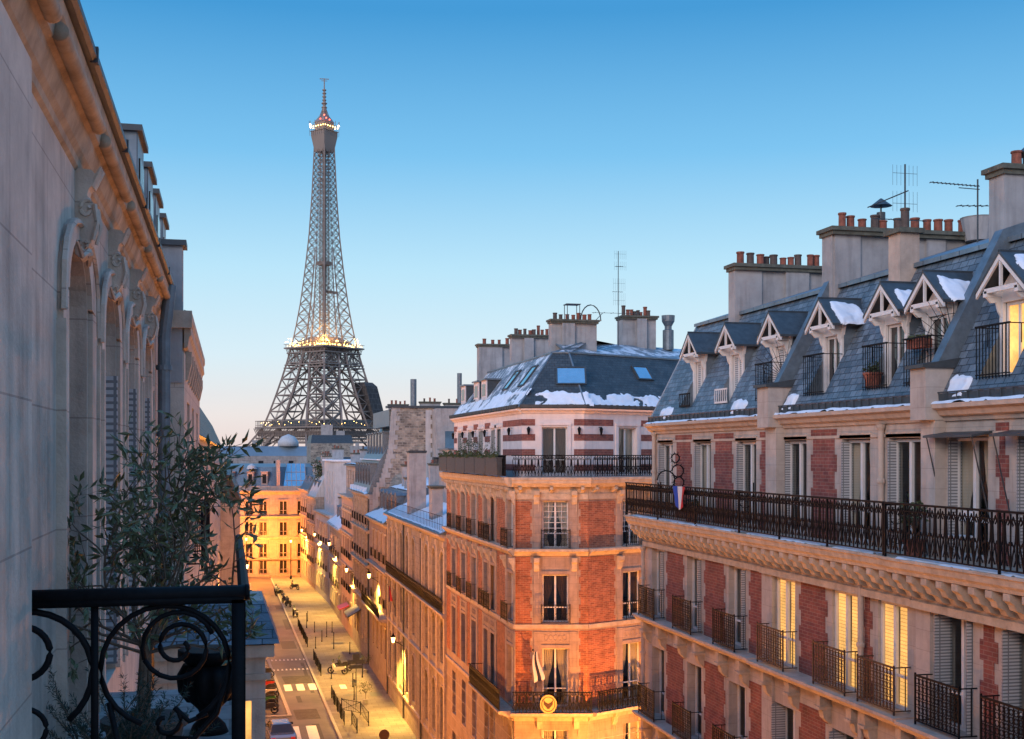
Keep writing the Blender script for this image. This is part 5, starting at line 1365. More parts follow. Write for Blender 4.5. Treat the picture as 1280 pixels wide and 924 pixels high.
for i, y in enumerate(cw):
    u = UL(y)
    wl.put(LB, FLf, u, 17.3)
    if i: TSL.put(LB, FLf, u - 0.47, 17.3); TSL.put(LB, FLf, u + 0.47, 17.3)
    m = MB(); n = 12
    for s in (-1, 1):
        m.box(u + 0.57 if s > 0 else u - 0.80, u + 0.80 if s > 0 else u - 0.57, 0, 0.03, 17.3, 19.88, FLf)
        m.box(u + s*0.83 - 0.02, u + s*0.83 + 0.02, 0, 0.05, 17.3, 19.7, FLf)
    inn = [(u - 0.54*math.cos(math.pi*k/n), 19.90 + 0.34*math.sin(math.pi*k/n)) for k in range(n+1)]
    oo = [(u - 0.80*math.cos(math.pi*k/n), 19.88 + 0.48*math.sin(math.pi*k/n)) for k in range(n+1)]
    for k in range(n): m.slab([inn[k], inn[k+1], oo[k+1], oo[k]], 0, 0.03, FLf)
    m.tube([(u - 0.82*math.cos(math.pi*k/n), 0.035, 19.75 + 0.58*math.sin(math.pi*k/n)**0.6) for k in range(n+1)], 0.02, 5, FLf)
    m.build('window_surround', BLUFF, LB)
    # carved scroll keystone, seen in profile
    m = MB()
    prof_ = [(0, 20.16), (0.03, 20.13), (0.06, 20.15), (0.05, 20.19), (0.085, 20.22), (0.115, 20.30), (0.12, 20.38), (0.10, 20.46), (0.065, 20.50), (0.075, 20.54), (0.11, 20.58), (0.12, 20.62), (0.09, 20.65), (0, 20.66)]
    m.prism(prof_, u - 0.075, u + 0.075, FLf)
    for s in (-1, 1):
        for (cx, cz, r0, r1, a0, a1) in ((0.065, 20.42, 0.045, 0.012, 60, 420), (0.055, 20.21, 0.032, 0.01, -60, -400)):
            m.tube([(u + s * 0.078, cx + (r0 + (r1 - r0) * k / 14) * math.cos(R(a0 + (a1 - a0) * k / 14)), cz + 1.3 * (r0 + (r1 - r0) * k / 14) * math.sin(R(a0 + (a1 - a0) * k / 14))) for k in range(15)], 0.013, 5, FLf)
        m.tube([(u + s * 0.08, 0.10, 20.24), (u + s * 0.08, 0.125, 20.34), (u + s * 0.08, 0.11, 20.45)], 0.014, 5, FLf)
    for q in range(4): m.tube([FLf.p(u - 0.06 + q*0.04, 0.09, 20.56), FLf.p(u - 0.08 + q*0.053, 0.145, 20.67)], 0.017, 5, None, 0.008)
    for s in (-1, 1): m.tube([FLf.p(u + s*0.04, 0.07, 20.18), FLf.p(u + s*0.16, 0.05, 20.13), FLf.p(u + s*0.28, 0.035, 20.20)], 0.022, 5, None, 0.008)
    m.build('keystone', BLUFF, LB)
m = MB(); m.tube([FLf.p(UL(15.1), 0.10, z) for z in (2, 20.4)] , 0.075, 12); m.tube([FLf.p(UL(15.1), 0.10, 20.4), FLf.p(UL(15.1), 0.17, 21.03)], 0.075, 12)
for z in (20.0, 19.2, 18.2, 16.5): m.lathe(FLf.p(UL(15.1), 0.10, z), [(0.095, 0), (0.095, 0.06)], 12)
m.build('downpipe', ZINC_P, LB)
m = MB(); m.prism([(0.15, 21.06), (-1.6, 22.6), (-9, 23.1), (-9, 21.0)], UL(15.9), UL(-2), FLf); m.build('roof', ZINC, LB)
# balcony slab and railings
m = MB(); m.prism([(0, 17.05), (0.6, 17.05), (0.9, 17.12), (0.97, 17.14), (0.97, 17.25), (0, 17.25)], UL(9.2), UL(0.6), FLf); m.build('balcony_floor', STONE_GREY, LB)
Fs = Fr(WX, 5.55, 0.0)              # side rail runs along X
m = MB(); hr = 18.37
m.box(0, 0.94, -0.028, 0.028, hr - 0.045, hr - 0.012, Fs); m.tube([Fs.p(0.0, 0, hr), Fs.p(0.95, 0, hr)], 0.034, 10); m.tube([Fs.p(0.945, 0, hr), Fs.p(0.965, 0, hr)], 0.036, 10)
m.box(0, 0.94, -0.012, 0.012, hr - 0.11, hr - 0.085, Fs) if False else None
m.box(0.0, 0.94, -0.02, 0.02, 17.36, 17.39, Fs)
m.box(0.885, 0.94, -0.028, 0.028, 17.25, hr - 0.03, Fs); m.box(0.80, 0.82, -0.012, 0.012, 17.39, hr - 0.04, Fs) if False else None
m.box(0.285, 0.315, -0.014, 0.014, 17.39, hr - 0.04, Fs)
def scroll(cx, cz, r0, r1, a0, a1, n, th=0.013):
    P_ = spiral(cx, cz, r0, r1, a0, a1, n)
    for p, q in zip(P_[:-1], P_[1:]):
        pass
    m.tube(P_, th, 7, Fs)
# big ring with an inner spiral, and a small volute at its foot
m.tube([(0.60 + 0.275*math.cos(R(a)), 0, 18.05 + 0.27*math.sin(R(a))) for a in range(-60, 262, 14)], 0.0125, 8, Fs)
scroll(0.655, 18.135, 0.155, 0.155, 20, 200, 9, 0.0115); scroll(0.655, 18.135, 0.155, 0.03, 200, 760, 30, 0.0115)
scroll(0.60, 17.80, 0.02, 0.075, -260, 60, 14, 0.012); m.tube([(0.6375, 0, 17.865), (0.70, 0, 17.80), (0.78, 0, 17.83)], 0.012, 6, Fs)
m.tube([(0.60, 0, 17.73), (0.72, 0, 17.72), (0.82, 0, 17.83), (0.87, 0, 18.0)], 0.013, 6, Fs)
m.tube([(0.02 + 0.27*math.cos(R(a)), 0, 18.04 + 0.27*math.sin(R(a))) for a in range(-50, 95, 12)], 0.015, 8, Fs)
m.tube([(0.0 + 0.115*math.cos(R(a)), 0, 18.13 + 0.115*math.sin(R(a))) for a in range(-90, 95, 14)], 0.015, 8, Fs)
m.tube([(0.0 + 0.10*math.cos(R(a)), 0, 17.80 + 0.09*math.sin(R(a))) for a in range(-90, 95, 14)], 0.012, 8, Fs)
m.tube([(0.36, 0, 17.9), (0.42, 0, 17.6), (0.40, 0, 17.4)], 0.013, 6, Fs)
m.build('side_railing', IRON, LB, True)
Ff = Fr(0.06, 5.58, R(-90)) ; m = MB()
Fq = Fr(0.06, 9.1, R(-90))
m.tube([Fq.p(0, 0, hr), Fq.p(3.5, 0, hr)], 0.028, 8); m.box(0, 3.5, -0.015, 0.015, 17.36, 17.39, Fq)
for k in range(22): m.box(0.08 + k*0.16, 0.095 + k*0.16, -0.008, 0.008, 17.39, hr - 0.02, Fq)
for k in range(7): m.tube([(0.3 + k*0.48 + 0.17*math.cos(R(a)), 0, 18.0 + 0.2*math.sin(R(a))) for a in range(0, 361, 24)], 0.01, 5, Fq)
m.build('front_railing', IRON, LB)

# neighbouring facades on the left
NL = thing('zinc_dormer_building', 'neighbouring left building with a row of tall zinc dormers and a plastered chimney wall', 'building', (-3, 16, 0))
FN2 = Fr(-0.58, 24.0, R(-90)); U2 = lambda y: 24.0 - y
ops = [(U2(y) - 0.5, U2(y) + 0.5, z, z + 2.3) for y in (17.6, 19.8, 22.2) for z in (17.4, 14.2, 11, 7.8, 4.6, 1.2)]
m = MB(); wall(m, FN2, U2(24), U2(16.0), 0, 20.3, ops, 0.3); shell(m, FN2, 0, U2(16.0), 9, 0, 20.3); m.build('wall', BLUFF, NL)
Tn = Tm(*win_tm(1.0, 2.3, 'simple', guard=guard_simple(1.05)))
for o in ops: Tn.put(NL, FN2, (o[0] + o[1]) / 2, o[2])
m = MB(); m.prism([(0, 20.34), (0.04, 20.36), (0.06, 20.48), (0.09, 20.52), (0.08, 20.66), (0.10, 20.7), (0.10, 20.80), (0, 20.84)], 0, U2(16.0) + 0.02, FN2)
for y in [16.6 + 0.8*k for k in range(9)]: m.prism([(0, 19.95), (0.03, 19.97), (0.08, 20.2), (0.08, 20.34), (0, 20.34)], U2(y) - 0.1, U2(y) + 0.1, FN2)
m.box(U2(16.0), U2(15.9), -0.9, 0.10, 20.6, 20.82, FN2); m.build('cornice', CORN, NL)
m = MB(); m.box(-3.6, -0.60, 15.98, 16.3, 19.9, 21.66); st = m.build('chimney_wall', RENDER_GREY, NL)
m = MB(); m.box(-3.7, -0.55, 15.93, 16.35, 21.66, 21.73); m.build('cap', LEAD, st)
m = MB(); m.prism([(0.0, 20.84), (-0.85, 22.4), (-2.5, 23.0), (-9, 24.0), (-9, 20.3)], 0, U2(16.65), FN2); m.build('roof', ZINC, NL)
td = MB(); td.box(-0.55, 0.55, -1.5, 0, 0, 2.7); tc = MB(); tc.box(-0.62, 0.62, -1.5, 0.06, 2.7, 2.78); tp = MB(); tp.box(-0.35, 0.35, 0, 0.02, 0.9, 2.4)
TZ = Tm('dormer', td, ZINC, [('dormer_top', tc, LEAD), ('pane', tp, DARKGLASS)])
for y in (16.95, 19.0, 20.85, 22.9): TZ.put(NL, FN2, U2(y), 20.50, -0.60)
LB3, FL3, LL3 = rowhouse('far_left_house', 'distant left side house with a blue slate roof beyond the olive tree', 45.01, 45.02, 0, 1, BLUFF, [], (), 1) if False else (None, None, None)
FN3 = Fr(-0.86, 110.0, R(-90)); t3 = thing('far_left_house', 'distant left side house row seen as a sliver beyond the olive tree', 'building', (-3, 26, 0))
m = MB(); ops = [(110 - y - 0.5, 110 - y + 0.5, z, z + 2.2) for y in range(27, 108, 4) for z in (16.2, 13, 9.8, 6.6, 3.4)]
wall(m, FN3, 0, 85.9, 0, 19.4, ops, 0.3); shell(m, FN3, 0, 85.9, 9, 0, 19.4); m.build('wall', STONE, t3)
T5 = Tm(*win_tm(1.0, 2.2, 'simple'))
for o in ops: T5.put(t3, FN3, (o[0] + o[1]) / 2, o[2])
m = MB(); m.prism([(0.2, 19.4), (-0.7, 21.4), (-9, 22), (-9, 19.4)], 0, 85.9, FN3); m.build('mansard', SLATE_DARK, t3)
FN4 = Fr(0.85, 180.0, R(-90)); t4 = thing('last_left_house', 'last house on the left side of the street before the end building', 'building', (-5, 111, 0))
m = MB(); ops = [(180 - y - 0.5, 180 - y + 0.5, z, z + 2.2) for y in range(114, 178, 4) for z in (12, 9, 6, 3)]
wall(m, FN4, 0, 69.9, 0, 14.5, ops, 0.3); shell(m, FN4, 0, 69.9, 9, 0, 14.5); m.build('wall', STONE, t4)
for o in ops: T5.put(t4, FN4, (o[0] + o[1]) / 2, o[2])
m = MB(); m.prism([(0.2, 14.5), (-0.9, 17.0), (-9, 17.6), (-9, 14.5)], 0, 69.9, FN4); m.build('mansard', SLATE_DARK, t4)
# bow window with a small slate roof
OR = thing('bow_window', 'cream bay projecting from the left facades with a small blue slate roof and a lit window', 'bay window', (-0.2, 14.4, 0))
Fo = Fr(0.40, 14.35, R(180)); m = MB()
wall(m, Fo, 0, 1.25, 4, 16.72, [(0.16, 0.34, 15.1, 16.1), (0.42, 0.6, 15.1, 16.1)], 0.1)
m.poly([(0.40, 14.35, 4), (0.40, 15.9, 4), (0.40, 15.9, 16.72), (0.40, 14.35, 16.72)]); m.poly([(-0.85, 14.35, 4), (0.4, 14.35, 4), (0.4, 15.9, 4), (-0.85, 15.9, 4)])
m.build('wall', BLUFF, OR)
m = MB()
for a in (0.16, 0.42): m.poly([(a, -0.09, 15.1), (a + 0.18, -0.09, 15.1), (a + 0.18, -0.09, 16.1), (a, -0.09, 16.1)], Fo)
m.build('lit_window', LITW, OR)
m = MB(); m.box(-0.06, 1.25, 0, 0.06, 16.35, 16.42, Fo); m.box(-0.1, 1.25, 0, 0.10, 16.62, 16.76, Fo); m.box(0.403, 0.5, 14.353, 15.9, 16.62, 16.757); m.box(-0.0, 1.25, 0, 0.03, 14.8, 14.95, Fo); m.build('cornice', CORN, OR)
m = MB()
for k in range(6):          # slate courses laid as overlapping steps
    a = k / 6; b = (k + 1) / 6
    d0 = 0.14 - 0.62*a; z0 = 16.78 + 0.42*a; x0 = 0.56 - 0.16*a
    m.hexa([(-0.85, 14.35 - d0, z0), (x0, 14.35 - d0, z0), (x0, 15.95, z0), (-0.85, 15.95, z0),
            (-0.85, 14.35 - d0 + 0.11, z0 + 0.08), (x0 - 0.035, 14.35 - d0 + 0.11, z0 + 0.08), (x0 - 0.035, 15.9, z0 + 0.08), (-0.85, 15.9, z0 + 0.08)])
m.build('slate_roof', SLATE, OR)

# ------------------------------------------------------------------ plants and pots on the balcony
def blade(mb, p, d, L_, w, rng, bend=0.25):
    d = Vector(d).normalized(); s = d.cross(Vector((rng.uniform(-1, 1), rng.uniform(-1, 1), rng.uniform(-1, 1))))
    if s.length < 1e-3: return
    s.normalize(); n = d.cross(s)
    p = Vector(p); q = p + d * L_ * 0.5 + n * L_ * bend * 0.3; e = p + d * L_
    i = mb.add([tuple(p), tuple(q + s * w), tuple(e), tuple(q - s * w)])
    mb.f += [(i, i+1, i+2), (i, i+2, i+3)]
rg = random.Random(5)
ot = thing('olive_tree', 'leafy olive tree in a pot on the balcony behind the scrolled iron railing', 'tree', (-0.46, 6.9, 17.25))
trunk = MB(); leaves = MB()
base = Vector((-0.47, 6.9, 17.55))
trunk.tube([(-0.46, 6.9, 17.4), (-0.475, 6.9, 17.7), (-0.46, 6.89, 17.95)], 0.028, 8, None, 0.024)
trunk.tube([(-0.455, 6.92, 17.4), (-0.44, 6.93, 17.75), (-0.44, 6.9, 18.0)], 0.018, 7, None, 0.016)
def grow(p, d, length, r, depth):
    n = max(2, int(length / 0.06)); pts = [tuple(p)]; q = Vector(p); d = Vector(d).normalized()
    for k in range(n):
        d = (d + Vector((rg.gauss(0, 0.13), rg.gauss(0, 0.13), rg.gauss(0.03, 0.10)))).normalized()
        q = q + d * (length / n)
        if q.x < -0.84: q.x = -0.84
        if q.x > 0.13: q.x = 0.13 - rg.random() * 0.05
        if q.z > 19.32 or (q.z > 19.05 and q.x > -0.22) or (q.z > 18.85 and q.x < -0.6): break
        pts.append(tuple(q))
        if depth >= 2 or (depth == 1 and k > n * 0.3):
            for s in (-1, 1):
                if rg.random() < 0.9:
                    sd = d.cross(Vector((rg.gauss(0, 1), rg.gauss(0, 1), rg.gauss(0, 1)))).normalized()
                    blade(leaves, q, d * 0.75 + sd * 0.8, rg.uniform(0.055, 0.10), rg.uniform(0.009, 0.015), rg)
        if depth < 3 and k >= 1 and rg.random() < (0.66 if depth == 0 else 0.5):
            sd = d.cross(Vector((rg.gauss(0, 1), rg.gauss(0, 1), rg.gauss(0, 1)))).normalized()
            grow(q, d * 0.6 + sd * 0.8, length * rg.uniform(0.4, 0.62), r * 0.5, depth + 1)
    if len(pts) > 1: trunk.tube(pts, r, 5, None, r * 0.45)
for dx, dy, dz, ln_ in ((-0.9, 0.1, 0.15, 0.42), (0.9, 0.0, 0.1, 0.5), (0.7, -0.4, 0.25, 0.45), (-0.6, -0.4, 0.3, 0.4), (-0.55, 0.1, 1, 0.62), (-0.25, -0.3, 1, 0.8), (0.1, 0.3, 1, 0.72), (0.45, 0, 1, 0.62), (0.7, 0.2, 0.8, 0.55), (-0.8, 0.3, 0.55, 0.5), (0.55, -0.3, 1, 0.55), (0.2, -0.1, 1, 0.75), (0.8, 0.5, 0.5, 0.55), (-0.45, 0.4, 0.9, 0.55), (0.35, 0.5, 1.0, 0.65)):
    grow((-0.455 + 0.01*dx, 6.9, 17.93 + rg.uniform(-0.06, 0.05)), (dx, dy, dz), ln_, 0.011, 0)
for x, y, z, dx, ln_ in ((-0.36, 6.95, 18.5, 0.0, 0.80), (-0.12, 6.95, 18.4, 0.06, 0.5), (-0.3, 7.0, 18.4, 0.0, 0.6), (0.0, 7.0, 18.2, 0.06, 0.5), (-0.6, 6.9, 18.1, -0.35, 0.55), (-0.35, 6.9, 18.3, -0.1, 0.7)):
    grow((x, y, z), (dx, 0, 1), ln_, 0.007, 1)
trunk.build('trunk', BARK, ot); leaves.build('crown', LEAF, ot)
m = MB(); m.lathe((-0.46, 6.9, 17.25), [(0.16, 0), (0.21, 0.24), (0.235, 0.25), (0.235, 0.29), (0.2, 0.29)], 18); m.build('pot', SOOT, ot)
urn = MB(); UX, UY, UZ = -0.13, 7.75, 17.25
urn.lathe((UX, UY, UZ), [(0.12, 0), (0.10, 0.05), (0.05, 0.10), (0.07, 0.15), (0.12, 0.2)], 24); urn.lathe((UX, UY, UZ), [(0.12, 0.2), (0.165, 0.27), (0.175, 0.36), (0.14, 0.43)], 48, 12, 0.16); urn.lathe((UX, UY, UZ), [(0.13, 0.43), (0.19, 0.48), (0.19, 0.52), (0.15, 0.52)], 24)
solo('garden_urn', urn, IRON, 'dark ribbed cast iron urn on the balcony behind the olive tree', 'urn', (UX, UY, UZ), smooth=True)
ft = thing('fir_bush', 'dark green fir branches in a pot low behind the iron railing', 'bush', (-0.62, 6.2, 17.25))
br = MB(); nd = MB(); rg2 = random.Random(8)
for k in range(44):
    a = rg2.uniform(0, 6.28); e = rg2.uniform(0.5, 1.2); L0 = rg2.uniform(0.28, 0.56)
    d = Vector((math.cos(a)*math.cos(e), math.sin(a)*math.cos(e)*0.7, math.sin(e))); p0 = Vector((-0.60 + rg2.uniform(-0.12, 0.2), 6.25, 17.42)); pts = []
    for q in range(7):
        f = q / 6; pt = p0 + d * L0 * f + Vector((0, 0, -0.06 * f * f)); pt.x = max(pt.x, -0.85); pts.append(tuple(pt))
        for w_ in range(30):
            sd = Vector((rg2.gauss(0, 1), rg2.gauss(0, 1), rg2.gauss(0, 1))).normalized(); blade(nd, pt + d * rg2.uniform(0, L0/6), d * 0.8 + sd * 0.9, 0.032, 0.002, rg2, 0)
    br.tube(pts, 0.006, 4, None, 0.003)
br.build('branches', BARK, ft); nd.build('needles', LEAFD, ft)
m = MB(); m.lathe((-0.55, 6.25, 17.25), [(0.13, 0), (0.17, 0.2), (0.18, 0.2), (0.18, 0.23), (0.15, 0.23)], 16); m.build('pot', TERRA, ft)

def potplant(x, y, z, h, r, label, seed, dens=260, leafm=None, bare=False, potm=None, grp=None):
    t = thing('potted_plant', label, 'plant', (x, y, z), grp); g_ = random.Random(seed)
    m = MB(); m.lathe((x, y, z), [(0.13, 0), (0.18, 0.26), (0.2, 0.27), (0.2, 0.31), (0.16, 0.31)], 12); m.build('pot', potm or TERRA, t)
    tr = MB(); lf = MB(); tr.tube([(x, y, z + 0.3), (x + 0.02, y, z + h*0.55)], 0.022, 5, None, 0.015)
    for k in range(16):
        a = g_.uniform(0, 6.28); e = Vector((x + math.cos(a)*r*g_.uniform(0.5, 1), y + math.sin(a)*r*g_.uniform(0.5, 1), z + h*g_.uniform(0.65, 1.0)))
        tr.tube([(x + 0.02, y, z + h*0.5), tuple((Vector((x, y, z + h*0.55)) + e) / 2), tuple(e)], 0.01, 4, None, 0.004)
        for q in range(int(dens / 16)):
            c = e + Vector((g_.gauss(0, r*0.28), g_.gauss(0, r*0.28), g_.gauss(0, r*0.28)))
            blade(lf, c, (g_.gauss(0, 1), g_.gauss(0, 1), g_.gauss(0, 1)), 0.09, 0.025, g_)
    tr.build('stem', BARK, t); lf.build('leaves', leafm or LEAFG, t)
potplant(11.75 + 0.1, 60.2, 17.95, 1.65, 0.5, 'small leafy tree in a pot on the white-topped corner house balcony, farther of two', 1, 420)
potplant(11.75 + 0.1, 55.4, 17.95, 1.55, 0.45, 'nearly bare small tree in a pot on the corner house balcony, nearer of two', 2, 90)
potplant(11.75, 19.0, 17.16, 0.9, 0.2, 'spiky potted plant behind the black rail below the awning window', 3, 160)
potplant(11.75, 29.5, 17.16, 0.6, 0.2, 'low potted plant behind the far part of the black balcony rail', 4, 160)
potplant(12.5, 21.7, 20.29, 0.45, 0.12, 'small potted plant on the roof terrace of the middle dormer', 5, 90)
m = MB(); m.box(12.42, 12.62, 19.8, 20.35, 20.95, 21.12); ft2 = thing('flower_box', 'terracotta flower box hung on the dormer railing beside the iron spikes', 'planter', (12.5, 20.1, 20.9)); m.build('box', TERRA, ft2)
m = MB(); g_ = random.Random(3)
for k in range(80): blade(m, (12.5 + g_.uniform(-0.1, 0.1), 20.08 + g_.uniform(-0.26, 0.26), 21.1), (g_.gauss(0, 0.5), g_.gauss(0, 0.5), 1), 0.12, 0.02, g_)
m.build('plants', LEAFG, ft2)
# folding chair on the right balcony
t = thing('garden_chair', 'small white metal garden chair on the right building balcony under the awning windows', 'chair', (11.9, 17.9, 17.16))
m = MB(); m.box(11.7, 12.1, 17.7, 18.1, 17.58, 17.61); m.build('seat', PAINT, t)
m = MB(); m.box(12.08, 12.11, 17.7, 18.1, 17.85, 18.02); m.tube([(12.1, 17.72, 17.6), (12.12, 17.72, 18.02)], 0.012, 4); m.tube([(12.1, 18.08, 17.6), (12.12, 18.08, 18.02)], 0.012, 4); m.build('backrest', PAINT, t)
for a, b in ((11.72, 17.72), (12.08, 17.72), (11.72, 18.08), (12.08, 18.08)): m = MB(); m.tube([(a, b, 17.16), (a, b, 17.6)], 0.012, 4); m.build('leg', PAINT, t)

# ------------------------------------------------------------------ background rooftops and skyline
def far_block(name, label, x0, x1, y0, y1, z0, z1, zr, wm, rm, nwin=0, inset=3.0):
    t = thing(name, label, 'building', ((x0+x1)/2, y0, z0))
    F = Fr(x1, y0, R(180)); ln = x1 - x0
    cs = [ln * (k + 0.5) / nwin for k in range(nwin)] if nwin else []
    ops = [(c - 0.6, c + 0.6, z, z + 2) for c in cs for z in (z1 - 3.2, z1 - 6.4) if z > z0]
    m = MB(); wall(m, F, 0, ln, z0, z1, ops, 0.3); shell(m, F, 0, ln, y1 - y0, z0, z1); m.build('wall', wm, t)
    if nwin:
        m = MB()
        for o in ops: m.poly([(o[0], -0.25, o[2]), (o[1], -0.25, o[2]), (o[1], -0.25, o[3]), (o[0], -0.25, o[3])], F)
        m.build('window_panes', DARKGLASS, t)
    m = MB(); m.hexa([(x0, y0, z1), (x1, y0, z1), (x1, y1, z1), (x0, y1, z1), (x0 + inset*0.3, y0 + inset, zr), (x1 - inset*0.3, y0 + inset, zr), (x1 - inset*0.3, y1 - inset, zr), (x0 + inset*0.3, y1 - inset, zr)]); m.build('roof', rm, t)
    g_ = random.Random(int(x0 * 7 + y0)); m = MB()
    for k in range(max(2, int(ln / 9))):
        x = x0 + ln * (k + g_.uniform(0.2, 0.8)) / max(2, int(ln / 9)); m.box(x, x + g_.uniform(1, 2.2), y0 + inset, y0 + inset + 0.9, zr - 1, zr + g_.uniform(0.6, 1.8))
    m.build('chimneys', RENDER_GREY, t)
    return t
BLUEROOF = mat('blue_zinc_roof', (0.16, 0.23, 0.29), 0.5, metal=0.2, var=0.2, scale=0.3)
far_block('long_roofed_building', 'long building with a plain blue zinc roof just behind the end building', -12, 40, 225, 245, -3, 13.8, 16.8, STONE_GREY, BLUEROOF, 0, 6)
far_block('distant_building', 'long grey building with small windows and a dark flat roof below the tower gallery', -20, 60, 300, 322, -10, 18.2, 20.6, STONE_GREY, BLUEROOF, 22, 2)
far_block('distant_building', 'dark block with leafy roof garden right under the tower', 13.2, 20.4, 205, 216, 0, 20.6, 22.0, RUBBLE, LEAD, 0, 1)
far_block('distant_building', 'pale building farther left with a low roof on the hazy skyline', -30, 20, 620, 640, -21, 15, 19, RENDER_WHITE, BLUEROOF, 12, 2)
far_block('distant_building', 'small cream block at the far left of the skyline beside the tower foot', -60, -8, 900, 930, -21, 24, 27, RENDER_WHITE, RENDER_GREY, 14, 2)
far_block('distant_building', 'tiny blue-grey block on the horizon left of the tower', -90, -20, 1400, 1440, -21, 30, 36, RENDER_GREY, BLUEROOF, 12, 2)
far_block('distant_building', 'wide grey roofs on the horizon behind the right side chimneys', 40, 200, 420, 450, -21, 17, 21, RENDER_GREY, BLUEROOF, 20, 3)
far_block('slate_gabled_building', 'blue-lit rear wing rising between the far houses and the tower', 13.5, 19.0, 187.5, 200, 0, 17.5, 18.3, RENDER_WHITE, LEAD, 0, 1)
m = MB(); m.lathe((14, 303, 20.6), [(2.6, 0), (2.5, 1.2), (1.6, 2.4), (0.1, 3.0)], 16); solo('glass_dome', m, RENDER_WHITE, 'small pale dome on the long grey roof beneath the tower', 'dome', (14, 303, 20.6), smooth=True)
bt = thing('roof_tree', 'dark green bushy tree on the terrace below the tower right of the orange building', 'tree', (13.3, 175, 12))
g_ = random.Random(11); lf = MB(); tr = MB(); tr.tube([(13.0, 172, 12), (13.1, 172, 15)], 0.15, 6, None, 0.08)
for k in range(26):
    c = Vector((13.1 + g_.gauss(0, 0.8), 172 + g_.gauss(0, 0.8), 16.0 + g_.gauss(0, 0.7))); tr.tube([(13.1, 172, 14.6), tuple(c)], 0.05, 4, None, 0.02)
    for q in range(45): blade(lf, c + Vector((g_.gauss(0, 0.35), g_.gauss(0, 0.35), g_.gauss(0, 0.35))), (g_.gauss(0, 1), g_.gauss(0, 1), g_.gauss(0, 1)), 0.3, 0.09, g_)
tr.build('trunk', BARK, bt); lf.build('crown', LEAFG, bt)

# ------------------------------------------------------------------ THE IRON TOWER
TX, TY, TZ0 = 68.0, 901.0, -19.6
tw = thing('iron_tower', 'tall lattice iron tower with lit platforms standing beyond the roofs', 'tower', (TX, TY, TZ0))
TA = R(45 - 4.5)
ca, sa = math.cos(TA), math.sin(TA)
def tp_(x, y, z): return (TX + x*ca - y*sa, TY + x*sa + y*ca, TZ0 + z)
class FT:
    @staticmethod
    def p(x, y, z): return tp_(x, y, z)
def interp(T, z):
    for (a, b), (c, d) in zip(T[:-1], T[1:]):
        if a <= z <= c: return b + (d - b) * (z - a) / (c - a)
    return T[-1][1]
OUT = [(0, 62), (20, 51.5), (40, 42), (57, 31.6), (70, 27.8), (85, 23.9), (100, 20.4), (116, 17.2), (130, 14.9), (150, 12.3), (175, 9.9), (200, 7.9), (230, 6.4), (262, 5.3), (276, 5.1)]
INN = [(0, 37), (20, 31), (40, 24.5), (57, 13.5), (70, 10.6), (85, 7.6), (100, 5.0), (116, 3.0), (130, 2.5), (150, 1.8), (175, 1.0), (195, 0.6)]
lv = [0, 14, 28, 42, 57]; lv2 = [57, 69, 81, 93, 105, 116]
legm = [MB() for _ in range(4)]
for qi, (sx, sy) in enumerate(((1, 1), (-1, 1), (-1, -1), (1, -1))):
    m = legm[qi]
    for z0, z1 in list(zip(lv[:-1], lv[1:])) + list(zip(lv2[:-1], lv2[1:])):
        o0, o1, i0, i1 = interp(OUT, z0), interp(OUT, z1), interp(INN, z0), interp(INN, z1)
        c0 = [(o0, o0), (o0, i0), (i0, i0), (i0, o0)]; c1 = [(o1, o1), (o1, i1), (i1, i1), (i1, o1)]
        for k in range(4):
            a, b = c0[k], c1[k]; a2, b2 = c0[(k+1) % 4], c1[(k+1) % 4]
            A, B = tp_(sx*a[0], sy*a[1], z0), tp_(sx*b[0], sy*b[1], z1); A2, B2 = tp_(sx*a2[0], sy*a2[1], z0), tp_(sx*b2[0], sy*b2[1], z1)
            m.tube([A, B], 0.95, 4); m.tube([A, B2], 0.48, 4); m.tube([A2, B], 0.48, 4); m.tube([B, B2], 0.6, 4)
            M0 = tuple((Vector(A) + Vector(A2))/2); M1 = tuple((Vector(B) + Vector(B2))/2); cen = tuple((Vector(A)+Vector(B)+Vector(A2)+Vector(B2))/4)
            m.tube([M0, cen], 0.22, 3); m.tube([cen, M1], 0.22, 3); L0 = tuple((Vector(A)+Vector(B))/2); R0 = tuple((Vector(A2)+Vector(B2))/2); m.tube([L0, R0], 0.2, 3)
            m.lathe(cen, [(0.05, -0.9), (0.9, 0), (0.05, 0.9)], 4)
    m.build('leg', TOWER, tw)
up = MB(); zs_ = []; z = 116.0; st_ = 8.6
while z < 268: zs_.append(z); z += st_; st_ = max(4.6, st_ * 0.965)
zs_.append(272.0)
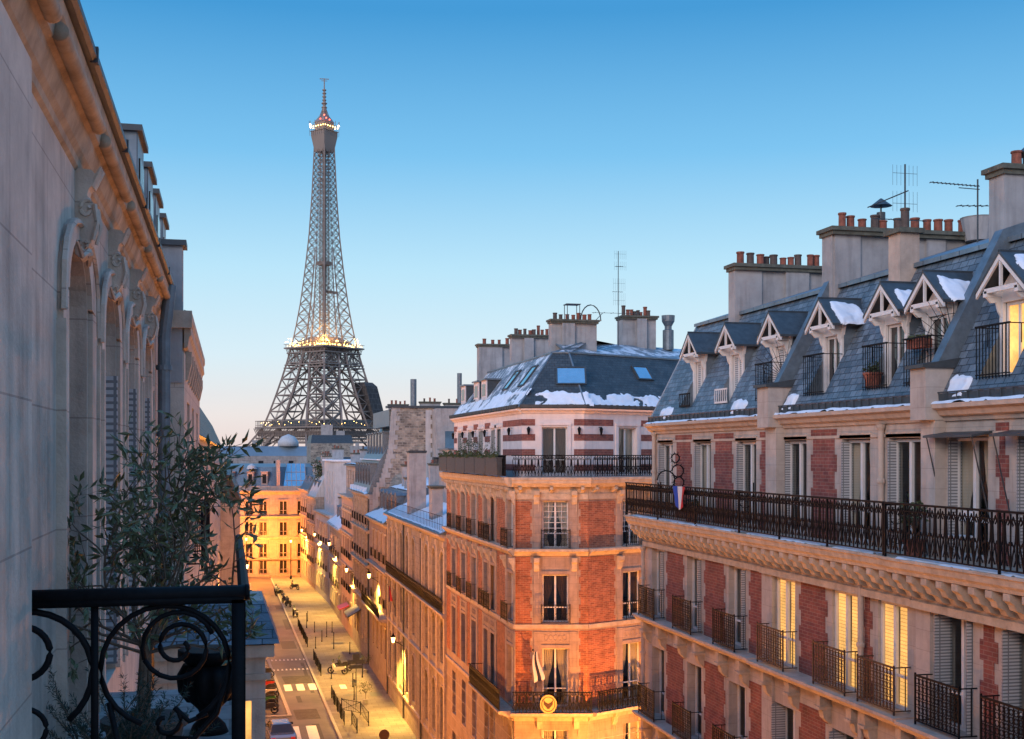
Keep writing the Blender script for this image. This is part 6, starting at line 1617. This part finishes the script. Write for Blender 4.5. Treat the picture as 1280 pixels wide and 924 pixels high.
for z0, z1 in zip(zs_[:-1], zs_[1:]):
    o0, o1 = interp(OUT, z0), interp(OUT, z1); i0 = interp(INN, z0) if z0 < 195 else 0.0; i1 = interp(INN, z1) if z1 < 195 else 0.0
    for k in range(4):
        f = lambda a, b, z, k=k: tp_(*[(a, b), (-b, a), (-a, -b), (b, -a)][k], z)
        up.tube([f(o0, o0, z0), f(o1, o1, z1)], 0.6, 4)
        up.tube([f(o1, -o1, z1), f(o1, o1, z1)], 0.22, 4)
        for s in (-1, 1):
            if i0 > 0.8:
                up.tube([f(o0, s*i0, z0), f(o1, s*i1, z1)], 0.38, 4)
                up.tube([f(o0, s*i0, z0), f(o1, s*o1, z1)], 0.27, 4); up.tube([f(o0, s*o0, z0), f(o1, s*i1, z1)], 0.27, 4)
                up.tube([f(i0, s*i0, z0), f(i1, s*i1, z1)], 0.2, 3)
        if i0 > 1.9 and i0 < 6: up.tube([f(o0, -i0, z0), f(o1, i1, z1)], 0.22, 4); up.tube([f(o0, i0, z0), f(o1, -i1, z1)], 0.15, 4)
        if i0 <= 0.8:
            up.tube([f(o0, -o0, z0), f(o1, 0, z1)], 0.26, 4); up.tube([f(o0, o0, z0), f(o1, 0, z1)], 0.26, 4)
            up.tube([f(o0, 0, z0), f(o1, -o1, z1)], 0.26, 4); up.tube([f(o0, 0, z0), f(o1, o1, z1)], 0.26, 4); up.tube([f(o0, 0, z0), f(o1, 0, z1)], 0.2, 4)
up.build('upper_shaft', TOWER, tw)
m = MB()          # lift shaft inside the upper part
for sx, sy in ((1, 1), (-1, 1), (-1, -1), (1, -1)):
    m.tube([tp_(sx*2.6, sy*2.6, 116), tp_(sx*2.0, sy*2.0, 268)], 0.45, 4)
for k in range(46):
    z = 118 + k*3.3; w = 2.5
    for (a, b), (c, d) in (((w, w), (-w, w)), ((-w, w), (-w, -w)), ((-w, -w), (w, -w)), ((w, -w), (w, w))):
        m.tube([tp_(a, b, z), tp_(c, d, z)], 0.14, 3); m.tube([tp_(a, b, z), tp_(c, d, z + 3.3)], 0.26, 3)
m.box(-0.9, 0.9, -0.9, 0.9, 116, 268, FT); m.build('lift_shaft', TOWER, tw)
for z, w, h, nm in ((178, 7.0, 2.6, 'intermediate_landing'), (196, 1.2, 1.8, None)):
    m = MB()
    if nm: m.box(-w*0.62, w*0.62, -w*0.62, w*0.62, z, z + h, FT); m.build(nm, TOWER, tw)
m = MB(); m.box(0, 13, -1.5, 1.5, 158, 159.6, FT); m.build('service_walkway', TOWER, tw)
def deck(m, z, w, th): m.box(-w, w, -w, w, z, z + th, FT)
m = MB(); deck(m, 56.5, 35.8, 1.0); None
for k in range(4):
    f = lambda a, b, z, k=k: tp_(*[(a, b), (-b, a), (-a, -b), (b, -a)][k], z)
    for q in range(45):
        y = -35 + 70*q/44; m.tube([f(34.6, y, 49.0), f(35.2, y, 52.5), f(37.6, y, 56.4)], 0.30, 4); m.tube([f(35.6, y, 57.4), f(35.6, y, 61.8)], 0.16, 3)
        m.tube([f(34.9, y - 0.8, 49), f(34.9, y + 0.8, 46.2)], 0.15, 3); m.tube([f(34.9, y + 0.8, 49), f(34.9, y - 0.8, 46.2)], 0.15, 3)
    for z, r in ((49.0, 0.5), (46.0, 0.5), (61.8, 0.32), (58.6, 0.15), (57.0, 0.6)): m.tube([f(35.6 if z > 56 else 34.9, -35.6, z), f(35.6 if z > 56 else 34.9, 35.6, z)], r, 4)
for k in range(4):
    f = lambda a, b, z, k=k: tp_(*[(a, b), (-b, a), (-a, -b), (b, -a)][k], z)
    m.hexa([f(34.2, -34.2, 50.5), f(34.4, -34.2, 50.5), f(34.4, 34.2, 50.5), f(34.2, 34.2, 50.5), f(34.2, -34.2, 54.5), f(34.4, -34.2, 54.5), f(34.4, 34.2, 54.5), f(34.2, 34.2, 54.5)])
m.build('first_platform', TOWER, tw)
m = MB()
for k in range(4):
    f = lambda a, b, z, k=k: tp_(*[(a, b), (-b, a), (-a, -b), (b, -a)][k], z)
    m.hexa([f(22, -24, 57.5), f(31, -24, 57.5), f(31, 24, 57.5), f(22, 24, 57.5), f(22, -24, 62.6), f(30, -24, 62.6), f(30, 24, 62.6), f(22, 24, 62.6)])
m.build('first_platform_pavilion', LEAD, tw)
m = MB()
for k in range(4):
    f = lambda a, b, z, k=k: tp_(*[(a, b), (-b, a), (-a, -b), (b, -a)][k], z)
    for q in range(11):
        y0 = -18.5 + 37*q/11; y1 = -18.5 + 37*(q+1)/11
        m.tube([f(19.2, y0, 104), f(19.0, y1, 112)], 0.22, 3); m.tube([f(19.2, y1, 104), f(19.0, y0, 112)], 0.22, 3); m.tube([f(19.3, y0, 103), f(19, y0, 112)], 0.22, 3)
    for z, o, r in ((103.4, 20.4, 0.6), (101.2, 20.9, 0.5), (112.2, 19.3, 0.6)): m.tube([f(o, -o, z), f(o, o, z)], r, 4)
    for q in range(27):
        y = -19 + 38*q/26; m.tube([f(18.6, y, 112), f(20.8, y, 115.6)], 0.26, 3); m.tube([f(21.0, y, 116), f(21.0, y, 118.6)], 0.10, 3)
    m.tube([f(21.0, -21.0, 118.6), f(21.0, 21.0, 118.6)], 0.16, 4)
deck(m, 115.4, 21.0, 1.0); m.build('second_platform', TOWER, tw)
m = MB(); m.box(-13, 13, -13, 13, 116.4, 120.5, FT); m.hexa([(-13.5, -13.5, 120.5), (13.5, -13.5, 120.5), (13.5, 13.5, 120.5), (-13.5, 13.5, 120.5), (-8, -8, 124.5), (8, -8, 124.5), (8, 8, 124.5), (-8, 8, 124.5)], FT); m.build('second_platform_pavilion', TOWER, tw)
def bulbs(name, pts, r, mt):
    m = MB()
    for p in pts: m.lathe(p, [(0.05, -r), (r, 0), (0.05, r)], 5)
    o = m.build(name, mt, tw)
    if len(pts) > 100: o['kind'] = 'stuff'
g_ = random.Random(2); P_ = []
for k in range(4):
    for q in range(60):
        a, b = 20.6 - g_.uniform(0, 6), -20 + 40*q/59
        P_.append(tp_(*[(a, b), (-b, a), (-a, -b), (b, -a)][k], 117.5 + g_.choice((0, 0, 1.5, 3.0, 4.5, 6)) * g_.random()))
bulbs('platform_lights', P_, 0.34, BULB)
ld = bpy.data.lights.new('platform_glow', 'POINT'); ld.energy = 45000; ld.color = (1, 0.55, 0.15); ld.shadow_soft_size = 3; lo = bpy.data.objects.new('platform_glow', ld); COL.objects.link(lo); lo.parent = tw; lo.location = Vector(tp_(-15, -15, 124)) - Vector((TX, TY, TZ0))
P_ = []
for k in range(4):
    for q in range(22):
        a, b = 34 - g_.uniform(0, 2), -30 + 62*q/21
        if g_.random() < 0.7: P_.append(tp_(*[(a, b), (-b, a), (-a, -b), (b, -a)][k], 58.5 + g_.uniform(0, 3)))
bulbs('platform_lights', P_, 0.30, BULB)
m = MB()
m.hexa([(-5.0, -5.0, 262), (5.0, -5.0, 262), (5.0, 5.0, 262), (-5.0, 5.0, 262), (-6.9, -6.9, 274), (6.9, -6.9, 274), (6.9, 6.9, 274), (-6.9, 6.9, 274)], FT)
m.box(-6.9, 6.9, -6.9, 6.9, 274, 277.1, FT)
for k in range(4):
    f = lambda a, b, z, k=k: tp_(*[(a, b), (-b, a), (-a, -b), (b, -a)][k], z)
    for q in range(9): y = -8 + 2*q; m.tube([f(7.1, y, 274), f(7.3, y, 281.5)], 0.14, 3)
    m.tube([f(7.3, -7.3, 281.5), f(7.3, 7.3, 281.5)], 0.22, 4); m.tube([f(7.3, -7.3, 277.3), f(7.3, 7.3, 277.3)], 0.3, 4)
    for q in (-7, -2, 4, 8): m.tube([f(7.3, q, 280), f(7.7, q, 285)], 0.2, 3)
m.box(-5, 5, -5, 5, 277.1, 284, FT)
m.hexa([(-5.4, -5.4, 284), (5.4, -5.4, 284), (5.4, 5.4, 284), (-5.4, 5.4, 284), (-2.0, -2.0, 290), (2.0, -2.0, 290), (2.0, 2.0, 290), (-2.0, 2.0, 290)], FT)
m.build('summit_cabin', TOWER, tw)
m = MB()
for z0, z1, r in ((289, 296, 1.9), (296, 301, 1.2), (301, 308, 0.9), (308, 317, 0.45)): m.lathe(tp_(0, 0, 0), [(r, z0), (r*0.85, z1)], 8)
for z in (292, 295, 298, 300.5, 303, 305.5, 308): m.lathe(tp_(0, 0, 0), [(2.1 if z < 300 else 1.5, z), (2.1 if z < 300 else 1.5, z + 0.7)], 8)
m.tube([tp_(-2.4, 2.4, 316.6), tp_(2.4, -2.4, 316.6)], 0.35, 4); m.tube([tp_(-1.5, 1.5, 315.2), tp_(1.5, -1.5, 315.2)], 0.25, 4)
for k in range(8):
    a = k*0.785; m.tube([tp_(5*math.cos(a), 5*math.sin(a), 284.5), tp_(1.5*math.cos(a), 1.5*math.sin(a), 294)], 0.25, 3)
m.build('antenna_mast', TOWER, tw)
P_ = []
for k in range(4):
    for q in range(6):
        a, b = 7.5, -6.5 + 2.6*q
        P_.append(tp_(*[(a, b), (-b, a), (-a, -b), (b, -a)][k], 280.3))
bulbs('summit_lights', P_, 0.5, BULB)
bulbs('summit_beacon', [tp_(-5, -7, 285.5), tp_(-2, -7.5, 284.6), tp_(-7, -3, 285), tp_(-6.2, -6.2, 287.5)], 0.6, REDB)
bulbs('summit_lights', [tp_(-7.6, 7.0, 282), tp_(7.6, -7.2, 282), tp_(-7.6, 6.8, 280.5)], 0.9, WHB)
m = MB()          # dark sheeting round works on the right-hand leg
hx = lambda z, s: [(s*(interp(OUT, z) + 1.5)), (interp(INN, z) - 1.5)]
o0, i0 = interp(OUT, 58) + 1.5, interp(OUT, 58) - 11; o1, i1 = interp(OUT, 88) + 4.5, interp(OUT, 88) - 8
m.hexa([(i0, -o0, 60), (o0, -o0, 60), (o0, -i0, 60), (i0, -i0, 60), (i1, -o1, 88), (o1, -o1, 88), (o1, -i1, 88), (i1, -i1, 88)], FT)
m.hexa([(i1, -o1, 88), (o1, -o1, 88), (o1, -i1, 88), (i1, -i1, 88), (i1 + 1, -o1 + 2.5, 91), (o1 - 2.5, -o1 + 2.5, 91), (o1 - 2.5, -i1 - 1, 91), (i1 + 1, -i1 - 1, 91)], FT)
m.build('work_sheeting', mat('dark_scaffold_net', (0.07, 0.065, 0.06), 0.9, var=0.3, scale=0.3, tex=1, col2=(0.055, 0.05, 0.05), mortar=(0.11, 0.10, 0.095), bw=4, bh=4, ms=0.25), tw)

# ------------------------------------------------------------------ street lamps
lantern(11.95, 99.7, 8.6, -1, 0, 'wall lantern over the iron balcony of the narrow pale house, its light washing the facade', 1300)
lantern(11.95, 119.5, 7.2, -1, 0, 'wall lantern on the tall mansard house, midway down the right side', 500)
lantern(11.95, 141.0, 8.2, -1, 0, 'wall lantern on the beige set-back house far down the right side', 1100)
lantern(11.6, 160.5, 8.0, -1, 0, 'wall lantern on the white gabled house near the far end of the right side', 1200)
lantern(10.9, 177.5, 7.5, -1, 0, 'wall lantern on the last stone house beside the orange end building', 900)
lantern(11.95, 84.5, 5.6, -1, 0, 'wall lantern low on the arcaded building lighting the pale forecourt', 700)
lantern(-0.5, 92, 7.5, 1, 0, 'wall lantern on the hidden left side, level with the motorbikes', 1700, down=False)
lantern(-0.5, 66, 7.0, 1, 0, 'wall lantern on the left side facing the arcaded building', 2200, down=False)
lantern(0.95, 128, 7.0, 1, 0, 'wall lantern on the far left side facing the pink plaster house', 1500, down=False)
lantern(2.3, 182.5, 6.0, 0, 0, 'bright street lamp on a post in front of the orange end building', 3200, down=False, mast=True, colr=(1.0, 0.27, 0.03))
lantern(8.8, 182.2, 5.6, 0, 0, 'street lamp on a post before the right corner of the orange end building', 1500, down=False, mast=True, colr=(1.0, 0.25, 0.025))
lantern(16.2, 44.5, 4.8, 0, 0, 'street lamp on a post in the side street below the corner house', 3300, down=False, mast=True)
lantern(9.6, 41.5, 4.8, 0, 0, 'street lamp on a post at the corner before the cut-corner house', 1600, down=False, mast=True)
lantern(11.95, 27, 5.2, -1, 0, 'wall lantern low on the right brick building toward its far end', 260, down=False)
lantern(11.95, 14.5, 5.2, -1, 0, 'wall lantern low on the right brick building nearest the camera', 480, down=False)
lantern(-0.75, 21, 6.2, 1, 0, 'wall lantern on the left facades facing the right brick building', 700, down=False)

# ------------------------------------------------------------------ street things
ORD = ['nearest', 'second nearest', 'third nearest', 'fourth nearest', 'fifth nearest', 'sixth nearest', 'seventh nearest', 'eighth nearest', 'ninth nearest', 'tenth nearest', 'eleventh nearest', 'twelfth nearest', 'thirteenth nearest', 'fourteenth nearest']
def bollard(x, y, label, h=1.05):
    m = MB(); m.lathe((x, y, 0.12), [(0.06, 0), (0.06, 0.08), (0.04, 0.12), (0.035, h - 0.12), (0.05, h - 0.1), (0.05, h - 0.05), (0.02, h)], 8)
    solo('bollard', m, IRON, label, 'bollard', (x, y, 0.12), 'bollards on the right pavement', True)
pos = [(9.2, 92.0), (9.6, 97.0), (9.9, 97.6), (12.0 - 1.2, 101.0), (8.2, 101.0), (8.0, 117.0), (8.9, 121.0), (9.6, 124.0), (8.6, 127.5), (8.0, 131.0), (9.7, 116.5), (10.9, 113.0), (8.4, 136.0), (10.4, 127.0)]
for i, (x, y) in enumerate(sorted(pos, key=lambda q: q[1])): bollard(x, y, f'thin dark metal bollard on the right pavement, {ORD[i]} to the camera', 1.15 if i % 3 else 1.6)
def barrier(x0, y0, x1, y1, label):
    t = thing('street_barrier', label, 'barrier', (x0, y0, 0.12), 'low iron barriers on the pavement'); a = math.atan2(y1-y0, x1-x0); F = Fr(x0, y0, a); ln = math.hypot(x1-x0, y1-y0)
    for u in (0, ln): m = MB(); m.tube([F.p(u, 0, 0.12), F.p(u, 0, 1.12)], 0.035, 6); m.build('post', IRON, t)
    m = MB(); m.tube([F.p(0, 0, 1.05), F.p(ln, 0, 1.05)], 0.025, 5); m.tube([F.p(0, 0, 0.3), F.p(ln, 0, 0.3)], 0.02, 5)
    m.tube([F.p(0, 0, 0.3), F.p(ln, 0, 1.05)], 0.018, 5); m.tube([F.p(0, 0, 1.05), F.p(ln, 0, 0.3)], 0.018, 5)
    for k in range(1, 8): m.tube([F.p(ln*k/8, 0, 0.3), F.p(ln*k/8, 0, 1.05)], 0.012, 4)
    m.build('railing_panel', IRON, t)
for i, y in enumerate((83.5, 86.0, 88.5, 91.0)): barrier(kerbX(y) + 0.5, y, kerbX(y + 2) + 0.5, y + 2.0, f'dark cross-braced barrier along the right kerb before the crossing, {ORD[i]} to the camera')
for i, y in enumerate((102.5, 105.5, 108.5)): barrier(kerbX(y) + 0.5, y, kerbX(y + 2) + 0.5, y + 2.0, f'dark cross-braced barrier along the kerb beyond the crossing, {ORD[i]} to the camera')
for i, (a, b, c, d) in enumerate(((9.3, 83.0, 9.1, 86.5), (8.3, 81.0, 8.2, 83.6), (9.1, 86.5, 7.9, 88.0))): barrier(a, b, c, d, ['barrier beside the pool of lamplight on the forecourt', 'barrier at the bottom edge of the view by the round sign', 'crosswise barrier closing the kerb gap by the forecourt'][i])
for i, y in enumerate((118, 121, 124, 127, 130, 139)): barrier(kerbX(y) + 0.5, y, kerbX(y + 2) + 0.5, y + 2.0, f'distant dark barrier on the right kerb past the scooters, {ORD[i]} of its run')
MOTOB = mat('dark_motorbike_paint', (0.03, 0.03, 0.035), 0.3, var=0.2); TYRE = mat('tyre_rubber', (0.02, 0.02, 0.02), 0.85); CHR = mat('chrome', (0.5, 0.5, 0.5), 0.25, metal=0.9)
WHP = mat('white_scooter_paint', (0.5, 0.5, 0.5), 0.35); REDP = mat('red_scooter_paint', (0.4, 0.03, 0.02), 0.35); GRP = mat('green_scooter_paint', (0.05, 0.22, 0.06), 0.4)
def motorbike(bodym, label):
    t = thing('motorbike', label, 'motorbike', (0, 0, 0), 'parked motorbikes and scooters')
    for y in (-0.65, 0.65):
        m = MB(); m.tube([(0, y + 0.25*math.cos(a*0.5236), 0.3 + 0.25*math.sin(a*0.5236)) for a in range(13)], 0.055, 6); m.tube([(-0.06, y, 0.3), (0.06, y, 0.3)], 0.06, 8)
        for k in range(5): a = k * 1.2566; m.tube([(0, y, 0.3), (0, y + 0.22*math.cos(a), 0.3 + 0.22*math.sin(a))], 0.012, 4)
        m.build('wheel', TYRE, t)
    m = MB(); m.slab([(-0.5, 0.42), (0.15, 0.30), (0.38, 0.42), (0.50, 0.85), (0.40, 0.90), (0.22, 0.58), (-0.05, 0.66), (-0.70, 0.72), (-0.75, 0.58)], -0.14, 0.14, Fr(0, 0, R(90))); m.build('body', bodym, t)
    m = MB(); m.slab([(-0.68, 0.72), (-0.62, 0.80), (-0.2, 0.78), (0.0, 0.68), (-0.05, 0.66)], -0.13, 0.13, Fr(0, 0, R(90))); m.build('seat', TYRE, t)
    m = MB(); m.tube([(0, 0.65, 0.3), (0, 0.46, 0.95), (0, 0.42, 1.0)], 0.03, 6); m.tube([(-0.33, 0.36, 1.02), (-0.1, 0.44, 1.02), (0.1, 0.44, 1.02), (0.33, 0.36, 1.02)], 0.02, 6); m.build('handlebar', CHR, t)
    m = MB(); m.lathe((0, 0.55, 0.84), [(0.02, -0.08), (0.09, -0.05), (0.09, 0.05), (0.02, 0.08)], 8); m.build('headlight', CHR, t)
    m = MB(); m.hexa([(-0.16, 0.5, 0.95), (0.16, 0.5, 0.95), (0.16, 0.48, 0.95), (-0.16, 0.48, 0.95), (-0.12, 0.38, 1.28), (0.12, 0.38, 1.28), (0.12, 0.36, 1.28), (-0.12, 0.36, 1.28)]); m.build('windscreen', SKYG, t)
    return t
protos = {}
spots = [(2.5, 89.2, 75, MOTOB, 'black motorbike, nearest of the row parked on the left kerb'), (2.6, 90.6, 70, MOTOB, 'dark motorbike, second nearest of the row on the left kerb'), (2.6, 92.1, 74, GRP, 'green scooter in the middle of the left motorbike row'),
         (2.7, 93.6, 68, MOTOB, 'dark motorbike just past the green scooter on the left'), (2.8, 95.0, 72, WHP, 'white scooter in the left motorbike row'), (2.75, 96.5, 80, MOTOB, 'dark motorbike beyond the white scooter on the left'), (2.7, 98.2, 76, REDP, 'red scooter near the far end of the left row'), (2.7, 103.5, 80, MOTOB, 'lone dark motorbike left of the crossing, set apart from the row'),
         (8.9, 103.0, 60, WHP, 'white scooter on the right pavement just beyond the crossing'), (9.5, 104.6, 50, MOTOB, 'black motorbike beside the white scooter on the right pavement'),
         (7.3, 140.5, 15, WHP, 'white scooter parked far down by the right kerb'), (6.9, 149.5, 20, MOTOB, 'dark motorbike by the right kerb, beyond the white one'), (6.7, 153, 25, MOTOB, 'dark motorbike farther along the right kerb, in the lamplight'), (6.3, 162, 35, MOTOB, 'dark motorbike near the street end by the kerb'), (6.2, 165, 25, WHP, 'pale scooter near the street end by the kerb'), (8.6, 168, 40, MOTOB, 'dark motorbike on the pavement near the end of the street')]
for x, y, a, bm_, lab in spots:
    if bm_.name not in protos:
        o = motorbike(bm_, lab); protos[bm_.name] = o; o.location = (x, y, 0.12 if x > kerbX(y) else 0.0); o.rotation_euler = (0, 0, R(a))
    else: copy_tree(protos[bm_.name], (x, y, 0.12 if x > kerbX(y) else 0.0), R(a), lab)
# parked car
CARP = mat('silver_car_paint', (0.30, 0.33, 0.36), 0.25, metal=0.7, var=0.05)
def car(x, y, a, paint, label):
    t = thing('parked_car', label, 'car', (0, 0, 0)); F = Fr(0, 0, R(90))
    sec = [(-2.1, 0.35), (-2.12, 0.75), (-2.0, 0.92), (-1.1, 0.98), (1.2, 0.95), (1.95, 0.82), (2.12, 0.6), (2.1, 0.32), (1.75, 0.25), (-1.75, 0.25)]
    m = MB(); k = len(sec)
    for i, (w, sc_) in enumerate(((-0.86, 0.93), (-0.80, 1.0), (0.80, 1.0), (0.86, 0.93))):
        m.add([(u * (0.985 if sc_ < 1 else 1), w, 0.3 + (z - 0.3) * (0.9 if sc_ < 1 else 1)) for u, z in sec], F)
    for i in range(3):
        for j in range(k): m.f.append((i*k + j, i*k + (j+1) % k, (i+1)*k + (j+1) % k, (i+1)*k + j))
    m.f.append(tuple(range(k))); m.f.append(tuple(range(3*k, 4*k))); m.build('body', paint, t)
    m = MB(); m.hexa([(-1.15, -0.60, 1.42), (0.25, -0.60, 1.42), (0.25, 0.60, 1.42), (-1.15, 0.60, 1.42), (-1.0, -0.52, 1.47), (0.15, -0.52, 1.47), (0.15, 0.52, 1.47), (-1.0, 0.52, 1.47)], F)
    for u0, u1 in ((-1.55, -1.15), (1.15, 0.25)):
        for s in (-1, 1): m.tube([F.p(u0, s*0.76, 0.95), F.p(u1, s*0.6, 1.42)], 0.035, 4)
    for s in (-1, 1): m.tube([F.p(-0.4, s*0.78, 0.95), F.p(-0.42, s*0.6, 1.42)], 0.03, 4)
    m.build('roof', paint, t)
    m = MB(); m.hexa([(-1.52, -0.74, 0.93), (1.12, -0.74, 0.93), (1.12, 0.74, 0.93), (-1.52, 0.74, 0.93), (-1.14, -0.585, 1.415), (0.24, -0.585, 1.415), (0.24, 0.585, 1.415), (-1.14, 0.585, 1.415)], F); m.build('windows', DARKGLASS, t)
    for u in (-1.3, 1.35):
        for s in (-1, 1):
            m = MB(); m.tube([F.p(u, s*0.66, 0.31), F.p(u, s*0.87, 0.31)], 0.31, 18); w = m.build('wheel', TYRE, t)
            m = MB(); m.tube([F.p(u, s*0.86, 0.31), F.p(u, s*0.885, 0.31)], 0.19, 12); m.build('rim', CHR, w)
    for s in (-1, 1):
        m = MB(); m.box(-2.14, -2.08, s*0.62 - 0.14, s*0.62 + 0.14, 0.62, 0.78, F); m.build('rear_light', REDP, t)
        m = MB(); m.box(0.85, 1.05, s*0.88 - 0.09, s*0.88 + 0.09, 0.93, 1.05, F); m.build('mirror', TYRE, t)
        m = MB(); m.box(2.0, 2.1, s*0.6 - 0.16, s*0.6 + 0.16, 0.6, 0.74, F); m.build('headlight', CHR, t)
    m = MB(); m.box(-2.15, -2.12, -0.26, 0.26, 0.45, 0.56, F); m.build('number_plate', PAINT, t)
    t.location = (x, y, 0); t.rotation_euler = (0, 0, R(a)); return t
car(3.15, 80.2, 4, CARP, 'silver-blue hatchback parked at the bottom left of the street')
car(2.0, 158.0, 3, MOTOB, 'dark car parked far along the left kerb behind the leaves')
# sign on post, round sign, small trees and shop awning
def sign(x, y, h, label, kind):
    t = thing('road_sign', label, 'road sign', (x, y, 0.12)); m = MB(); m.tube([(x, y, 0.12), (x, y, h)], 0.035, 6); m.build('post', LEAD, t)
    m = MB()
    if kind == 'disc': m.tube([(x - 0.0, y - 0.04, h), (x, y - 0.06, h)], 0.31, 24); m.build('sign_disc', RUST, t)
    else:
        m.box(x - 0.65, x + 0.65, y - 0.03, y + 0.03, h - 0.3, h); m.box(x - 0.5, x + 0.5, y - 0.03, y + 0.03, h - 0.65, h - 0.38); m.box(x - 0.25, x + 0.25, y - 0.03, y + 0.03, h, h + 0.45); m.build('sign_panels', LEAD, t)
sign(9.1, 89.5, 3.6, 'dark three-panel direction sign seen from behind on the right pavement', 'panel')
sign(8.76, 70.1, 2.5, 'round rusty brown sign back at the bottom edge by the forecourt barrier', 'disc')
for i, (x, y, lab) in enumerate(((9.9, 90.5, 'small potted shrub in the pool of bright lamplight on the forecourt'), (11.3, 103.0, 'bright green shrub against the narrow pale house at street level'))):
    potplant(x, y, 0.12, 1.5, 0.5, lab, 20 + i, 260, potm=RENDER_GREY)
m = MB(); m.hexa([(11.95, 113, 4.2), (11.95, 117, 4.2), (10.7, 117, 3.5), (10.7, 113, 3.5), (11.95, 113, 4.3), (11.95, 117, 4.3), (10.7, 117, 3.6), (10.7, 113, 3.6)])
solo('shop_awning', m, LEAD, 'dark sloping shop awning on the tall mansard house', 'awning', (11.95, 115, 3.5))
m = MB(); m.hexa([(11.9, 124, 3.2), (11.9, 127, 3.2), (10.9, 127, 2.8), (10.9, 124, 2.8), (11.9, 124, 3.3), (11.9, 127, 3.3), (10.9, 127, 2.9), (10.9, 124, 2.9)])
solo('shop_awning', m, REDP, 'red shop awning over the pavement by the pink plaster house', 'awning', (11.9, 125, 2.8))
flag(None, FN, 22.2, 7.9, 'dark blue, white and red flag on the arcaded building facade', [FLN, FLW, FLR], 0.5, 1.2)
